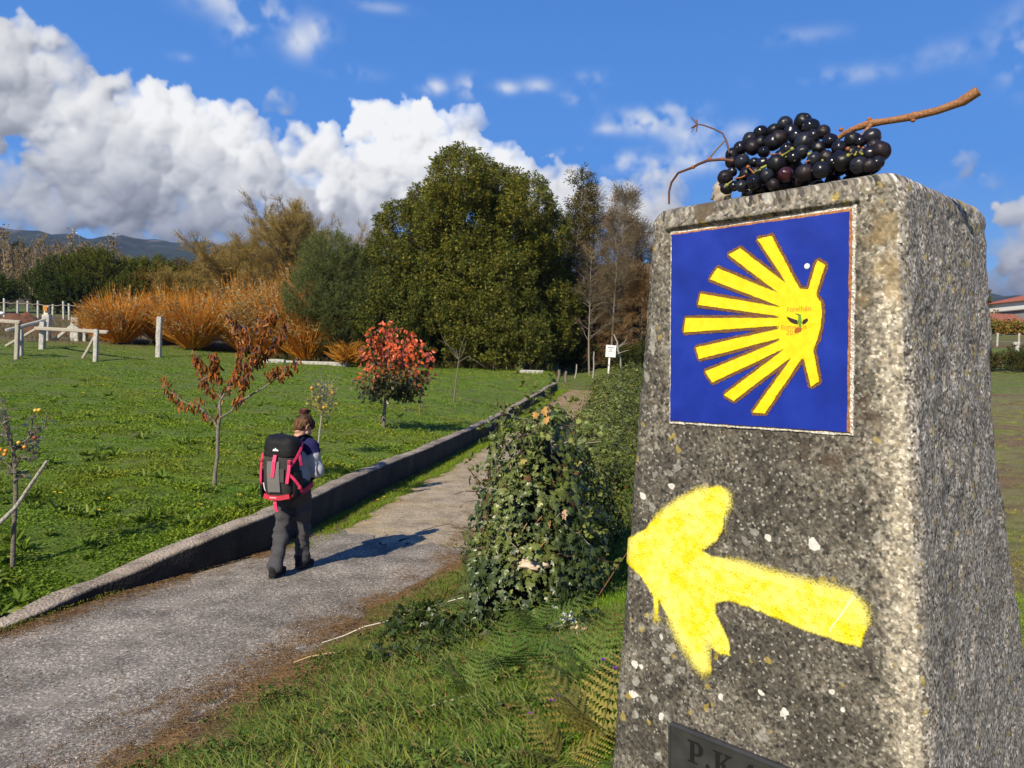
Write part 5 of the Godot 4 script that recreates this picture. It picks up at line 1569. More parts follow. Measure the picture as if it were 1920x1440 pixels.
	# vine rows
	var vs := spray(24, 0.9, 0.3, 0.2, Color(0.1, 0.07, 0.04), [Color(0.25, 0.17, 0.03), Color(0.12, 0.13, 0.03), Color(0.26, 0.10, 0.03)], 1.2)
	for a: Array in [[69.0, 36.0, 56.0, "yellow and green vine row in front of the shed"], [84.0, 46.0, 64.0, "reddish vine row between the shed and the white house"], [71.5, 38.0, 54.0, "second vine row close behind the first"]]:
		t = thing("vine_row", a[3], "vine", on((a[1] + a[2]) / 2, a[0]), 0.0, "vine rows on the slope")
		var xf := []
		var cols := PackedColorArray()
		for i in 420:
			var x := rng.randf_range(a[1], a[2])
			xf.push_back(Transform3D(frame_y(rv() + Vector3.UP * 0.4, rng.randf() * TAU).scaled(Vector3.ONE * rng.randf_range(0.5, 0.9)), on(x, a[0] + rng.randf_range(-0.4, 0.4), 0.4 + rng.randf_range(-0.25, 0.25)) - t.position))
			cols.push_back(jit(Color(1, 1, 1), 0.3))
		many("foliage", vs, mats.leaf_dull, xf, cols, t)
		var x: float = a[1]
		while x < a[2]:
			var gp := on(x, a[0]) - t.position
			obj("post", bar(gp - Vector3(0, 0.2, 0), gp + Vector3(0, 0.8, 0), 0.12, 0.12), mats.granite, t)
			x += 2.0
	# a tree beside the house
	t = thing("slope_tree", "olive green tree left of the white house", "tree", on(55.0, 96.0))
	var lb := [[0, 3.0, 0, 1.5], [-1.6, 2.4, 0, 1.2], [1.5, 2.3, 0, 1.1], [0.2, 1.6, 0, 1.5], [-1.0, 3.6, 0, 0.8]]
	limbs(t, 0.15, 1.5, lb, mats.bark, 3)
	lobed(t, lb, vs, Vector2(0.5, 0.8), 60.0, Color(0.35, 0.6, 0.6), Color(0.7, 0.9, 0.8), mats.leaf_dull, 0.5, -0.2, 0.4)
	# fence and braced post by the road
	t = thing("roadside_fence", "row of thin grey vineyard posts behind the road", "fence", on(38.0, 59.0))
	for i in 9:
		var gp := on(33.0 + i * 1.6, 59.0) - t.position
		obj("post", bar(gp - Vector3(0, 0.2, 0), gp + Vector3(0, 1.0, 0), 0.12, 0.12), mats.granite, t)
	for h: float in [0.35, 0.85]:
		var wb := MB.new()
		wb.tube(pv([on(33.0, 59.0, h) - t.position, on(45.8, 59.0, h) - t.position]), pf([0.02, 0.02]), 4, Color(0.2, 0.2, 0.2), false)
		obj("wire", wb.mesh(), mats.plain, t)
	g = on(32.3, 50.6)
	t = thing("braced_post", "white concrete post with a dark slanting brace beside the road", "post", g)
	obj("post", bar(Vector3(0, -0.2, 0), Vector3(0, 1.0, 0), 0.24, 0.24), mats.granite, t)
	obj("brace", bar(Vector3(0.1, 0.85, 0), Vector3(1.1, -0.05, 0), 0.1, 0.12), mat(0.05, 0.045, 0.04, 0.8), t)
	obj("cap", bar(Vector3(-0.02, 1.0, 0), Vector3(0.0, 1.2, 0), 0.36, 0.3), mats.granite, t)
	# bank shrubs below the road
	var n := 0
	var wh := ["dark bramble below the road, hard against the marker stone", "dark bramble with white flowers below the road", "low bramble at the right edge below the road", "green bramble lower on the bank below the road"]
	for a: Array in [[24.8, 40.5, 0.9], [26.2, 40.8, 1.0], [27.8, 40.6, 0.9], [25.5, 37.6, 0.7]]:
		t = thing("roadside_bramble", wh[n], "bramble", on(a[0], a[1]), 0.0, "brambles below the road")
		var bl := []
		for k in 4: bl.push_back([rng.randf_range(-0.6, 0.6), rng.randf_range(0.2, 0.6) * a[2], rng.randf_range(-0.4, 0.4), a[2] * rng.randf_range(0.5, 0.7)])
		var sp := spray(20, 0.5, 0.14, 0.07, Color(0.08, 0.06, 0.04), [Color(0.035, 0.05, 0.016), Color(0.06, 0.075, 0.02), Color(0.10, 0.06, 0.025)], 1.0)
		limbs(t, 0.03, 0.3, bl, mats.bark, 1)
		lobed(t, bl, sp, Vector2(0.5, 0.9), 320.0, Color(0.8, 0.8, 0.8), Color(1.2, 1.2, 1), mats.leaf_dull, 0.5, -0.3, 0.5)
		n += 1
	var sb := MB.new(); sb.box(Transform3D(), Vector3(1.2, 0.3, 0.6), Color.WHITE, 0.04)
	var so := obj("stone_block", sb.mesh(), mats.granite)
	so.position = on(24.6, 36.2, 0.08)
	tag(so, "flat grey stone block in the grass below the brambles", "stone")

# ---------------------------------------------------------------- grass and weeds
func tuft(n: int, h: float, w: float, radius: float, lean: float, cols: Array, segs := 2) -> ArrayMesh:
	var mb := MB.new()
	for i in n:
		var a := rng.randf() * TAU
		var o := Vector3(cos(a), 0, sin(a)) * radius * sqrt(rng.randf())
		var dirv := (Vector3.UP + Vector3(cos(a), 0, sin(a)) * rng.randf() * lean + rv() * 0.2).normalized()
		var l := h * rng.randf_range(0.55, 1.1)
		var side := dirv.cross(rdir()).normalized() * w * 0.5
		var m := o + dirv * l * 0.55
		var e := o + dirv * l * 0.92 + Vector3(cos(a), -0.5, sin(a)) * l * 0.25 * lean
		var c := jit(cols[rng.randi() % cols.size()], 0.2)
		if segs == 2: mb.quad(o - side, o + side, m + side * 0.8, m - side * 0.8, c)
		mb.tri((m if segs == 2 else o) - side * 0.8, (m if segs == 2 else o) + side * 0.8, e, c)
	return mb.mesh()

func weed(n: int, r: float, leaf: float, cols: Array) -> ArrayMesh:
	var mb := MB.new()
	for i in n:
		var a := rng.randf() * TAU
		var q := sqrt(rng.randf()) * r
		var at := Vector3(cos(a) * q, rng.randf_range(0.01, 0.07), sin(a) * q)
		var b := frame_y((Vector3(cos(a), 0, sin(a)) + Vector3.UP * rng.randf_range(-0.1, 0.7) + rv() * 0.4).normalized(), rng.randf_range(-0.7, 0.7))
		var l := leaf * rng.randf_range(0.7, 1.3)
		var c := jit(cols[rng.randi() % cols.size()], 0.22)
		var x := b.x * l * 0.32
		mb.quad(at, at + b.y * l * 0.5 + x, at + b.y * l, at + b.y * l * 0.5 - x, c)
	return mb.mesh()

func build_grass() -> void:
	var g := [Color(0.16, 0.30, 0.016), Color(0.13, 0.255, 0.013), Color(0.19, 0.33, 0.022), Color(0.24, 0.31, 0.035)]
	var t1 := tuft(22, 0.075, 0.0055, 0.13, 0.9, g, 1)
	var w1 := weed(18, 0.13, 0.034, [Color(0.16, 0.26, 0.014), Color(0.20, 0.285, 0.02), Color(0.115, 0.205, 0.012)])
	for kind in 2:
		var xf := []
		var cols := PackedColorArray()
		var n := 72000 if kind == 0 else 27000
		for i in n:
			var d := 5.0 * pow(49.0 / 5.0, rng.randf())
			var lo := -0.95 * d - 2.0
			var hi := wall_x(minf(d, 46.0)) - 0.22 if d < 36.0 else 2.4
			if d > 36.0 and rng.randf() < 0.2: hi = 7.0
			var x := rng.randf_range(lo, hi)
			if d > 47.0 and x > -14.0: continue
			if d < 36.0 and d < 6.4 and x > wall_x(d) - 0.35: continue
			var k := nz.get_noise_2d(x * 0.28, d * 0.28)
			var k2 := nz2.get_noise_2d(x * 1.1 + 40.0, d * 1.1)
			if kind == 0 and k2 > 0.75: continue
			if kind == 1 and k2 < 0.0 and rng.randf() < 0.85: continue
			if kind == 1 and d > 22.0 and rng.randf() < 0.6: continue
			var s := rng.randf_range(0.7, 1.25) * lerpf(0.85, 2.3, smoothstep(6.0, 45.0, d))
			var hs := s * (0.8 + 0.4 * k)
			xf.push_back(Transform3D(Basis(Vector3.UP, rng.randf() * TAU).scaled(Vector3(s, hs * lerpf(1.0, 0.6, smoothstep(8.0, 40.0, d)), s)), on(x, d, -0.01)))
			var c := Color(1, 1, 1).lerp(Color(1.4, 1.08, 1.3), clampf(0.12 + k * 0.9 + rng.randf_range(-0.2, 0.2), 0, 1)).lerp(Color(0.62, 0.78, 0.8), clampf(-k2 * 0.8, 0, 0.7))
			c = c.lerp(Color(1.7, 1.0, 2.0), clampf(nz.get_noise_2d(x * 0.11 + 60.0, d * 0.16) * 1.3 - 0.2, 0.0, 0.26))
			cols.push_back(jit(c, 0.14))
		tag(many("meadow_grass" if kind == 0 else "meadow_weeds", t1 if kind == 0 else w1, mats.leaf, xf, cols), "short bright green grass of the meadow" if kind == 0 else "low leafy clover and weeds in the meadow grass", "", "", "stuff")
	# bigger weeds here and there
	var dock := MB.new()
	for i in 9:
		var a := TAU * i / 9 + rng.randf()
		dock.leaf(Vector3.ZERO, frame_y(Vector3(cos(a), rng.randf_range(0.3, 1.2), sin(a))), rng.randf_range(0.14, 0.24), 0.055, jit(Color(0.13, 0.19, 0.02), 0.25), 0.2, 0.4)
	var xf := []
	var cols := PackedColorArray()
	for i in 420:
		var d := 5.5 * pow(5.5, rng.randf())
		var x := rng.randf_range(-0.7 * d, wall_x(d) - 0.3)
		if nz2.get_noise_2d(x * 0.8 + 9.0, d * 0.8) < 0.1: continue
		xf.push_back(Transform3D(Basis(Vector3.UP, rng.randf() * TAU).scaled(Vector3.ONE * rng.randf_range(0.4, 1.0)), on(x, d)))
		cols.push_back(jit(Color(1, 1, 1), 0.2))
	tag(many("dock_weeds", dock.mesh(), mats.leaf, xf, cols), "broad leaved dock plants scattered in the meadow", "", "", "stuff")
	# strip of grass along the foot of the wall
	var t2 := tuft(10, 0.10, 0.005, 0.06, 0.8, g, 1)
	xf = []
	cols = PackedColorArray()
	for i in 6500:
		var d := 8.6 * pow(36.0 / 8.6, rng.randf())
		var w := 0.42 + nz.get_noise_2d(d * 1.7, 3.0) * 0.16
		var u := rng.randf_range(0.02, w)
		if nz2.get_noise_2d(d * 2.2, u * 5.0) < -0.45 or d < 9.3 and rng.randf() < 0.5: continue
		var s := rng.randf_range(0.5, 1.2) * lerpf(1.0, 1.8, smoothstep(10.0, 35.0, d))
		xf.push_back(Transform3D(Basis(Vector3.UP, rng.randf() * TAU).scaled(Vector3(s, s * 0.8, s)), on(wall_x(d) + u, d)))
		cols.push_back(jit(Color(1, 1, 1).lerp(Color(1.6, 1.0, 1.5), rng.randf() * 0.6), 0.2))
	tag(many("verge_grass", t2, mats.leaf, xf, cols), "strip of green grass between the wall and the tan path", "", "", "stuff")
	# grass past the hedge and on the mown field to the right
	xf = []
	cols = PackedColorArray()
	for i in 26000:
		var d := 2.5 * pow(18.0, rng.randf())
		var e := rng.randf_range(1.7, 3.6)
		if rng.randf() < 0.45:
			e = maxf(rng.randf_range(0.15 * d, 0.9 * d) - wall_x(d) - path_w(d), 1.9)
		var x := wall_x(d) + path_w(d) + e
		if d > 43.5 and x > 10: continue
		var k := nz.get_noise_2d(x * 0.5, d * 0.5)
		var s := rng.randf_range(0.6, 1.2) * lerpf(1.0, 2.2, smoothstep(8.0, 40.0, d))
		xf.push_back(Transform3D(Basis(Vector3.UP, rng.randf() * TAU).scaled(Vector3(s, s * (0.9 if e < 4.0 else 0.45), s)), on(x, d)))
		cols.push_back(jit(Color(1, 1, 1).lerp(Color(2.2, 1.15, 2.6), clampf((0.05 if e < 4.0 or d > 29.0 else 0.65) + k * 0.9, 0, 1)), 0.2))
	tag(many("field_grass", t1, mats.leaf, xf, cols), "grass beyond the hedge and on the mown field", "", "", "stuff")

# ---------------------------------------------------------------- ivy and hedge
const SPINE := [5.3, 0.12, 5.8, 0.20, 8.0, 0.62, 12.0, 1.25, 20.0, 2.5, 30.0, 4.0, 39.0, 5.5]
const SPINE_H := [5.15, 0.25, 5.4, 0.85, 5.75, 1.22, 6.3, 1.30, 6.9, 0.95, 8.0, 0.42, 14.0, 0.40, 20.0, 0.42, 30.0, 0.48, 39.0, 0.6]
const SPINE_W := [5.15, 0.22, 5.5, 0.33, 6.2, 0.29, 7.5, 0.32, 12.0, 0.42, 20.0, 0.55, 39.0, 0.8]

func on_hedge(d: float, a: float, out: float) -> Array:   # a: 0 left foot .. PI right foot
	var x := table(SPINE, d)
	var w := table(SPINE_W, d)
	var h := table(SPINE_H, d)
	var c := cos(a)
	var s := sin(a)
	var k := 1.0 + nz.get_noise_3d(d * 0.9, a * 1.1, 3.0) * (0.34 if d < 7.5 else 0.8) + nz2.get_noise_3d(d * 3.2, a * 3.2, 1.0) * 0.17
	var px := x - signf(c) * pow(absf(c), 0.75) * w * (1.0 + 0.35 * (1.0 - s)) * k
	var py := pow(s, 0.8) * h * k
	var n := Vector3(-c / w, maxf(s, 0.1) / h, 0).normalized()
	if d < 5.9: n = (n + Vector3(0, 0.1, (5.9 - d) * 2.2)).normalized()
	return [Vector3(px, table(PATH, d) + ground_at(x, d) * 0.0 + ground_at(px, d) - table(PATH, d) + py - 0.04, -d) + n * out, n]

func ivy_leaf(l: float) -> ArrayMesh:
	var mb := MB.new()
	var pts := [Vector2(0, 0), Vector2(0.28, -0.10), Vector2(0.50, 0.16), Vector2(0.27, 0.33), Vector2(0.40, 0.66), Vector2(0.17, 0.62), Vector2(0, 1.0), Vector2(-0.17, 0.62), Vector2(-0.40, 0.66), Vector2(-0.27, 0.33), Vector2(-0.50, 0.16), Vector2(-0.28, -0.10)]
	var mid := Vector3(0, 0.36, 0.05) * l
	for i in pts.size():
		var a: Vector2 = pts[i]
		var b: Vector2 = pts[(i + 1) % pts.size()]
		mb.tri(mid, Vector3(a.x, a.y, -0.12 * absf(a.x)) * l, Vector3(b.x, b.y, -0.12 * absf(b.x)) * l, Color.WHITE)
	return mb.mesh()

func build_ivy() -> void:
	var leafm := ivy_leaf(0.055)
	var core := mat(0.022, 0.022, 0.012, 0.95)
	for part in 2:
		var d0 := 5.2 if part == 0 else 7.6
		var d1 := 7.6 if part == 0 else 39.0
		var t := thing("ivy_mound" if part == 0 else "hedge", "tall mound of dark glossy ivy with brown twigs beside the path" if part == 0 else "long tangled green hedge running back from the ivy mound along the path", "ivy" if part == 0 else "hedge", on(table(SPINE, d0 + 0.6), d0 + 0.6))
		var o := t.position
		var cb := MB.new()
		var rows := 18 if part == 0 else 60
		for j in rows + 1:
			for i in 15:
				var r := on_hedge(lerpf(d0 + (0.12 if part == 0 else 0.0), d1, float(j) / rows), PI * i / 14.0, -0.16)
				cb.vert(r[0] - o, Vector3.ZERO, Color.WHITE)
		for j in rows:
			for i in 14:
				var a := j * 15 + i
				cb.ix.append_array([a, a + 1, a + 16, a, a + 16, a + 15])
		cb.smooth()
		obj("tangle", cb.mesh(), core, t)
		var xf := []
		var cols := PackedColorArray()
		for i in (11500 if part == 0 else 30000):
			var d := rng.randf_range(d0, d1) if part == 0 else d0 * pow(d1 / d0, rng.randf())
			var a := rng.randf_range(0.0, PI)
			if part == 0 and i < 3800: d = rng.randf_range(d0, 5.75)
			if part == 0 and i > 9000:    # ivy creeping over the ground before it
				var g := on(rng.randf_range(-0.85, 0.6), rng.randf_range(4.5, 6.2), rng.randf() * 0.08)
				if nz2.get_noise_2d(g.x * 2.0, g.z * 2.0) < -0.25 + absf(5.3 + g.z) * 0.3: continue
				var bb := frame_y((Vector3(0, 0.3, 0.5) + rv() * 0.6).normalized(), 0.0)
				xf.push_back(Transform3D(Basis(bb.x, bb.z.cross(bb.x), bb.z), g - o))
				cols.push_back(jit(Color(0.03, 0.05, 0.016), 0.4))
				continue
			var r := on_hedge(d, a, rng.randf_range(-0.05, 0.07) + ((0.1 if part == 0 else 0.25) * rng.randf() if rng.randf() < 0.12 else 0.0))
			var n: Vector3 = (r[1] + rv() * 0.55).normalized()
			var y := (Vector3(0, -1, 0) + rv() * (0.7 if part == 0 else 1.6))
			y = (y - n * y.dot(n)).normalized()
			var s := rng.randf_range(0.6, 1.25) * (1.0 if part == 0 else lerpf(1.0, 2.4, smoothstep(8.0, 38.0, d)))
			var p: Vector3 = r[0]
			if rng.randf() < 0.25: s *= 0.6
			if part == 0 and i < 1500:
				p.y = lerpf(ground_at(p.x, -p.z) + 0.02, p.y, rng.randf())
				p.z += 0.12 * rng.randf()
			if nz2.get_noise_3d(p.x * 7.0, p.y * 7.0, p.z * 7.0) < -0.55: continue
			xf.push_back(Transform3D(Basis(y.cross(n), y, n).scaled(Vector3.ONE * s), p - o))
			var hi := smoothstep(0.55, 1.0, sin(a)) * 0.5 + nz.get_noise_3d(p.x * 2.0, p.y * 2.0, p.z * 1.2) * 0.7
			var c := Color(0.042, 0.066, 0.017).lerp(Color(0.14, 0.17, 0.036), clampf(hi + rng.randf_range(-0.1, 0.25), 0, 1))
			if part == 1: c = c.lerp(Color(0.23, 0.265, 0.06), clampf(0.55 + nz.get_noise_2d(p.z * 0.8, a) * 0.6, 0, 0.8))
			if rng.randf() < 0.035: c = Color(0.20, 0.22, 0.06) if rng.randf() < 0.6 else Color(0.18, 0.08, 0.03)
			cols.push_back(jit(c, 0.25))
		var near := []
		if part == 0:
			# the leaves that show largest, one by one
			for i in range(0, 290): near.push_back(xf[i])
			var ms := []
			for i in 6: ms.push_back(mat(0.022 + 0.012 * i, 0.04 + 0.014 * i, 0.013 + 0.003 * i, 0.38))
			hang(t, [leafm], ms, near)
			xf = xf.slice(290); cols = cols.slice(290)
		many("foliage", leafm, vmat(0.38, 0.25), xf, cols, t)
		# stray shoots
		var sh := spray(11, 0.34, 0.055, 0.04, Color(0.12, 0.07, 0.04), [Color(0.10, 0.13, 0.03), Color(0.15, 0.18, 0.05), Color(0.06, 0.085, 0.02)], 0.9, false, 0.003)
		var sx := []
		var sc := PackedColorArray()
		for i in (150 if part == 0 else 1700):
			var d := rng.randf_range(d0 + 0.1, d1) if part == 0 else d0 * pow(d1 / d0, rng.randf())
			var r := on_hedge(d, rng.randf_range(0.15, PI - 0.15), -0.05)
			var s := rng.randf_range(0.4, 0.95) * (1.0 if part == 0 else lerpf(1.0, 1.7, smoothstep(8.0, 38.0, d)))
			sx.push_back(Transform3D(frame_y(r[1] + Vector3(0, 0.3, 0) + rv() * 0.6, rng.randf() * TAU).scaled(Vector3.ONE * s), r[0] - o))
			sc.push_back(jit(Color(1, 1, 1).lerp(Color(1.4, 1.35, 0.9), rng.randf() * (0.4 if part == 0 else 1.0)), 0.25))
		many("shoot", sh, mats.leaf, sx, sc, t)
		if part == 1: continue
		var n := 0
		for i in 64:
			var d := rng.randf_range(5.2, 6.4)
			var a := rng.randf_range(0.1, 2.4)
			var p: Vector3 = on_hedge(d, a, 0.02)[0] - o
			var e: Vector3 = p + (on_hedge(d, a, 0.0)[1] * 0.5 + rv() * 0.8 + Vector3(-0.2, 0.1, 0.2)).normalized() * rng.randf_range(0.1, 0.3)
			var mb := MB.new()
			mb.tube(wobbly(p, e, 4, 0.07), taper(5, 0.0045, 0.0018), 4, Color(0.13, 0.06, 0.035) if i % 3 else Color(0.42, 0.38, 0.32), false)
			obj("twig", mb.mesh(), mats.plain, t)
		for c: Array in [[[0.15, 0.35, 0.5], [0.02, 0.42, 0.62], [-0.3, 0.5, 0.6], [-0.62, 0.42, 0.5]], [[0.35, 0.12, 0.62], [0.1, 0.38, 0.72], [-0.18, 0.5, 0.66], [-0.4, 0.62, 0.6]], [[-0.3, 0.55, 0.4], [-0.36, 0.72, 0.42], [-0.34, 0.95, 0.4]], [[0.42, 0.1, 0.5], [0.56, 0.36, 0.55], [0.68, 0.52, 0.5]], [[-0.28, 0.75, 0.3], [-0.4, 0.85, 0.34], [-0.5, 1.0, 0.34]], [[-0.05, 1.0, 0.3], [0.05, 0.94, 0.36], [0.16, 0.9, 0.38], [0.24, 0.92, 0.38]]]:
			var mb := MB.new()
			var p := PackedVector3Array()
			for q: Array in c: p.push_back(Vector3(q[0], q[1], q[2] - 0.15))
			mb.tube(p, taper(p.size(), 0.006, 0.003), 5, Color(0.15, 0.065, 0.04) if n != 0 else Color(0.12, 0.09, 0.07), false)
			obj("bramble_stem", mb.mesh(), mats.plain, t)
			n += 1
		# vine leaves, yellow at the top and brown in front
		var vl := ivy_leaf(0.13)
		n = 0
		for c: Array in [[-0.02, 1.40, 0.30, 0], [0.03, 1.43, 0.28, 0], [0.05, 1.37, 0.32, 0], [-0.10, 1.08, 0.42, 1], [0.02, 0.72, 0.62, 2], [0.08, 0.68, 0.60, 2], [-0.08, 0.66, 0.60, 3], [0.05, 0.55, 0.62, 2], [0.12, 0.52, 0.60, 3], [-0.02, 0.44, 0.64, 3], [0.14, 0.30, 0.62, 2], [-0.12, 0.50, 0.60, 2], [0.3, 1.05, 0.2, 1], [0.17, 0.75, 0.58, 3]]:
			var o2 := obj("vine_leaf", vl, [mat(0.38, 0.21, 0.05, 0.6), mat(0.27, 0.22, 0.05, 0.6), mat(0.36, 0.15, 0.06, 0.7), mat(0.42, 0.27, 0.17, 0.7)][c[3]], t)
			o2.transform = Transform3D(frame_y(Vector3(rng.randf_range(-0.5, 0.5), -0.6, 0.5), rng.randf() * 2.0).scaled(Vector3.ONE * rng.randf_range(0.38, 0.6)), Vector3(c[0], c[1], c[2] - 0.12))
		for i in 26:     # pale young ivy shoots on top
			var mb := MB.new()
			var a := Vector3(rng.randf_range(-0.25, 0.4), rng.randf_range(1.05, 1.22), rng.randf_range(-0.3, 0.25))
			var e := a + Vector3(rng.randf_range(-0.1, 0.14), rng.randf_range(0.1, 0.26), 0.03)
			mb.tube(wobbly(a, e, 3, 0.06), taper(4, 0.003, 0.0015), 3, Color(0.2, 0.2, 0.08), false)
			for j in 5: mb.leaf(a.lerp(e, rng.randf_range(0.3, 1.0)), frame_y(rdir() + Vector3(0, 0, 0.5)), 0.05, 0.045, jit(Color(0.24, 0.29, 0.09), 0.25), 0.2, 0.3)
			obj("young_shoot", mb.mesh(), mats.leaf, t)

# ---------------------------------------------------------------- the bank in front: long grass, ferns, litter, stones
func rock(r: Vector3, seedling: float, col: Color, rough := 0.25) -> ArrayMesh:
	var mb := MB.new()
	mb.ball(Vector3.ZERO, r, 14, 20, col)
	for i in mb.v.size():
		var p := mb.v[i]
		var q := p.normalized() * 1.3
		var s := 1.0 + (absf(nz2.get_noise_3d(q.x + seedling, q.y, q.z)) * 1.6 - 0.4) * rough * 1.6 + nz.get_noise_3d(q.x * 4.0, q.y * 4.0 + seedling, q.z * 4.0) * rough * 0.35
		mb.v[i] = p * s
		var k := nz.get_noise_3d(q.x * 3.0, q.y * 3.0, q.z * 3.0 + seedling)
		mb.c[i] = col.lerp(Color(0.40, 0.22, 0.09), clampf(k * 1.6, 0, 0.7))
		mb.n[i] = Vector3.ZERO
	mb.smooth()
	return mb.mesh()

func frond(l: float, col: Color) -> ArrayMesh:   # a bracken frond arching along +y
	var mb := MB.new()
	var rach := PackedVector3Array()
	for i in 9:
		var t := i / 8.0
		rach.push_back(Vector3(0, l * (t - 0.12 * t * t), l * 0.30 * t * t))
	mb.tube(rach, taper(9, 0.0035, 0.001), 4, Color(0.14, 0.13, 0.04), false)
	for i in 11:
		var t := 0.14 + 0.83 * i / 10.0
		var f := t * 7.99
		var p := rach[int(f)].lerp(rach[int(f) + 1], fposmod(f, 1.0))
		var tng := (rach[int(f) + 1] - rach[int(f)]).normalized()
		var pl := l * 0.42 * pow(1.0 - t, 0.75) * (1.0 if t > 0.25 else 0.85) + l * 0.02
		for s: float in [-1.0, 1.0]:
			var dirv := (Vector3(s, 0, 0) + tng * 0.45 + Vector3(0, 0, 0.12) + rv() * 0.06).normalized()
			var nrm := dirv.cross(tng).normalized()
			var n := maxi(4, int(pl / 0.016))
			for j in n:
				var q := (j + 0.5) / n
				var at := p + dirv * pl * q + Vector3(0, 0, 0.12) * pl * q * q
				var ll := pl * 0.125 * (1.0 - q * 0.8) + 0.003
				var perp := nrm.cross(dirv).normalized()
				var c := jit(col, 0.18)
				for k: float in [-1.0, 1.0]:
					var tip := at + (perp * k + dirv * 0.5).normalized() * ll
					var wd := dirv * pl / n * 0.52
					mb.tri(at - wd, at + wd, tip, c)
	return mb.mesh()

func build_verge() -> void:
	var cols_a := [Color(0.145, 0.215, 0.03), Color(0.11, 0.18, 0.024), Color(0.185, 0.25, 0.045), Color(0.08, 0.14, 0.02), Color(0.24, 0.25, 0.08)]
	var t1 := tuft(15, 0.145, 0.0062, 0.05, 1.0, cols_a, 2)
	var t2 := tuft(12, 0.13, 0.0045, 0.05, 1.2, [Color(0.38, 0.29, 0.14), Color(0.27, 0.18, 0.08), Color(0.19, 0.10, 0.04)], 2)
	for kind in 2:
		var xf := []
		var cols := PackedColorArray()
		for i in (13000 if kind == 0 else 5200):
			var d := 1.5 * pow(6.0, rng.randf())
			var e := rng.randf_range(0.05, 2.8)
			if d > 5.0: e = rng.randf_range(0.1, 0.75)
			var x := wall_x(d) + path_w(d) + e
			var k := nz.get_noise_2d(x * 1.5, d * 1.5)
			var k2 := nz2.get_noise_2d(x * 2.7 + 5.0, d * 2.7)
			var edge := smoothstep(0.1, 0.55, e + k * 0.25)
			if kind == 0 and (rng.randf() > edge or k2 < -0.35 and rng.randf() < 0.75): continue
			if kind == 1 and k2 > 0.1 and rng.randf() < 0.7: continue
			var s := rng.randf_range(0.45, 1.1) * lerpf(0.55, 1.0, smoothstep(0.2, 1.2, e))
			if kind == 1: s *= 0.85
			xf.push_back(Transform3D(frame_y(Vector3.UP + rv() * 0.18, rng.randf() * TAU).scaled(Vector3(s, s, s)), on(x, d, -0.01)))
			cols.push_back(jit(Color(1, 1, 1).lerp(Color(1.35, 1.1, 1.2), clampf(k, 0, 1)), 0.2))
		tag(many("bank_grass" if kind == 0 else "dry_grass", t1 if kind == 0 else t2, mats.leaf if kind == 0 else mats.leaf_dull, xf, cols), "long green grass on the bank in front of the marker" if kind == 0 else "dry brown grass between the green blades of the bank", "", "", "stuff")
	# low leafy plants creeping between the grass
	var wm := MB.new()
	for i in 18:
		var a := rng.randf() * TAU
		var q := sqrt(rng.randf()) * 0.07
		wm.leaf(Vector3(cos(a) * q, rng.randf_range(0.01, 0.07), sin(a) * q), frame_y(Vector3(cos(a), rng.randf_range(-0.1, 0.6), sin(a)) + rv() * 0.4, rng.randf_range(-0.6, 0.6)), rng.randf_range(0.018, 0.030), 0.013, jit([Color(0.08, 0.13, 0.022), Color(0.11, 0.165, 0.03), Color(0.05, 0.085, 0.016), Color(0.14, 0.11, 0.035)][i % 4], 0.2), 0.2, 0.3)
	var lw := wm.mesh()
	var wx := []
	var wc := PackedColorArray()
	for i in 2600:
		var d := 2.0 * pow(4.5, rng.randf())
		var x := wall_x(d) + path_w(d) + rng.randf_range(0.3, 2.8)
		if nz2.get_noise_2d(x * 1.9 + 20.0, d * 1.9) < 0.05: continue
		wx.push_back(Transform3D(frame_y(Vector3.UP + rv() * 0.3, rng.randf() * TAU).scaled(Vector3.ONE * rng.randf_range(0.5, 1.2)), on(x, d, 0.02)))
		wc.push_back(jit(Color(1, 1, 1), 0.3))
	tag(many("bank_weeds", lw, mats.leaf, wx, wc), "low leafy weeds among the grass of the bank", "", "", "stuff")
	# brown needles and straw on the path edges
	var nb := MB.new()
	nb.tube(pv([Vector3(-0.5, 0, 0), Vector3(0, 0.03, 0.06), Vector3(0.5, 0, 0)]), pf([0.016, 0.02, 0.012]), 3, Color.WHITE, false)
	var xf := []
	var cols := PackedColorArray()
	for i in 64000:
		var d := 2.6 * pow(7.5, rng.randf())
		var u := path_w(d) + rng.randfn(0.15, 0.28)
		var side := rng.randf()
		if side < 0.2: u = absf(rng.randfn(0.02, 0.13)) + 0.01
		elif side < 0.24: u = rng.randf_range(0.2, path_w(d))
		var x := wall_x(d) + u
		var k := nz.get_noise_2d(x * 1.6, d * 0.9)
		if k < -0.08 + absf(u - path_w(d)) * 0.3 * float(side > 0.2) and rng.randf() < 0.85: continue
		var l := rng.randf_range(0.03, 0.10)
		xf.push_back(Transform3D(Basis(Vector3.UP, rng.randf() * TAU) * Basis(Vector3.BACK, rng.randf_range(-0.25, 0.25)) * Basis().scaled(Vector3(l, 0.06, 0.07)), on(x, d, 0.024 + rng.randf() * 0.012)))
		cols.push_back(jit(Color(0.21, 0.12, 0.052).lerp(Color(0.46, 0.32, 0.17), pow(rng.randf(), 2.0)), 0.3))
	tag(many("needle_litter", nb.mesh(), mats.leaf_dull, xf, cols), "brown fallen needles and straw along both edges of the path", "", "", "stuff")
	# loose chippings
	var gb := MB.new()
	gb.ball(Vector3.ZERO, Vector3(1, 0.6, 0.8), 3, 5, Color.WHITE)
	xf = []
	cols = PackedColorArray()
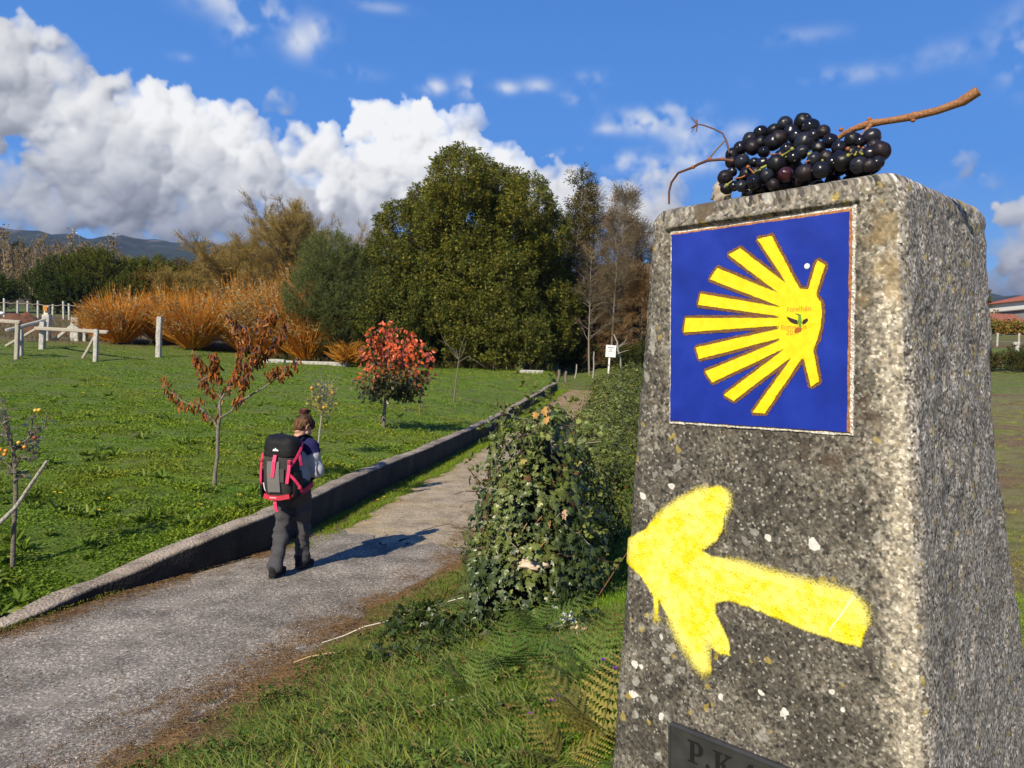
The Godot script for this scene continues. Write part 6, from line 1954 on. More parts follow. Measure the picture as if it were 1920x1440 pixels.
	for i in 15000:
		var d := 3.0 * pow(4.2, rng.randf())
		if d > 9.0 and rng.randf() < 0.6: continue
		var u := rng.randf_range(0.03, path_w(d) + 0.15)
		if rng.randf() < 0.45: u = path_w(d) - absf(rng.randfn(0.0, 0.35))
		var s := rng.randf_range(0.0015, 0.0042) * (1.0 + 0.8 * float(rng.randf() < 0.06))
		xf.push_back(Transform3D(Basis.from_euler(rv() * 3.0).scaled(Vector3.ONE * s), on(wall_x(d) + u, d, 0.030)))
		cols.push_back(jit(Color(0.25, 0.23, 0.20).lerp(Color(0.65, 0.60, 0.52), pow(rng.randf(), 2.2)), 0.25))
	tag(many("gravel_chips", gb.mesh(), mats.stone, xf, cols), "loose pale gravel chips on the asphalt", "", "", "stuff")
	# bracken
	var n := 0
	var ff := []
	for c: Color in [Color(0.085, 0.15, 0.025), Color(0.11, 0.17, 0.03), Color(0.26, 0.22, 0.05)]:
		ff.push_back(frond(0.46, c))
	for a: Array in [[0.20, 4.55, 0, 6, 0.95, "green fern at the foot of the ivy mound, farthest of the ferns"], [0.06, 3.75, 0, 6, 1.0, "large green fern in the grass halfway between ivy and marker"], [-0.13, 3.55, 1, 4, 0.75, "small green fern on the path side of the large fern"], [0.36, 3.35, 1, 5, 0.8, "green fern close to the marker stone behind the yellow one"], [0.33, 2.65, 2, 6, 0.85, "yellowing fern right beside the marker stone"], [0.20, 2.5, 2, 3, 0.6, "small yellowing fern at the bottom of the view, left of its larger neighbour"]]:
		var t := thing("fern", a[5], "fern", on(a[0], a[1]))
		for j in int(a[3]):
			var ang: float = TAU * j / a[3] + rng.randf_range(-0.4, 0.4)
			var o := Vector3(cos(ang), rng.randf_range(0.9, 2.2), sin(ang)).normalized()
			var s: float = a[4] * rng.randf_range(0.8, 1.15)
			var side := o.cross(Vector3.UP).normalized()
			var b := Basis(side, o, side.cross(o))
			if b.z.y > 0: b = Basis(-b.x, b.y, -b.z)
			piece("frond", j, ff[a[2]], mats.leaf, t, Transform3D(b.scaled(Vector3.ONE * s), Vector3.ZERO))
	# stones in the ivy and the grass
	for a: Array in [[0.16, 5.22, 0.34, Vector3(0.095, 0.032, 0.05), Color(0.55, 0.47, 0.36), "flat pale stone resting on the front of the ivy mound"], [0.36, 4.62, 0.04, Vector3(0.055, 0.07, 0.05), Color(0.60, 0.57, 0.52), "upper whitish stone with rusty marks in the grass by the marker"], [0.43, 4.50, 0.02, Vector3(0.055, 0.045, 0.045), Color(0.55, 0.44, 0.30), "lower ochre stone touching the whitish one in the grass"], [0.31, 4.42, 0.01, Vector3(0.03, 0.025, 0.03), Color(0.6, 0.58, 0.55), "smallest whitish pebble below the pair of stones in the grass"]]:
		var o := obj("stone", rock(a[3], a[0] * 31.0, a[4], 0.4), mats.stone)
		o.position = on(a[0], a[1], a[2])
		o.rotation = Vector3(0.1, a[1] * 3.0, 0.1)
		tag(o, a[5], "stone")
	# sticks
	for a: Array in [[-1.35, 5.75, -0.78, 5.95, Color(0.62, 0.58, 0.5), "straight whitish stick on the right edge of the asphalt"], [-1.45, 5.35, -1.02, 5.15, Color(0.42, 0.31, 0.17), "tan straw stem on the brown litter at the path edge"], [-0.62, 3.3, 0.02, 3.55, Color(0.45, 0.43, 0.34), "long pale stem lying in the grass of the bank"], [-1.05, 9.6, -0.35, 9.35, Color(0.10, 0.07, 0.05), "dark thin bramble stem arching over the tan path"], [-0.45, 6.05, -0.05, 6.0, Color(0.5, 0.46, 0.4), "short grey stick sticking out of the ivy towards the path"]]:
		var p := on(a[0], a[1], 0.035)
		var q := on(a[2], a[3], 0.04)
		var mid := p.lerp(q, 0.5) + Vector3(0, 0.015 if a[1] < 9.0 else 0.12, 0)
		var mb := MB.new()
		mb.tube(pv([p, p.lerp(mid, 0.5) + rv() * 0.01, mid, mid.lerp(q, 0.5) + rv() * 0.01, q]), pf([0.004, 0.005, 0.005, 0.0045, 0.003]), 5, a[4])
		tag(obj("stick", mb.mesh(), mats.plain), a[5], "stick")
	# violet flowers low in the grass
	var vb := MB.new()
	for i in 5:
		var ang := TAU * i / 5
		vb.leaf(Vector3(0, 0.10, 0), frame_y(Vector3(cos(ang), 0.5, sin(ang))), 0.014, 0.010, Color(0.20, 0.05, 0.33), 0.1, 0.2)
	vb.tube(pv([Vector3.ZERO, Vector3(0, 0.1, 0)]), pf([0.0012, 0.001]), 3, Color(0.08, 0.12, 0.03), false)
	n = 0
	var wh := ["left of the small yellowing fern", "just behind the small yellowing fern", "tallest of the violets by the yellowing fern", "hard against the marker above the yellowing fern", "in the brown grass beside the marker stone"]
	for a: Array in [[0.10, 2.75], [0.18, 2.85], [0.21, 2.88], [0.42, 3.3], [0.45, 3.15]]:
		var o := obj("violet_flower", vb.mesh(), mats.leaf)
		o.position = on(a[0], a[1], 0.02)
		tag(o, "tiny violet flower " + wh[n], "flower", "violet flowers in the bank grass")
		n += 1

# ---------------------------------------------------------------- the walker: bodies meshed from tapered capsules
func flesh(bones: Array, cell: float, soft: float, wrinkle := 0.0, streak := 0.0) -> ArrayMesh:   # bones: [a, b, radius a, radius b, colour, (depth squash)]
	var lo := Vector3.ONE * 1e9
	var hi := -lo
	for b: Array in bones:
		var r: float = maxf(b[2], b[3]) + cell * 3.0 + soft
		for k in 2:
			lo = lo.min(b[k] - Vector3.ONE * r); hi = hi.max(b[k] + Vector3.ONE * r)
	var n := Vector3i(((hi - lo) / cell).ceil()) + Vector3i.ONE
	var f := PackedFloat32Array(); f.resize(n.x * n.y * n.z); f.fill(1.0)
	var own := PackedInt32Array(); own.resize(f.size())
	var best := PackedFloat32Array(); best.resize(f.size()); best.fill(9.0)
	for bi in bones.size():
		var b: Array = bones[bi]
		var pa: Vector3 = b[0]
		var ba: Vector3 = b[1] - pa
		var ra: float = b[2]
		var rb: float = b[3]
		var l2 := maxf(ba.length_squared(), 1e-9)
		var m := maxf(ra, rb) + cell * 2.0 + soft
		var q0 := Vector3i(((pa.min(b[1]) - Vector3.ONE * m - lo) / cell).floor()).max(Vector3i.ZERO)
		var q1 := Vector3i(((pa.max(b[1]) + Vector3.ONE * m - lo) / cell).ceil()).min(n - Vector3i.ONE)
		for z in range(q0.z, q1.z + 1):
			for y in range(q0.y, q1.y + 1):
				var row := (z * n.y + y) * n.x
				for x in range(q0.x, q1.x + 1):
					var p := lo + Vector3(x, y, z) * cell - pa
					var t := clampf(p.dot(ba) / l2, 0.0, 1.0)
					var d := (p - ba * t).length() - lerpf(ra, rb, t)
					var i := row + x
					if d < best[i]: best[i] = d; own[i] = bi
					var h := clampf(0.5 + 0.5 * (f[i] - d) / soft, 0.0, 1.0)
					f[i] = lerpf(f[i], d, h) - soft * h * (1.0 - h)
	if wrinkle > 0.0:
		for z in n.z:
			for y in n.y:
				for x in n.x:
					var i := (z * n.y + y) * n.x + x
					if absf(f[i]) < cell * 3.0:
						var p := lo + Vector3(x, y, z) * cell
						f[i] += nz2.get_noise_3d(p.x * 5.0 + p.y * 4.0, p.y * 5.0 - p.x * 3.0, p.z * 5.0) * wrinkle + nz2.get_noise_3d(p.x * 9.0 + p.y * 12.0, p.y * 12.0 - p.z * 8.0, p.z * 9.0) * wrinkle * 0.5
	var mb := MB.new()
	var at := PackedInt32Array(); at.resize(f.size()); at.fill(-1)
	var off := [0, 1, n.x, n.x + 1, n.x * n.y, n.x * n.y + 1, n.x * n.y + n.x, n.x * n.y + n.x + 1]
	var corner := [Vector3(0, 0, 0), Vector3(1, 0, 0), Vector3(0, 1, 0), Vector3(1, 1, 0), Vector3(0, 0, 1), Vector3(1, 0, 1), Vector3(0, 1, 1), Vector3(1, 1, 1)]
	var edges := [[0, 1], [2, 3], [4, 5], [6, 7], [0, 2], [1, 3], [4, 6], [5, 7], [0, 4], [1, 5], [2, 6], [3, 7]]
	for z in n.z - 1:
		for y in n.y - 1:
			for x in n.x - 1:
				var i := (z * n.y + y) * n.x + x
				var s := f[i] < 0.0
				var mixed := false
				for k in range(1, 8):
					if (f[i + off[k]] < 0.0) != s:
						mixed = true
						break
				if not mixed: continue
				var sum := Vector3.ZERO
				var c := 0
				for e: Array in edges:
					var va := f[i + off[e[0]]]
					var vb := f[i + off[e[1]]]
					if (va < 0.0) != (vb < 0.0):
						sum += corner[e[0]].lerp(corner[e[1]], va / (va - vb)); c += 1
				var g := Vector3(f[i + 1] - f[i] + f[i + off[7]] - f[i + off[6]], f[i + off[2]] - f[i] + f[i + off[7]] - f[i + off[5]], f[i + off[4]] - f[i] + f[i + off[7]] - f[i + off[3]])
				var pos := lo + (Vector3(x, y, z) + sum / c) * cell
				var tint: Color = bones[own[i]][4]
				if streak > 0.0: tint *= 1.0 + streak * nz2.get_noise_3d(pos.x * 70.0, (pos.y - pos.z) * 12.0, pos.z * 30.0)
				at[i] = mb.vert(pos, g.normalized(), tint)
	for z in range(1, n.z - 1):
		for y in range(1, n.y - 1):
			for x in range(1, n.x - 1):
				var i := (z * n.y + y) * n.x + x
				var s := f[i] < 0.0
				for ax in 3:
					var st: int = [1, n.x, n.x * n.y][ax]
					if (f[i + st] < 0.0) == s: continue
					var u: int = [n.x, n.x * n.y, 1][ax]
					var w: int = [n.x * n.y, 1, n.x][ax]
					var a := at[i]
					var b := at[i - u]
					var d := at[i - u - w]
					var e := at[i - w]
					if a < 0 or b < 0 or d < 0 or e < 0: continue
					mb.ix.append_array([a, b, d, a, d, e])
	for i in mb.n.size(): mb.n[i] = mb.n[i]
	var acc := PackedVector3Array(); acc.resize(mb.v.size())
	for i in range(0, mb.ix.size(), 3):
		var a := mb.ix[i]
		var b := mb.ix[i + 1]
		var d := mb.ix[i + 2]
		var fn := (mb.v[d] - mb.v[a]).cross(mb.v[b] - mb.v[a])
		if fn.dot(mb.n[a]) < 0.0: fn = -fn
		acc[a] += fn; acc[b] += fn; acc[d] += fn
	for i in mb.v.size():
		if acc[i].length_squared() > 0.0: mb.n[i] = acc[i].normalized()
	return mb.mesh()

func strap(p: PackedVector3Array, w: float, th: float, nrm: Vector3) -> ArrayMesh:   # a flat band along a line
	var mb := MB.new()
	var rings := []
	for i in p.size():
		var t := (p[mini(i + 1, p.size() - 1)] - p[maxi(i - 1, 0)]).normalized()
		var side := t.cross(nrm).normalized()
		var up := side.cross(t).normalized()
		rings.push_back(pv([p[i] - side * w / 2 - up * th / 2, p[i] + side * w / 2 - up * th / 2, p[i] + side * w / 2 + up * th / 2, p[i] - side * w / 2 + up * th / 2]))
	mb.loft(rings, Color.WHITE)
	var flat := MB.new()
	for i in range(0, mb.ix.size(), 3): flat.tri(mb.v[mb.ix[i]], mb.v[mb.ix[i + 1]], mb.v[mb.ix[i + 2]], Color.WHITE)
	# faces of a band look outward from its own middle line
	for i in range(0, flat.v.size(), 3):
		var c := (flat.v[i] + flat.v[i + 1] + flat.v[i + 2]) / 3.0
		var near := p[0]
		for k in p.size() - 1:
			var q := Geometry3D.get_closest_point_to_segment(c, p[k], p[k + 1])
			if q.distance_squared_to(c) < near.distance_squared_to(c): near = q
		if flat.n[i].dot(c - near) < 0.0:
			for k in 3: flat.n[i + k] = -flat.n[i + k]
	return flat.mesh()

func build_person() -> void:
	var at := on(-2.10, 7.66)
	at.y = 0.022
	var turn := -0.27
	var t := thing("person", "walker seen from behind in grey trousers and pale grey and navy jacket, head bowed", "person", at, turn)
	t.scale = Vector3.ONE * 0.945
	var skin := Color(0.46, 0.25, 0.17)
	# joints; -z is ahead
	var hip := Vector3(0, 0.90, 0.02)
	var chest := Vector3(0, 1.20, 0.0)
	var neck := Vector3(0.01, 1.39, -0.05)
	var head := Vector3(0.035, 1.515, -0.10)
	var sh := [Vector3(-0.17, 1.325, -0.01), Vector3(0.17, 1.325, -0.01)]
	var el := [Vector3(-0.235, 1.08, 0.0), Vector3(0.245, 1.075, -0.02)]
	var wr := [Vector3(-0.09, 1.03, -0.24), Vector3(0.09, 1.04, -0.25)]
	var hp := [Vector3(-0.09, 0.88, 0.02), Vector3(0.09, 0.88, 0.02)]
	var kn := [Vector3(-0.075, 0.47, 0.09), Vector3(0.055, 0.47, -0.10)]
	var an := [Vector3(-0.055, 0.09, 0.25), Vector3(0.025, 0.125, -0.13)]
	var toe := [Vector3(-0.075, 0.03, 0.09), Vector3(0.035, 0.03, -0.27)]
	var body := [[hip, chest, 0.125, 0.12, skin], [chest, neck, 0.115, 0.055, skin], [neck, head + Vector3(0, -0.03, 0.02), 0.052, 0.05, skin]]
	for s in 2:
		body.append_array([[sh[s], chest + Vector3(0, 0.1, 0), 0.055, 0.09, skin], [sh[s], el[s], 0.048, 0.04, skin], [el[s], wr[s], 0.04, 0.026, skin], [hp[s], hip, 0.10, 0.11, skin], [hp[s], kn[s], 0.082, 0.055, skin], [kn[s], an[s], 0.052, 0.036, skin], [an[s], toe[s], 0.04, 0.03, skin]])
	# hands, held together in front
	for s in 2:
		var sg := -1.0 if s == 0 else 1.0
		var palm: Vector3 = wr[s] + Vector3(-sg * 0.035, 0.02, -0.06)
		body.append_array([[wr[s], palm, 0.026, 0.028, skin], [wr[s] + Vector3(sg * 0.012, 0.01, -0.02), palm + Vector3(sg * 0.02, 0.0, 0), 0.02, 0.02, skin]])
		for k in 4:
			var base := palm + Vector3(sg * (0.022 - 0.015 * k), 0.006, -0.02)
			var l: float = [0.030, 0.036, 0.034, 0.026][k]
			var mid := base + Vector3(-sg * 0.006, 0.012, -l)
			body.append_array([[base, mid, 0.0095, 0.009, skin], [mid, mid + Vector3(-sg * 0.016, 0.014, -l * 0.35), 0.009, 0.0075, skin]])
		body.append_array([[wr[s] + Vector3(-sg * 0.01, 0.02, -0.025), palm + Vector3(-sg * 0.028, 0.035, -0.01), 0.012, 0.0105, skin], [palm + Vector3(-sg * 0.028, 0.035, -0.01), palm + Vector3(-sg * 0.03, 0.045, -0.04), 0.0105, 0.0085, skin]])
	obj("body", flesh(body, 0.0135, 0.03), skin_mat(), t)
	# head: built upright about its own centre, then bowed and turned to the right
	var hb := Transform3D(Basis(Vector3.UP, -0.45) * Basis(Vector3.RIGHT, -0.62), head)
	var h := func(x: float, y: float, z: float) -> Vector3: return Vector3(x, y, z)
	var hd := [[h.call(0, 0.045, 0.02), h.call(0, 0.03, -0.02), 0.078, 0.076, skin], [h.call(0, -0.01, -0.03), h.call(0, -0.07, -0.055), 0.062, 0.036, skin], [h.call(0, 0.0, 0.02), h.call(0, -0.07, 0.02), 0.056, 0.044, skin],
		[h.call(0, 0.012, -0.095), h.call(0, -0.025, -0.112), 0.009, 0.014, skin], [h.call(0.012, -0.030, -0.10), h.call(-0.012, -0.030, -0.10), 0.009, 0.009, skin], [h.call(-0.045, -0.045, -0.045), h.call(0.045, -0.045, -0.045), 0.026, 0.026, skin],
		[h.call(0.022, -0.058, -0.088), h.call(-0.022, -0.058, -0.088), 0.008, 0.008, Color(0.36, 0.13, 0.11)], [h.call(0, -0.085, -0.082), h.call(0, -0.09, -0.075), 0.018, 0.016, skin]]
	for s: float in [-1.0, 1.0]:
		hd.append_array([[h.call(s * 0.030, 0.022, -0.082), h.call(s * 0.040, 0.022, -0.078), 0.012, 0.011, skin], [h.call(s * 0.018, 0.035, -0.090), h.call(s * 0.045, 0.034, -0.080), 0.007, 0.006, Color(0.10, 0.06, 0.04)],
			[h.call(s * 0.083, 0.025, 0.012), h.call(s * 0.077, -0.025, 0.004), 0.012, 0.009, skin], [h.call(s * 0.090, 0.020, 0.024), h.call(s * 0.085, -0.008, 0.022), 0.008, 0.007, skin]])
	var o := obj("head", flesh(hd, 0.006, 0.016), skin_mat(), t)
	o.transform = hb
	for s: float in [-1.0, 1.0]:
		var eb := MB.new()
		eb.ball(Vector3.ZERO, Vector3.ONE * 0.0095, 8, 10, Color(0.75, 0.73, 0.70))
		eb.ball(Vector3(0, 0, -0.0065), Vector3.ONE * 0.0045, 6, 8, Color(0.05, 0.03, 0.02))
		var eo := obj("eye", eb.mesh(), mats.plain, o)
		eo.position = Vector3(s * 0.031, 0.018, -0.090)
	# hair: swept up to the crown, held by a dark red clip
	var brown := Color(0.105, 0.055, 0.028)
	var grey := Color(0.06, 0.036, 0.022)
	var hr := [[h.call(0, 0.056, 0.026), h.call(0, 0.052, -0.03), 0.083, 0.074, grey], [h.call(0, 0.0, 0.045), h.call(0, -0.055, 0.050), 0.066, 0.040, brown], [h.call(-0.04, 0.02, 0.04), h.call(-0.03, -0.03, 0.045), 0.054, 0.045, brown], [h.call(0.04, 0.02, 0.04), h.call(0.03, -0.03, 0.045), 0.054, 0.045, brown], [h.call(0.0, 0.10, 0.055), h.call(-0.02, 0.135, 0.075), 0.040, 0.034, brown], [h.call(-0.02, 0.145, 0.085), h.call(0.03, 0.15, 0.07), 0.028, 0.024, brown]]
	o = obj("hair", flesh(hr, 0.0050, 0.012, 0.008, 0.75), hair_mat(), t)
	o.transform = hb
	var cb := MB.new()
	for k in 7:
		var a := -1.3 + 2.6 * k / 6.0
		cb.tube(pv([Vector3(sin(a) * 0.035, 0.10, 0.115), Vector3(sin(a) * 0.055, 0.145, 0.10), Vector3(sin(a) * 0.05, 0.165, 0.06), Vector3(sin(a) * 0.028, 0.165 + 0.015 * cos(a), 0.03)]), pf([0.006, 0.0075, 0.0065, 0.004]), 5, Color(0.13, 0.016, 0.014) if k % 2 else Color(0.03, 0.010, 0.010))
	o = obj("hair_clip", cb.mesh(), mat_vertex(0.35), t)
	o.transform = hb
	# jacket
	var pale := Color(0.46, 0.47, 0.49)
	var navy := Color(0.022, 0.020, 0.085)
	var jk := [[Vector3(0, 0.93, 0.015), chest, 0.158, 0.150, pale], [Vector3(-0.05, 0.95, 0.02), Vector3(-0.06, 1.2, 0), 0.135, 0.125, pale], [Vector3(0.05, 0.95, 0.02), Vector3(0.06, 1.2, 0), 0.135, 0.125, pale], [chest + Vector3(0, 0.06, 0), neck + Vector3(0, -0.03, 0.01), 0.145, 0.075, navy]]
	for s in 2:
		var sg := -1.0 if s == 0 else 1.0
		jk.append_array([[sh[s] + Vector3(-sg * 0.02, 0, 0), chest + Vector3(sg * 0.05, 0.1, 0), 0.082, 0.11, navy], [sh[s] + Vector3(sg * 0.005, 0.0, 0), sh[s].lerp(el[s], 0.3), 0.078, 0.074, navy], [sh[s].lerp(el[s], 0.36), el[s], 0.074, 0.066, pale], [el[s], wr[s].lerp(el[s], 0.08), 0.066, 0.045, pale]])
	obj("jacket", flesh(jk, 0.0125, 0.03, 0.010), cloth_mat(), t)
	# trousers
	var tr := Color(0.068, 0.070, 0.075)
	var ts := [[Vector3(0, 0.99, 0.015), hip, 0.148, 0.152, Color(0.018, 0.018, 0.02)], [Vector3(-0.06, 0.93, 0.05), Vector3(0.06, 0.93, 0.05), 0.125, 0.125, tr]]
	for s in 2:
		ts.append_array([[hp[s] + Vector3(0, 0.02, 0.01), kn[s], 0.106, 0.074, tr], [kn[s], an[s] + Vector3(0, 0.0, 0.0), 0.074, 0.064, tr], [an[s] + Vector3(0, 0.03, 0), an[s] + Vector3(0, -0.025, 0.012), 0.068, 0.060, tr]])
	obj("trousers", flesh(ts, 0.0125, 0.03, 0.018), cloth_mat(), t)
	for s in 2:
		var dirv: Vector3 = (toe[s] - an[s]) * Vector3(1, 0, 1)
		dirv = dirv.normalized()
		var heel: Vector3 = an[s] - dirv * 0.045
		var low := 0.042 if s == 0 else 0.075
		heel.y = low
		var ball: Vector3 = toe[s] + Vector3(0, 0.012, 0)
		var dark := Color(0.022, 0.022, 0.024)
		o = obj("shoe", flesh([[heel, ball, 0.044, 0.040, dark], [ball, ball + dirv * 0.045, 0.040, 0.030, dark], [heel + Vector3(0, 0.055, 0.0), heel.lerp(ball, 0.45) + Vector3(0, 0.03, 0), 0.042, 0.036, dark]], 0.009, 0.02), cloth_mat(), t)
		var sm := MB.new()
		var rings := []
		for k in 7:
			var q := k / 6.0
			var c := heel.lerp(ball + dirv * 0.05, q) - dirv * 0.035 * (1.0 - q)
			var w: float = [0.028, 0.038, 0.036, 0.034, 0.040, 0.040, 0.026][k]
			var side := dirv.cross(Vector3.UP)
			c.y = lerpf(low - 0.030, 0.012, q)
			rings.push_back(pv([c - side * w + Vector3(0, -0.014, 0), c + side * w + Vector3(0, -0.014, 0), c + side * w + Vector3(0, 0.012, 0), c - side * w + Vector3(0, 0.012, 0)]))
		sm.loft(rings, Color(0.045, 0.045, 0.045))
		sm.smooth()
		obj("sole", sm.mesh(), mats.plain, o)
	build_pack(at, turn)

func mat_vertex(rough: float) -> StandardMaterial3D:
	return vmat(rough)

func skin_mat() -> StandardMaterial3D:
	var m := vmat(0.55)
	m.subsurf_scatter_enabled = true; m.subsurf_scatter_strength = 0.15
	return m

func hair_mat() -> StandardMaterial3D: return vmat(0.65, 0.0, 0.25)

func cloth_mat() -> StandardMaterial3D:
	var m := vmat(0.85, 0.0, 0.3)
	m.uv1_triplanar = true; m.uv1_scale = Vector3.ONE * 9.0
	m.heightmap_enabled = true; m.heightmap_texture = cloth_tex(); m.heightmap_scale = 0.4
	return m

var cloth_t: NoiseTexture2D
func cloth_tex() -> NoiseTexture2D:
	if cloth_t == null: cloth_t = noise_tex(0.025, 4, [], 95)
	return cloth_t

func build_pack(at: Vector3, turn: float) -> void:
	var t := thing("backpack", "grey and black hiking rucksack with pink straps on the walker's back", "backpack", at, turn + 0.06)
	t.scale = Vector3(0.985, 0.95, 0.945)
	# sections from the bottom up: height, half width, depth in front of and behind the middle, lean
	var sec := [[0.80, 0.095, 0.06, 0.065], [0.825, 0.128, 0.085, 0.105], [0.90, 0.150, 0.10, 0.132], [1.0, 0.168, 0.10, 0.145], [1.1, 0.168, 0.10, 0.145], [1.2, 0.166, 0.10, 0.14], [1.27, 0.160, 0.10, 0.13]]
	var charcoal := cloth_mat(); charcoal.albedo_color = lin(0.045, 0.043, 0.043)
	var black := cloth_mat(); black.albedo_color = lin(0.012, 0.012, 0.014); black.roughness = 0.5
	var pink := mat(0.70, 0.035, 0.13, 0.6)
	var red := mat(0.48, 0.02, 0.05, 0.6)
	var rings := []
	for s: Array in sec: rings.push_back(pack_ring(s[0], s[1], s[2], s[3], 0.26))
	var mb := MB.new()
	mb.loft(rings, Color.WHITE); mb.smooth()
	obj("main_bag", mb.mesh(), charcoal, t)
	rings = []
	for s: Array in [[1.235, 0.168, 0.105, 0.150], [1.255, 0.178, 0.115, 0.160], [1.29, 0.174, 0.11, 0.146], [1.315, 0.179, 0.112, 0.150], [1.345, 0.172, 0.11, 0.140], [1.375, 0.174, 0.112, 0.138], [1.41, 0.160, 0.10, 0.115], [1.44, 0.135, 0.08, 0.085], [1.45, 0.09, 0.05, 0.05]]: rings.push_back(pack_ring(s[0], s[1], s[2], s[3], 0.245))
	mb = MB.new()
	mb.loft(rings, Color.WHITE)
	for i in mb.v.size():
		var p := mb.v[i]
		mb.v[i] = p + Vector3(0, 0, nz2.get_noise_3d(p.x * 9.0, p.y * 22.0, 0.0) * 0.012) + Vector3(0, nz2.get_noise_3d(p.x * 6.0, 4.0, p.z * 6.0) * 0.012, 0)
	mb.smooth()
	obj("lid", mb.mesh(), black, t)
	for s: float in [-1.0, 1.0]:
		rings = []
		for q: Array in [[0.83, 0.02], [0.86, 0.045], [0.93, 0.055], [1.02, 0.052], [1.10, 0.02]]:
			var r := PackedVector3Array()
			for k in 14:
				var a := TAU * k / 14
				r.push_back(Vector3(s * (0.158 + maxf(0.0, cos(a)) * q[1]), q[0], 0.27 + sin(a) * 0.085))
			rings.push_back(r)
		mb = MB.new(); mb.loft(rings, Color.WHITE); mb.smooth()
		obj("side_pocket", mb.mesh(), black, t)
	# front panels
	var grey := cloth_mat(); grey.albedo_color = lin(0.17, 0.165, 0.165)
	obj("front_panel", strap(pv([Vector3(-0.018, 1.20, 0.406), Vector3(-0.018, 1.10, 0.412), Vector3(-0.01, 1.0, 0.412), Vector3(-0.005, 0.90, 0.402)]), 0.125, 0.012, Vector3(0, 0, 1)), grey, t)
	var g2 := cloth_mat(); g2.albedo_color = lin(0.075, 0.072, 0.072)
	obj("front_panel", strap(pv([Vector3(0.07, 1.13, 0.405), Vector3(0.07, 1.0, 0.405)]), 0.045, 0.012, Vector3(0, 0, 1)), g2, t)
	# pink webbing
	obj("strap", strap(pv([Vector3(0.0, 1.265, 0.408), Vector3(-0.004, 1.20, 0.424), Vector3(-0.012, 1.10, 0.424), Vector3(-0.020, 1.045, 0.424)]), 0.034, 0.006, Vector3(0, 0, 1)), pink, t)
	obj("strap", strap(pv([Vector3(0.135, 1.22, 0.385), Vector3(0.135, 1.12, 0.396), Vector3(0.12, 0.99, 0.402)]), 0.030, 0.006, Vector3(0.2, 0, 1)), pink, t)
	obj("strap", strap(pv([Vector3(-0.158, 1.27, 0.35), Vector3(-0.165, 1.12, 0.37), Vector3(-0.165, 1.0, 0.37), Vector3(-0.165, 0.96, 0.35)]), 0.028, 0.006, Vector3(-0.5, 0, 1)), pink, t)
	obj("strap", strap(pv([Vector3(0.140, 1.08, 0.39), Vector3(0.185, 1.02, 0.36), Vector3(0.218, 0.95, 0.32), Vector3(0.226, 0.90, 0.29)]), 0.026, 0.006, Vector3(0.6, 0, 1)), pink, t)
	obj("strap", strap(pv([Vector3(0.150, 1.16, 0.38), Vector3(0.180, 1.24, 0.33), Vector3(0.19, 1.32, 0.26), Vector3(0.16, 1.38, 0.16)]), 0.024, 0.006, Vector3(1, 0.2, 0.6)), pink, t)
	obj("strap", strap(pv([Vector3(0.188, 1.27, 0.29), Vector3(0.205, 1.21, 0.30), Vector3(0.213, 1.16, 0.29)]), 0.026, 0.006, Vector3(1, 0, 0.6)), pink, t)
	obj("strap", strap(pv([Vector3(-0.02, 0.83, 0.36), Vector3(-0.012, 0.78, 0.372), Vector3(-0.004, 0.735, 0.368), Vector3(0.006, 0.70, 0.36)]), 0.034, 0.006, Vector3(0, 0, 1)), pink, t)
	# shoulder straps and hip belt
	for s: float in [-1.0, 1.0]:
		obj("shoulder_strap", strap(pv([Vector3(s * 0.09, 1.40, 0.14), Vector3(s * 0.11, 1.435, 0.04), Vector3(s * 0.12, 1.40, -0.08), Vector3(s * 0.13, 1.28, -0.155), Vector3(s * 0.15, 1.12, -0.15), Vector3(s * 0.175, 0.98, -0.03), Vector3(s * 0.16, 0.92, 0.15)]), 0.055, 0.014, Vector3(0, 0.4, -1)), black, t)
		obj("hip_belt", strap(pv([Vector3(s * 0.10, 0.845, 0.335), Vector3(s * 0.175, 0.86, 0.27), Vector3(s * 0.20, 0.90, 0.14), Vector3(s * 0.195, 0.93, 0.0), Vector3(s * 0.13, 0.94, -0.13), Vector3(0, 0.94, -0.178)]), 0.05, 0.014, Vector3(s * 0.6, 0, 0.4)), red, t)
	obj("base_band", strap(pv([Vector3(-0.13, 0.852, 0.365), Vector3(-0.06, 0.838, 0.388), Vector3(0.04, 0.84, 0.388), Vector3(0.13, 0.86, 0.362)]), 0.045, 0.012, Vector3(0, 0, 1)), red, t)
	# white peaked mark on the lid, buckles, tag
	var wp := mat(0.8, 0.8, 0.8, 0.5)
	mb = MB.new()
	mb.prism(poly2([-0.032, -0.014, 0.032, -0.014, 0.020, 0.004, 0.010, -0.002, 0.0, 0.018, -0.012, 0.002, -0.020, 0.006]), -0.003, 0.003, Color.WHITE)
	var o := obj("emblem", mb.mesh(), wp, t)
	o.transform = Transform3D(Basis(Vector3.RIGHT, -0.05), Vector3(0.0, 1.318, 0.4))
	for p: Vector3 in [Vector3(0.138, 1.20, 0.395), Vector3(0.218, 0.945, 0.325), Vector3(-0.163, 1.20, 0.365)]:
		mb = MB.new(); mb.box(Transform3D(), Vector3(0.034, 0.03, 0.012), Color.WHITE, 0.003)
		o = obj("buckle", mb.mesh(), mat(0.35, 0.03, 0.06, 0.4), t)
		o.position = p + Vector3(0, 0, 0.006)
	mb = MB.new(); mb.tube(pv([Vector3(-0.125, 0.985, 0.388), Vector3(-0.115, 0.93, 0.388), Vector3(-0.108, 0.90, 0.38)]), pf([0.006, 0.006, 0.004]), 6, Color.WHITE)
	obj("zip_pull", mb.mesh(), wp, t)
	mb = MB.new(); mb.box(Transform3D(Basis(), Vector3(-0.02, 0.842, 0.398)), Vector3(0.07, 0.012, 0.004), Color.WHITE)
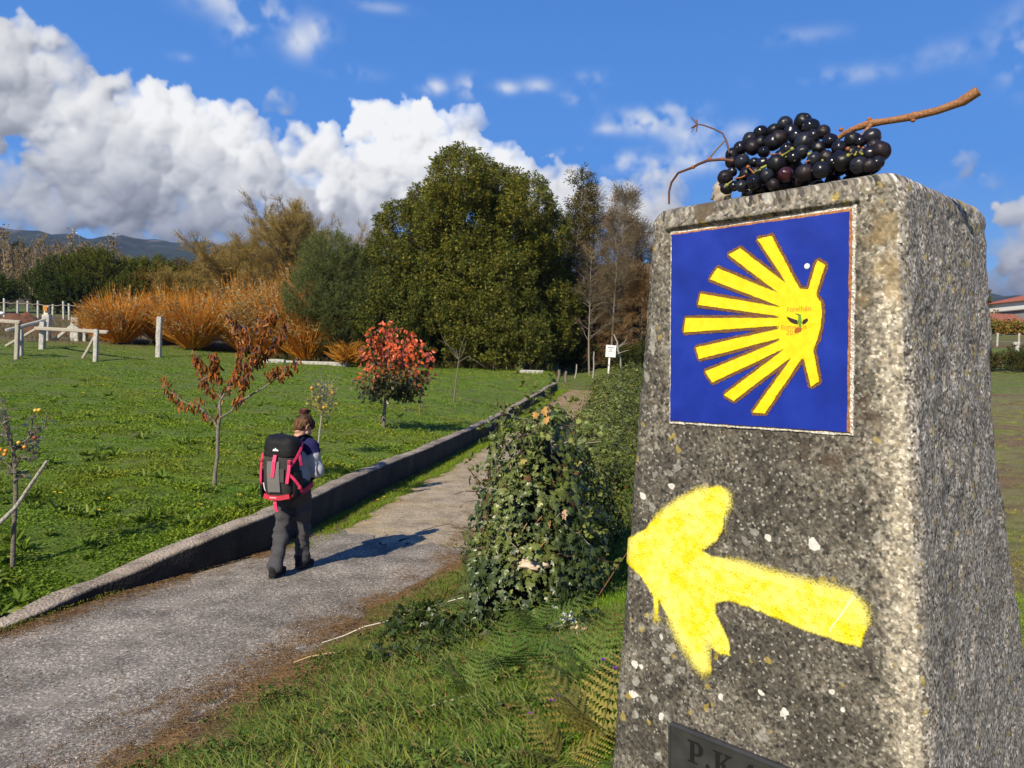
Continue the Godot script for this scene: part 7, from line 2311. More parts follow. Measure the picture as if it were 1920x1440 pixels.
	obj("belt_print", mb.mesh(), mat(0.6, 0.35, 0.38, 0.6), t)

func pack_ring(y: float, w: float, ahead: float, behind: float, z: float) -> PackedVector3Array:
	var out := PackedVector3Array()
	for k in 28:
		var a := TAU * k / 28
		var c := cos(a)
		var s := sin(a)
		out.push_back(Vector3(signf(c) * pow(absf(c), 0.72) * w, y, z + signf(s) * pow(absf(s), 0.8) * (behind if s > 0 else ahead)))
	return out

# ---------------------------------------------------------------- the stone marker; lengths in its own frame, origin at the middle of its tile
const TILE_AT := Vector3(0.2429, 2.2392, -0.8032)
const DOWN := 1.18         # from the middle of the tile to the ground

func tile_basis() -> Basis:
	return Basis(Vector3(0.68895, 0.02395, 0.72442), Vector3(-0.02644, 0.99962, -0.00790), Vector3(-0.72433, -0.01371, 0.68932)).orthonormalized()

func side_left(y: float) -> float: return -0.135 - 0.084 * (0.1287 - y)
func side_right(y: float) -> float: return 0.140 + 0.061 * (0.128 - y)
func side_back(y: float) -> float: return table([-1.3, -0.46, -0.33, -0.318, -0.285, -0.296, -0.205, -0.279, -0.126, -0.258, -0.06, -0.254, -0.028, -0.255, -0.008, -0.272, 0.033, -0.262, 0.14, -0.266], y)
func front(_y: float) -> float: return -0.0030

func ring_at(y: float, inset: float, yy: float) -> Array:   # points of one level and their distance along the girth from the front right corner
	var x0 := side_left(y) + inset
	var x1 := side_right(y) - inset
	var z0 := front(y) - inset
	var z1 := side_back(y) + inset
	var r := maxf(0.019 - inset * 0.6, 0.004)
	var pts := []
	var arc := []
	# clockwise from the back left corner: left side, front, right side, back
	var path := []
	var add := func(ax: float, az: float, bx: float, bz: float, n: int) -> void:
		for i in n: path.push_back(Vector2(lerpf(ax, bx, float(i) / n), lerpf(az, bz, float(i) / n)))
	var turn := func(cx: float, cz: float, a0: float) -> void:
		for i in 6:
			var a := a0 - PI * 0.5 * i / 6.0
			path.push_back(Vector2(cx + r * cos(a), cz + r * sin(a)))
	add.call(x0, z1 + r, x0, z0 - r, 16)
	turn.call(x0 + r, z0 - r, PI)
	var a0: int = path.size()
	add.call(x0 + r, z0, x1 - r, z0, 64)
	turn.call(x1 - r, z0 - r, PI * 0.5)
	var a1: int = path.size()
	add.call(x1, z0 - r, x1, z1 + r, 48)
	turn.call(x1 - r, z1 + r, 0.0)
	add.call(x1 - r, z1, x0 + r, z1, 16)
	turn.call(x0 + r, z1 + r, -PI * 0.5)
	path.push_back(path[0])
	var run := [0.0]
	for i in range(1, path.size()): run.push_back(run[i - 1] + path[i].distance_to(path[i - 1]))
	var corner: float = run[a1 - 3]
	var bot: Array = []
	for i in path.size():
		pts.push_back(Vector3(path[i].x, yy, path[i].y))
		arc.push_back(run[i] - corner)
	return [pts, arc]

func marker_maps() -> Array:   # [colour, height]: u runs 0.8 m round the girth with the corner in the middle, v runs 0.8 m down from y = 0.16
	var S := 1600
	var k := 0.8 / S
	var mk := func(freq: float, oct: int, seedling: int, kind: int, ret: int) -> PackedByteArray:
		var f := FastNoiseLite.new()
		f.seed = seedling; f.frequency = freq; f.noise_type = kind; f.cellular_return_type = ret; f.cellular_jitter = 1.0
		if oct < 2: f.fractal_type = FastNoiseLite.FRACTAL_NONE
		else: f.fractal_octaves = oct
		return f.get_image(S, S).get_data()
	var cell := FastNoiseLite.TYPE_CELLULAR
	var smo := FastNoiseLite.TYPE_SIMPLEX_SMOOTH
	var g1: PackedByteArray = mk.call(1.0 / 4.2, 1, 1, cell, FastNoiseLite.RETURN_CELL_VALUE)
	var g2: PackedByteArray = mk.call(1.0 / 7.0, 1, 2, cell, FastNoiseLite.RETURN_CELL_VALUE)
	var pit: PackedByteArray = mk.call(1.0 / 9.0, 1, 3, cell, FastNoiseLite.RETURN_DISTANCE)
	var fb: PackedByteArray = mk.call(0.0095, 6, 4, smo, 0)
	var fb2: PackedByteArray = mk.call(0.028, 5, 5, smo, 0)
	var fb3: PackedByteArray = mk.call(0.0048, 4, 6, smo, 0)
	var lic: PackedByteArray = mk.call(1.0 / 34.0, 1, 7, cell, FastNoiseLite.RETURN_DISTANCE)
	var licv: PackedByteArray = mk.call(1.0 / 34.0, 1, 7, cell, FastNoiseLite.RETURN_CELL_VALUE)
	var yel: PackedByteArray = mk.call(1.0 / 24.0, 1, 8, cell, FastNoiseLite.RETURN_DISTANCE)
	var yelv: PackedByteArray = mk.call(1.0 / 24.0, 1, 8, cell, FastNoiseLite.RETURN_CELL_VALUE)
	var gcol := []
	for i in 256:
		var t := i / 255.0
		var c := Vector3(0.055, 0.052, 0.05)
		if t > 0.18: c = Vector3(0.13, 0.12, 0.105)
		if t > 0.40: c = Vector3(0.21, 0.195, 0.17)
		if t > 0.62: c = Vector3(0.31, 0.29, 0.26)
		if t > 0.78: c = Vector3(0.25, 0.20, 0.14)
		if t > 0.84: c = Vector3(0.43, 0.41, 0.37)
		if t > 0.955: c = Vector3(0.62, 0.60, 0.56)
		gcol.push_back(c)
	var spots := [184, -2144, 46, 657, -2144, 69, 376, -3893, 69, -1108, -4411, 46, -291, -2012, 30, -1366, -1921, 52, -978, -1765, 46, -1467, -3901, 63, -1503, -4258, 69, 125, -3755, 44, -1093, -3491, 48, 868, -3515, 40, 972, -3656, 34, -335, -3955, 46, -1389, -3910, 46, -669, -3647, 40]
	var out := PackedByteArray(); out.resize(S * S * 3)
	var hg := PackedByteArray(); hg.resize(S * S)
	for j in S:
		var y := 0.16 - j * k
		var right_edge := side_right(y) - 0.003
		for i in S:
			var n := j * S + i
			var a := (i - S / 2) * k
			var f1 := (fb[n] - 128) / 128.0
			var f2 := (fb2[n] - 128) / 128.0
			var f3 := (fb3[n] - 128) / 128.0
			var c: Vector3 = gcol[g1[n]] * 0.6 + gcol[g2[n]] * 0.4
			var x := right_edge + a
			var lich := 0.0
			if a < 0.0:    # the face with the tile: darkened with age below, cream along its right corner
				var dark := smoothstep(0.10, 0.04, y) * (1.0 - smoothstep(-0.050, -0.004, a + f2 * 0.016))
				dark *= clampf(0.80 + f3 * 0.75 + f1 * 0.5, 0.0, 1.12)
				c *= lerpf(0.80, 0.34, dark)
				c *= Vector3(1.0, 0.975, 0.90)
				if g1[n] > 243: c = c.lerp(Vector3(0.42, 0.41, 0.38), 0.55 * dark)
				if g2[n] < 22: c *= 0.55
				var cream := smoothstep(-0.040, -0.012, a + f2 * 0.014) * smoothstep(0.075, 0.03, y + f1 * 0.03)
				c = c.lerp(c * 1.7 + Vector3(0.09, 0.08, 0.06), cream * 0.85)
				var ochre := smoothstep(-0.042, -0.018, a + f1 * 0.02) * smoothstep(0.0, 0.03, y) * (1.0 - smoothstep(0.085, 0.11, y + f2 * 0.02))
				c = c.lerp(Vector3(0.36, 0.26, 0.12) * (0.8 + f2 * 0.4), clampf(ochre * (0.55 + f1), 0, 0.55))
				var brown := smoothstep(-0.06, -0.08, y) * smoothstep(-0.16, -0.13, y) * smoothstep(-0.15, -0.02, a) * (1.0 - smoothstep(-0.035, -0.01, a))
				c = c.lerp(Vector3(0.075, 0.045, 0.028), clampf(brown * (f1 * 1.6 + 0.05), 0, 0.6))
				# wedge shaped brown stain under the top
				var wx := absf(x + 0.055 + (y - 0.125) * 0.1)
				if y > 0.110 and wx < 0.004 + (y - 0.112) * 0.72 + f2 * 0.004: c = c.lerp(Vector3(0.085, 0.06, 0.032), 0.85)
				lich = smoothstep(-0.215, -0.285, a + f1 * 0.05)
				for s in range(0, spots.size(), 3):
					var dx: float = x - spots[s] * 1e-4
					var dy: float = y - spots[s + 1] * 1e-4
					var r: float = spots[s + 2] * 1e-4 * 0.72
					if absf(dx) < r * 1.5 and absf(dy) < r * 1.5 and sqrt(dx * dx + dy * dy) < r * (1.0 + f2 * 0.9): c = Vector3(0.58, 0.57, 0.54) * (1.0 + f1 * 0.15)
			else:
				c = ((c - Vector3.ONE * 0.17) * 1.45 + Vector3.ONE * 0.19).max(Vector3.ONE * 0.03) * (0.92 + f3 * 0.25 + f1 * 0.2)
				c = c.lerp(Vector3(0.13, 0.125, 0.11), clampf(f1 * 0.9 - 0.1, 0, 0.5))
				lich = 0.10
			# grey white lichen in round patches, yellow in small ones
			if licv[n] > 255 - int(100 * lich) - 7 and lic[n] < 52 + int(f2 * 90): c = c.lerp(Vector3(0.33, 0.325, 0.30) * (1.0 + f2 * 0.6), 0.45 + 0.25 * f1)
			var ys := 24 if a > 0.0 else (60 if y > 0.10 else (18 if a < -0.2 else 9))
			if a > 0.02 and y > -0.12: ys = 46
			if yelv[n] > 255 - ys and yel[n] < 48 + int(f2 * 90): c = c.lerp(Vector3(0.36, 0.27, 0.04) * (1.0 + f2 * 0.4), 0.55)
			c *= 1.0 + f2 * 0.22
			out[n * 3] = clampi(int(pow(clampf(c.x, 0, 1), 0.4545) * 255), 0, 255)
			out[n * 3 + 1] = clampi(int(pow(clampf(c.y, 0, 1), 0.4545) * 255), 0, 255)
			out[n * 3 + 2] = clampi(int(pow(clampf(c.z, 0, 1), 0.4545) * 255), 0, 255)
			hg[n] = clampi(int(128 + f2 * 50 + f1 * 50 + (g1[n] - 128) * 0.22 - (pit[n] - 90) * 0.3), 0, 255)
	return [ImageTexture.create_from_image(Image.create_from_data(S, S, false, Image.FORMAT_RGB8, out)), ImageTexture.create_from_image(Image.create_from_data(S, S, false, Image.FORMAT_L8, hg))]

func build_marker() -> void:
	var t := thing("stone_marker", "tall weathered concrete waymarker with blue shell tile and yellow painted arrow", "waymarker")
	var b := tile_basis()
	t.transform = Transform3D(b, TILE_AT - b.y * DOWN)
	var up := Vector3(0, DOWN, 0)
	var maps := marker_maps()
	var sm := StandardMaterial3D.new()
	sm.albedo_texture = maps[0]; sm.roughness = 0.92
	sm.heightmap_enabled = true; sm.heightmap_texture = maps[1]; sm.heightmap_scale = 0.10
	var mb := MB.new()
	var levels := []       # [y for the girth, inset, y]
	var q := -DOWN - 0.1
	while q < 0.098:
		levels.push_back([q, 0.0, q]); q += 0.008 if q > -0.6 else 0.05
	for yy: float in [0.100, 0.103, 0.1055, 0.1075, 0.1095, 0.1115, 0.1135, 0.117]: levels.push_back([yy, 0.0, yy])
	for i in 7:
		var a := PI * 0.5 * i / 6.0
		levels.push_back([0.118, 0.019 * (1.0 - cos(a)), 0.118 + 0.018 * sin(a)])
	for i in range(1, 9): levels.push_back([0.118, lerpf(0.019, 0.128, i / 8.0), 0.136 + 0.004 * sin(i * 0.3)])
	var w := 0
	for L: Array in levels:
		var r := ring_at(L[0], L[1], L[2])
		w = r[0].size()
		for i in w:
			var p: Vector3 = r[0][i]
			var s := nz.get_noise_3d(p.x * 14.0, p.y * 14.0, p.z * 14.0) * 0.0018 + nz2.get_noise_3d(p.x * 60.0, p.y * 60.0, p.z * 60.0) * 0.0007
			if p.z > -0.012: s += 0.0075 * smoothstep(0.1062, 0.1095, L[0]) * (1.0 - smoothstep(0.112, 0.123, L[0])) * (1.0 - smoothstep(0.098, 0.112, absf(p.x)))
			var edge := clampf(1.0 - minf(absf(p.x - side_left(L[0])), absf(p.x - side_right(L[0]))) / 0.02, 0.0, 1.0)
			s -= edge * maxf(0.0, nz.get_noise_3d(p.x * 30.0, p.y * 30.0, p.z * 30.0)) * 0.004
			if p.z > -0.012 and absf(p.x) < 0.106 and absf(p.y) < 0.1062: s = minf(s, 0.0)
			var o := (Vector3(p.x - 0.007, 0, p.z + 0.13)).normalized()
			if L[1] > 0.018: o = Vector3.UP
			mb.vert(p + o * s + up, Vector3.ZERO, Color.WHITE, Vector2(0.5 + r[1][i] / 0.8, (0.16 - L[2] + L[1]) / 0.8))
	for j in levels.size() - 1:
		for i in w - 1:
			var a := j * w + i
			mb.ix.append_array([a, a + 1, a + w + 1, a, a + w + 1, a + w])
	mb.smooth()
	# the seam at the back left carries one normal
	for j in levels.size():
		var nn := (mb.n[j * w] + mb.n[j * w + w - 1]).normalized()
		mb.n[j * w] = nn; mb.n[j * w + w - 1] = nn
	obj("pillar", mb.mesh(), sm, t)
	# the tile in its bed of mortar
	var mo := MB.new()
	for s: Array in [[-0.1010, -0.1062, 0.1025, -0.1040], [-0.1015, 0.1038, 0.1025, 0.1080], [-0.1012, -0.1045, -0.0999, 0.1045], [0.0999, -0.106, 0.1030, 0.1075]]:
		var ring := PackedVector2Array()
		for e in 4:
			var p := Vector2(s[0], s[1]) if e == 0 else (Vector2(s[2], s[1]) if e == 1 else (Vector2(s[2], s[3]) if e == 2 else Vector2(s[0], s[3])))
			var pn := Vector2(s[2], s[1]) if e == 0 else (Vector2(s[2], s[3]) if e == 1 else (Vector2(s[0], s[3]) if e == 2 else Vector2(s[0], s[1])))
			var n := int(maxf(2.0, p.distance_to(pn) / 0.006))
			for i in n: ring.push_back(p.lerp(pn, float(i) / n) + Vector2(rng.randf_range(-0.0007, 0.0007), rng.randf_range(-0.0007, 0.0007)))
		mo.prism(ring, -0.012, -0.0012 + rng.randf_range(-0.0006, 0.0004), Color.WHITE)
	var mm := tri_mat(noise_tex(0.05, 5, [0.0, 0.30, 0.26, 0.21, 0.36, 0.44, 0.41, 0.36, 0.5, 0.60, 0.58, 0.54, 1.0, 0.74, 0.72, 0.68], 104), 0.12, 0.95, noise_tex(0.06, 4, [], 105), 0.2)
	mm.uv1_world_triplanar = false
	var o := obj("mortar", mo.mesh(), mm, t)
	o.position = up
	var tl := MB.new()
	tl.box(Transform3D(Basis(), Vector3(0, 0, -0.006)), Vector3(0.2005, 0.2085, 0.011), Color.WHITE, 0.0012)
	var clay := tri_mat(noise_tex(0.04, 4, [0.0, 0.13, 0.05, 0.02, 0.5, 0.33, 0.14, 0.055, 1.0, 0.45, 0.22, 0.10], 106), 0.1, 0.7)
	clay.uv1_world_triplanar = false
	var tile := obj("tile", tl.mesh(), clay, t)
	tile.position = up
	var gl := MB.new()
	var edge := PackedVector2Array()
	for e in 4:
		var cs := [Vector2(-0.0992, -0.1030), Vector2(0.0975, -0.1030), Vector2(0.0975, 0.1012), Vector2(-0.0992, 0.1022)]
		for i in 30:
			var p: Vector2 = cs[e].lerp(cs[(e + 1) % 4], i / 30.0)
			var ns := nz2.get_noise_2d(p.x * 90.0, p.y * 90.0 + 3.0) * 0.0006
			edge.push_back(p * (1.0 + ns * 8.0))
	gl.prism(edge, -0.003, 0.0004, Color.WHITE)
	var blue := tri_mat(noise_tex(0.008, 5, [0.0, 0.008, 0.022, 0.23, 0.5, 0.011, 0.030, 0.30, 1.0, 0.016, 0.040, 0.36], 107), 0.25, 0.22, noise_tex(0.02, 3, [], 108), 0.02)
	blue.uv1_world_triplanar = false
	obj("blue_glaze", gl.mesh(), blue, tile)
	# the shell: rays and wings joined with the hub, ringed in brown
	var U := func(a: Array) -> PackedVector2Array:
		var p := PackedVector2Array()
		for i in range(0, a.size(), 2): p.push_back(Vector2(a[i], a[i + 1]) * 1e-4)
		return p
	var whole: PackedVector2Array = U.call([295, 89, 313, 176, 340, 244, 432, 326, 540, 322, 612, 314, 669, 259, 719, 189, 734, 87, 718, -48, 692, -165, 645, -250, 566, -338, 476, -360, 393, -334, 336, -246, 303, -158, 296, -34])
	for r: Array in [[52, 861, 206, 874, 522, 300, 440, 290], [-276, 732, -143, 787, 441, 334, 368, 243], [-497, 496, -406, 609, 377, 260, 313, 167], [-637, 234, -605, 352, 332, 157, 314, 71], [-816, -57, -794, 97, 314, 56, 315, -21], [-660, -224, -621, -349, 326, -140, 315, -49], [-543, -482, -454, -598, 355, -246, 326, -161], [-314, -723, -199, -784, 412, -343, 355, -255], [15, -894, 153, -896, 531, -352, 430, -343], [679, 588, 758, 536, 662, 243, 585, 298], [558, -352, 645, -233, 711, -564, 632, -617]]:
		var got := Geometry2D.merge_polygons(whole, U.call(r))
		for g in got:
			if g.size() > whole.size() * 0.8 and not Geometry2D.is_polygon_clockwise(g): whole = g
	var fine := func(p: PackedVector2Array, wob: float, sd: float) -> PackedVector2Array:
		var out := PackedVector2Array()
		for i in p.size():
			var n := int(maxf(1.0, p[i].distance_to(p[(i + 1) % p.size()]) / 0.0018))
			for j in n:
				var v: Vector2 = p[i].lerp(p[(i + 1) % p.size()], float(j) / n)
				out.push_back(v + Vector2(nz2.get_noise_2d(v.x * 260.0, v.y * 260.0 + sd), nz2.get_noise_2d(v.x * 260.0 + 50.0, v.y * 260.0 + sd)) * wob)
		return out
	var ring := Geometry2D.offset_polygon(whole, 0.0030, Geometry2D.JOIN_ROUND)
	var brown := tri_mat(noise_tex(0.08, 4, [0.0, 0.03, 0.016, 0.010, 0.42, 0.10, 0.045, 0.02, 0.55, 0.26, 0.11, 0.045, 1.0, 0.36, 0.17, 0.07], 109), 0.06, 0.7, noise_tex(0.1, 3, [], 110), 0.08)
	brown.uv1_world_triplanar = false
	var br := MB.new()
	for g in ring:
		if not Geometry2D.is_polygon_clockwise(g): br.prism(fine.call(g, 0.0006, 2.0), 0.0, 0.0008, Color.WHITE)
	obj("shell_outline", br.mesh(), brown, tile)
	var ye := MB.new()
	ye.prism(fine.call(whole, 0.0004, 7.0), 0.0, 0.0014, Color.WHITE)
	var yellow := tri_mat(noise_tex(0.02, 4, [0.0, 0.70, 0.55, 0.006, 0.5, 0.76, 0.62, 0.010, 1.0, 0.80, 0.67, 0.03], 111), 0.15, 0.3, noise_tex(0.03, 3, [], 112), 0.02)
	yellow.uv1_world_triplanar = false
	obj("shell_emblem", ye.mesh(), yellow, tile)
	# the small print on the hub: a bird between lines of red lettering
	var bird := MB.new()
	var bp := [[[3755, 680, 4348, 447, 4898, 253, 4939, -146, 4537, -80, 4168, 106, 3888, 413], Color(0.03, 0.012, 0.008)], [[5353, 12, 5476, 265, 5886, 420, 5977, 212, 5766, -54, 5446, -215], Color(0.02, 0.012, 0.008)], [[4982, 801, 5254, 789, 5335, 12, 5233, -500, 5050, -322, 4937, 27], Color(0.10, 0.27, 0.015)], [[4617, 955, 5163, 793, 5128, 692, 4929, 734], Color(0.06, 0.10, 0.01)], [[4725, -485, 5051, -408, 5360, -556, 5273, -846, 4731, -1004, 4584, -913], Color(0.36, 0.09, 0.015)]]
	for i in bp.size():
		var p := PackedVector2Array()
		for j in range(0, bp[i][0].size(), 2): p.push_back(Vector2(bp[i][0][j], bp[i][0][j + 1]) * 1e-5)
		bird.prism(p, 0.0014, 0.0016 + 0.00004 * i, bp[i][1])
	obj("bird_print", bird.mesh(), mats.plain, tile)
	var red := mat(0.50, 0.17, 0.014, 0.6)
	for a: Array in [["Forelhán", 0.0503, 0.0133, 0.0031], ["Romeiros", 0.0450, -0.0040, 0.0028], ["2017", 0.0445, -0.0092, 0.0031]]:
		lettering(a[0], "Droid Sans", 400, a[3], red, tile, Vector3(a[1], a[2], 0.0015), 0.0003)
	var ch := MB.new()
	ch.ball(Vector3.ZERO, Vector3(0.0030, 0.0028, 0.0006), 6, 10, Color(0.7, 0.7, 0.68))
	o = obj("chip", ch.mesh(), mats.plain, tile)
	o.position = Vector3(0.0574, 0.0542, 0.0005)
	build_arrow(t, up)
	# the plate at the foot
	var pl := MB.new()
	pl.box(Transform3D(Basis(), Vector3(0.0, -0.4905, 0.0)), Vector3(0.192, 0.1, 0.008), Color.WHITE, 0.0018)
	var dark := tri_mat(noise_tex(0.01, 5, [0.0, 0.045, 0.047, 0.05, 0.5, 0.075, 0.077, 0.08, 1.0, 0.12, 0.122, 0.125], 115), 0.2, 0.38)
	dark.metallic = 0.6
	var plate := obj("plate", pl.mesh(), dark, t)
	plate.position = up
	var rim := MB.new()
	for s: Array in [[0.0, -0.4425, 0.190, 0.003], [-0.0945, -0.4905, 0.003, 0.093], [0.0945, -0.4905, 0.003, 0.093]]:
		rim.box(Transform3D(Basis(), Vector3(s[0], s[1], 0.0044)), Vector3(s[2], s[3], 0.0018), Color.WHITE, 0.0006)
	obj("plate_rim", rim.mesh(), dark, plate)
	lettering("P.K 40", "Droid Serif", 700, 0.0335, mat(0.006, 0.006, 0.007, 0.5), plate, Vector3(-0.0205, -0.4630, 0.004), 0.0009)

func lettering(what: String, face: String, weight: int, size: float, m: Material, parent: Node, at: Vector3, deep: float) -> void:
	var f := SystemFont.new()
	f.font_names = PackedStringArray([face]); f.font_weight = weight
	var tm := TextMesh.new()
	tm.text = what; tm.font = f; tm.font_size = 64; tm.pixel_size = size / 64.0; tm.depth = deep; tm.curve_step = 1.0
	var o := obj("lettering", tm, m, parent)
	o.position = at

func build_arrow(t: Node3D, up: Vector3) -> void:
	var pts := PackedVector2Array()
	for p: Vector2i in [Vector2i(-1735, -2615), Vector2i(-1650, -2520), Vector2i(-1520, -2425), Vector2i(-1337, -2300), Vector2i(-1130, -2077), Vector2i(-872, -1886), Vector2i(-625, -1750), Vector2i(-362, -1692), Vector2i(-246, -1762), Vector2i(-237, -1874), Vector2i(-320, -2033), Vector2i(-319, -2146), Vector2i(-408, -2286), Vector2i(-578, -2420), Vector2i(-458, -2456), Vector2i(-101, -2448), Vector2i(235, -2472), Vector2i(551, -2496), Vector2i(829, -2501), Vector2i(1033, -2519), Vector2i(1163, -2611), Vector2i(1203, -2721), Vector2i(1176, -2847), Vector2i(1129, -3009),
			Vector2i(980, -3018), Vector2i(666, -2995), Vector2i(332, -2950), Vector2i(-23, -2901), Vector2i(-260, -2891), Vector2i(-401, -2952), Vector2i(-413, -3059), Vector2i(-321, -3175), Vector2i(-243, -3315), Vector2i(-229, -3460), Vector2i(-344, -3480), Vector2i(-489, -3426), Vector2i(-474, -3562), Vector2i(-447, -3682), Vector2i(-553, -3759), Vector2i(-689, -3668), Vector2i(-887, -3459), Vector2i(-1033, -3204), Vector2i(-1136, -3081), Vector2i(-1155, -3301), Vector2i(-1185, -3308), Vector2i(-1211, -3048), Vector2i(-1395, -2855), Vector2i(-1560, -2760), Vector2i(-1690, -2700)]:
		pts.push_back(Vector2(p) * 1e-4)
	var x0 := -0.190
	var y0 := -0.155
	var W := 0.322
	var H := 0.235
	var cw := 124
	var ch := 94
	var sd := PackedFloat32Array(); sd.resize(cw * ch)
	for j in ch:
		for i in cw:
			var p := Vector2(x0 + W * (i + 0.5) / cw, y0 - H * (j + 0.5) / ch)
			var best := 9.0
			for k in pts.size(): best = minf(best, p.distance_squared_to(Geometry2D.get_closest_point_to_segment(p, pts[k], pts[(k + 1) % pts.size()])))
			sd[j * cw + i] = sqrt(best) * (1.0 if Geometry2D.is_point_in_polygon(p, pts) else -1.0)
	var im := Image.create_from_data(cw, ch, false, Image.FORMAT_RF, sd.to_byte_array())
	var S := Vector2i(cw * 6, ch * 6)
	im.resize(S.x, S.y, Image.INTERPOLATE_CUBIC)
	var d := im.get_data().to_float32_array()
	var mk := func(freq: float, oct: int, s: int) -> PackedByteArray:
		var f := FastNoiseLite.new()
		f.seed = s; f.frequency = freq; f.fractal_octaves = oct
		return f.get_image(S.x, S.y).get_data()
	var a1: PackedByteArray = mk.call(0.14, 3, 61)
	var a2: PackedByteArray = mk.call(0.03, 5, 62)
	var a3: PackedByteArray = mk.call(0.010, 3, 63)
	var out := PackedByteArray(); out.resize(S.x * S.y * 4)
	var hg := PackedByteArray(); hg.resize(S.x * S.y)
	for j in S.y:
		for i in S.x:
			var n := j * S.x + i
			var x := x0 + W * i / S.x
			var y := y0 - H * j / S.y
			var f1 := (a1[n] - 128) / 128.0
			var f2 := (a2[n] - 128) / 128.0
			# sprayed edges: soft on top of the shaft and left of the lower prong, crisp elsewhere
			var soft := 0.0018
			if x > -0.03 and d[n] < 0.02 and y > -0.2800: soft = 0.0065
			if x < -0.045 and y < -0.325: soft = 0.0085
			if y > -0.215 and x < -0.05: soft = 0.0055
			var al := smoothstep(-soft, soft * 0.9, d[n] + f1 * soft * 0.45 + f2 * 0.0012)
			if f1 < -0.62 and f2 < 0.05: al *= 0.35
			var pale := clampf(0.36 + f2 * 0.55 + (a3[n] - 128) / 128.0 * 0.6 + (0.5 if soft > 0.003 and d[n] < 0.012 else 0.0), 0.0, 1.0)
			var c := Vector3(0.75, 0.62, 0.006).lerp(Vector3(0.82, 0.74, 0.17), pale) * (1.0 + f1 * 0.08)
			if absf((x - 0.096) - (-0.272 - y) * -0.60) < 0.0011 + f1 * 0.0004 and x > 0.083 and x < 0.109: c = Vector3(0.86, 0.80, 0.42)
			out[n * 4] = clampi(int(pow(clampf(c.x, 0, 1), 0.4545) * 255), 0, 255)
			out[n * 4 + 1] = clampi(int(pow(clampf(c.y, 0, 1), 0.4545) * 255), 0, 255)
			out[n * 4 + 2] = clampi(int(pow(clampf(c.z, 0, 1), 0.4545) * 255), 0, 255)
			out[n * 4 + 3] = clampi(int(al * 255), 0, 255)
			hg[n] = clampi(int(128 + f1 * 60 + f2 * 50), 0, 255)
	var m := StandardMaterial3D.new()
	m.albedo_texture = ImageTexture.create_from_image(Image.create_from_data(S.x, S.y, false, Image.FORMAT_RGBA8, out))
	m.transparency = BaseMaterial3D.TRANSPARENCY_ALPHA
	m.roughness = 0.45
	m.texture_repeat = false
	m.heightmap_enabled = true; m.heightmap_texture = ImageTexture.create_from_image(Image.create_from_data(S.x, S.y, false, Image.FORMAT_L8, hg)); m.heightmap_scale = 0.12
	var mb := MB.new()
	var cols := 62
	var rows := 47
	for j in rows + 1:
		for i in cols + 1:
			var u := float(i) / cols
			var v := float(j) / rows
			var x := x0 + W * u
			var y := y0 - H * v
			var z := front(y)
			var inn := x - side_left(y)
			var r := 0.019
			var nn := Vector3(0, 0, 1)
			if inn < r:      # follow the rounded corner
				var a := clampf((r - inn) / r, 0.0, 1.2)
				var ang := minf(a, 1.0) * PI * 0.5
				x = side_left(y) + r - r * sin(ang)
				z = front(y) - r + r * cos(ang)
				nn = Vector3(-sin(ang), 0, cos(ang))
			mb.vert(Vector3(x, y, z) + nn * 0.0024 + up, nn, Color.WHITE, Vector2(u, v))
	for j in rows:
		for i in cols:
			var a := j * (cols + 1) + i
			mb.ix.append_array([a, a + 1, a + cols + 2, a, a + cols + 2, a + cols + 1])
	obj("painted_arrow", mb.mesh(), m, t)

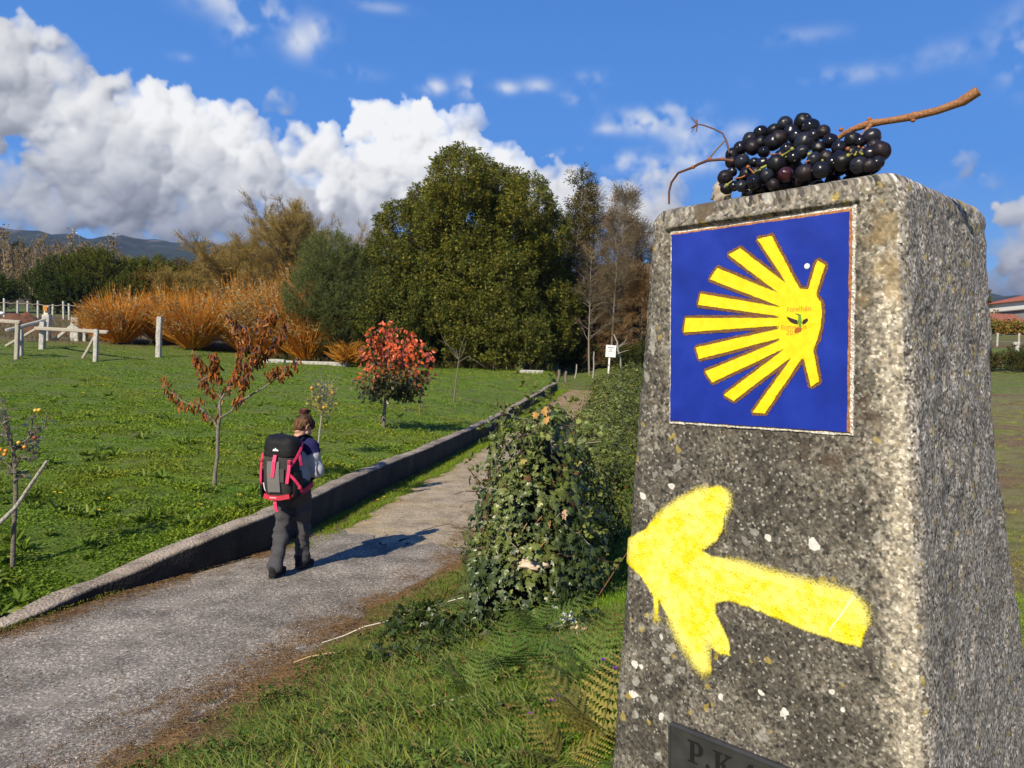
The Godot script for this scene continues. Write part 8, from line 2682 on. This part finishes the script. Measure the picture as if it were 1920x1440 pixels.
# ---------------------------------------------------------------- grapes on top of it
func build_grapes() -> void:
	var b := tile_basis()
	var left := [Vector4i(186, 2146, -670, 93), Vector4i(301, 2050, -612, 91), Vector4i(-18, 2171, -672, 85), Vector4i(454, 1959, -558, 73), Vector4i(90, 2053, -599, 79), Vector4i(-127, 2115, -626, 73), Vector4i(-265, 2111, -614, 83), Vector4i(294, 1872, -486, 107), Vector4i(-18, 1986, -545, 88), Vector4i(-75, 1959, -523, 88), Vector4i(476, 1767, -421, 71), Vector4i(566, 1834, -476, 76), Vector4i(-369, 2051, -567, 85), Vector4i(-299, 1942, -498, 84), Vector4i(-450, 1962, -502, 76), Vector4i(-519, 1895, -453, 76), Vector4i(-135, 1851, -445, 65), Vector4i(-351, 1768, -375, 87), Vector4i(-483, 1794, -386, 70), Vector4i(-203, 1739, -363, 56), Vector4i(77, 1661, -323, 102), Vector4i(245, 1705, -363, 80),
		Vector4i(228, 1512, -222, 83), Vector4i(429, 1496, -219, 86), Vector4i(599, 1496, -226, 85), Vector4i(-233, 1609, -271, 77), Vector4i(-108, 1487, -189, 88), Vector4i(15, 1541, -233, 71), Vector4i(-486, 1610, -260, 82), Vector4i(-432, 1669, -303, 56), Vector4i(-413, 1466, -162, 64), Vector4i(-332, 1481, -176, 59), Vector4i(-238, 1465, -168, 63), Vector4i(129, 1414, -160, 62), Vector4i(697, 1720, -399, 79), Vector4i(-229, 1986, -532, 71), Vector4i(124, 1819, -438, 77), Vector4i(484, 1635, -325, 75), Vector4i(597, 1634, -330, 74), Vector4i(-102, 1708, -346, 64), Vector4i(84, 1760, -393, 68), Vector4i(171, 1966, -544, 78), Vector4i(305, 1759, -405, 72), Vector4i(-122, 1600, -269, 64), Vector4i(364, 1923, -527, 77)]
	var right := [Vector4i(807, 1779, -443, 87), Vector4i(882, 1760, -440, 62), Vector4i(976, 1792, -480, 87), Vector4i(1105, 1604, -351, 93), Vector4i(1020, 1590, -326, 69), Vector4i(793, 1552, -278, 102), Vector4i(686, 1563, -281, 69), Vector4i(965, 1476, -226, 84), Vector4i(1062, 1458, -226, 68), Vector4i(1126, 1477, -251, 60), Vector4i(846, 1633, -335, 69), Vector4i(735, 1605, -316, 74), Vector4i(949, 1603, -326, 69), Vector4i(1032, 1681, -401, 69)]
	# fruit behind, not seen from the path but filling the heap
	for i in 40: left.push_back(Vector4i(rng.randi_range(-420, 640), rng.randi_range(1440, 1640), rng.randi_range(-760, -380), rng.randi_range(65, 85)))
	for i in 9: right.push_back(Vector4i(rng.randi_range(740, 1010), rng.randi_range(1440, 1600), rng.randi_range(-640, -420), rng.randi_range(65, 80)))
	var skins := []
	for c: Color in [Color(0.006, 0.006, 0.010), Color(0.008, 0.008, 0.014), Color(0.012, 0.013, 0.020), Color(0.005, 0.005, 0.007), Color(0.010, 0.006, 0.009)]:
		var m := tri_mat(noise_tex(0.03, 4, [0.0, c.r * 0.6, c.g * 0.6, c.b * 0.6, 0.5, c.r, c.g, c.b, 1.0, c.r * 3.0 + 0.008, c.g * 3.0 + 0.010, c.b * 3.0 + 0.014], 120 + skins.size()), 0.03, 0.27)
		m.uv1_world_triplanar = false
		m.metallic_specular = 0.42
		m.roughness = 0.20 + 0.07 * skins.size()
		skins.push_back(m)
	skins.push_back(mat(0.035, 0.008, 0.014, 0.35))
	var gb := MB.new()
	gb.ball(Vector3.ZERO, Vector3(1, 1.04, 1), 20, 28, Color.WHITE)
	for i in gb.v.size():
		var p := gb.v[i]
		gb.v[i] = p * (1.0 + nz2.get_noise_3d(p.x * 1.1, p.y * 1.1, p.z * 1.1) * 0.05)
		gb.n[i] = Vector3.ZERO
	gb.smooth()
	for i in 21:    # one normal along the seam
		var nn := (gb.n[i * 29] + gb.n[i * 29 + 28]).normalized()
		gb.n[i * 29] = nn; gb.n[i * 29 + 28] = nn
	for i in 29:
		gb.n[i] = Vector3.UP; gb.n[20 * 29 + i] = Vector3.DOWN
	var gm := gb.mesh()
	var scar := MB.new()
	scar.ball(Vector3(0, -1.02, 0), Vector3(0.10, 0.05, 0.10), 5, 8, Color.WHITE)
	var sm := scar.mesh()
	var corky := mat(0.16, 0.10, 0.05, 0.9)
	var green := mat(0.24, 0.24, 0.04, 0.6)
	var rusty := mat(0.27, 0.09, 0.025, 0.7)
	var cane := tri_mat(noise_tex(0.03, 5, [0.0, 0.14, 0.055, 0.02, 0.5, 0.28, 0.125, 0.048, 1.0, 0.40, 0.21, 0.10], 121), 0.06, 0.65, noise_tex(0.05, 4, [], 122), 0.08)
	cane.uv1_world_triplanar = false
	for side in 2:
		var list: Array = left if side == 0 else right
		var t := thing("grape_bunch", "larger bunch of black grapes piled on the front edge of the marker" if side == 0 else "smaller bunch of black grapes hanging from a brown cane, right of the larger bunch", "grapes", Vector3.ZERO, 0.0, "grape bunches on the marker")
		t.transform = Transform3D(b, TILE_AT + b * Vector3(0.01 if side == 0 else 0.09, 0.137, -0.03))
		var o := Vector3(0.01 if side == 0 else 0.09, 0.137, -0.03)
		for i in list.size():
			var g: Vector4i = list[i]
			var p := Vector3(g.x, g.y, g.z) * 1e-4
			var r := g.w * 1e-4
			p.y = maxf(p.y, 0.1365 + r * 0.9)
			var m: Material = skins[(i * 7 + 3) % 5]
			if side == 0 and (i == 22): m = skins[5]
			var spin := Basis.from_euler(rv() * 2.5)
			var q := obj("grape", gm, m, t)
			q.transform = Transform3D(spin * Basis().scaled(Vector3(rng.randf_range(0.92, 1.04), rng.randf_range(0.95, 1.07), rng.randf_range(0.92, 1.04)) * r), p - o)
			var s := MeshInstance3D.new(); s.mesh = sm; s.material_override = corky; s.name = "stem_scar"
			q.add_child(s, true)
		# stalks that show between the berries
		var axis := pv([Vector3(0.052, 0.166, -0.045), Vector3(0.030, 0.176, -0.040), Vector3(0.004, 0.170, -0.036), Vector3(-0.022, 0.160, -0.026)]) if side == 0 else pv([Vector3(0.0934, 0.1935, -0.056), Vector3(0.0889, 0.1875, -0.054), Vector3(0.0845, 0.178, -0.050), Vector3(0.090, 0.165, -0.035)])
		var mb := MB.new()
		for i in axis.size(): axis[i] -= o
		mb.tube(axis, taper(4, 0.0024, 0.0014), 6, Color.WHITE)
		obj("stalk", mb.mesh(), green if side == 0 else cane, t)
		var stubs := [[0.0150, 0.1745, -0.032, 0.0255, 0.1780, -0.030], [0.0150, 0.1745, -0.032, 0.0040, 0.1765, -0.028], [0.0150, 0.1745, -0.032, 0.0100, 0.1690, -0.026], [-0.0110, 0.158, -0.020, -0.0170, 0.1655, -0.018], [-0.0110, 0.158, -0.020, -0.0010, 0.1590, -0.014], [-0.0200, 0.157, -0.018, -0.0290, 0.155, -0.014], [-0.034, 0.1535, -0.016, -0.038, 0.149, -0.012], [0.0480, 0.166, -0.030, 0.0440, 0.1600, -0.022], [0.056, 0.163, -0.030, 0.061, 0.1585, -0.022]] if side == 0 else [[0.0900, 0.165, -0.033, 0.0860, 0.1585, -0.022], [0.0900, 0.165, -0.033, 0.0985, 0.1640, -0.026], [0.0900, 0.165, -0.033, 0.0935, 0.1575, -0.020], [0.0900, 0.165, -0.033, 0.0840, 0.1660, -0.026], [0.094, 0.162, -0.028, 0.1000, 0.1570, -0.020]]
		for i in stubs.size():
			var s: Array = stubs[i]
			mb = MB.new()
			var p0 := Vector3(s[0], s[1], s[2]) - o
			var p1 := Vector3(s[3], s[4], s[5]) - o
			mb.tube(pv([p0, p0.lerp(p1, 0.5) + rv() * 0.0008, p1]), pf([0.0011, 0.0009, 0.0008]), 5, Color.WHITE)
			mb.ball(p1, Vector3.ONE * (0.0022 if i % 3 == 0 else 0.0014), 5, 7, Color.WHITE)
			obj("stalk", mb.mesh(), rusty if i % 2 else green, t)
		if side == 1:
			mb = MB.new()
			var cp := PackedVector3Array()
			for c: Vector3i in [Vector3i(560, 1880, -640), Vector3i(640, 1918, -625), Vector3i(750, 1942, -610), Vector3i(868, 1954, -600), Vector3i(904, 1958, -600), Vector3i(1010, 1950, -600), Vector3i(1118, 1943, -600), Vector3i(1290, 1936, -600), Vector3i(1307, 1939, -600), Vector3i(1330, 1938, -600), Vector3i(1521, 1943, -600), Vector3i(1700, 1972, -600), Vector3i(1726, 1980, -600), Vector3i(1787, 2008, -600), Vector3i(1855, 2042, -600)]: cp.push_back(Vector3(c) * 1e-4 - o)
			mb.tube(cp, pf([0.0022, 0.0028, 0.0030, 0.0036, 0.0040, 0.0032, 0.0031, 0.0036, 0.0044, 0.0036, 0.0034, 0.0038, 0.0046, 0.0046, 0.0046]), 10, Color.WHITE)
			var cn := obj("cane", mb.mesh(), cane, t)
			for p: Vector3 in [Vector3(0.0905, 0.1995, -0.0585), Vector3(0.131, 0.190, -0.059), Vector3(0.062, 0.196, -0.060)]:
				var bm := MB.new()
				bm.ball(p - o, Vector3(0.0024, 0.0022, 0.0020), 6, 8, Color.WHITE)
				obj("bud", bm.mesh(), rusty, cn)
		else:
			var twig := mat(0.10, 0.04, 0.022, 0.6)
			for c: Array in [[[-430, 1790, -330], [-547, 1825, -300], [-736, 1846, -300], [-860, 1826, -300], [-919, 1806, -300], [-1120, 1777, -300], [-1210, 1685, -300], [-1243, 1582, -300], [-1242, 1440, -300], 0.0018, 0.0011], [[-713, 1872, -300], [-630, 1939, -300], [-521, 2020, -300], 0.0010, 0.0008], [[-467, 1880, -310], [-502, 2016, -300], [-550, 2107, -300], [-668, 2183, -300], [-813, 2256, -300], [-886, 2272, -300], 0.0011, 0.0007], [[-870, 2270, -300], [-949, 2369, -300], 0.0009, 0.0006], [[-870, 2270, -300], [-955, 2248, -305], 0.0012, 0.0007], [[-870, 2274, -300], [-873, 2190, -290], 0.0010, 0.0006], [[-870, 2274, -300], [-890, 2330, -310], 0.0010, 0.0006], [[-880, 2272, -300], [-950, 2200, -300], 0.0006, 0.0003]]:
				var p := PackedVector3Array()
				for k in c.size() - 2: p.push_back(Vector3(c[k][0], c[k][1], c[k][2]) * 1e-4 - o)
				mb = MB.new()
				mb.tube(p, taper(p.size(), c[c.size() - 2], c[c.size() - 1]), 6, Color.WHITE)
				obj("twig", mb.mesh(), twig if c.size() > 6 or c[0][0] < -800 else mat(0.22, 0.16, 0.06, 0.7), t)
			for p: Vector3 in [Vector3(-0.0919, 0.1808, -0.030), Vector3(-0.0713, 0.1858, -0.030), Vector3(-0.0547, 0.1828, -0.030)]:
				var bm := MB.new()
				bm.ball(p - o, Vector3(0.0026, 0.0022, 0.0022), 6, 8, Color.WHITE)
				obj("bud", bm.mesh(), rusty, t)
	var st := obj("pebble", rock(Vector3(0.010, 0.014, 0.008), 3.0, Color(0.34, 0.33, 0.30), 0.3), mats.stone)
	st.transform = Transform3D(b, TILE_AT + b * Vector3(-0.0575, 0.147, -0.035))
	tag(st, "small grey pebble on the marker beside the left end of the grapes", "stone")
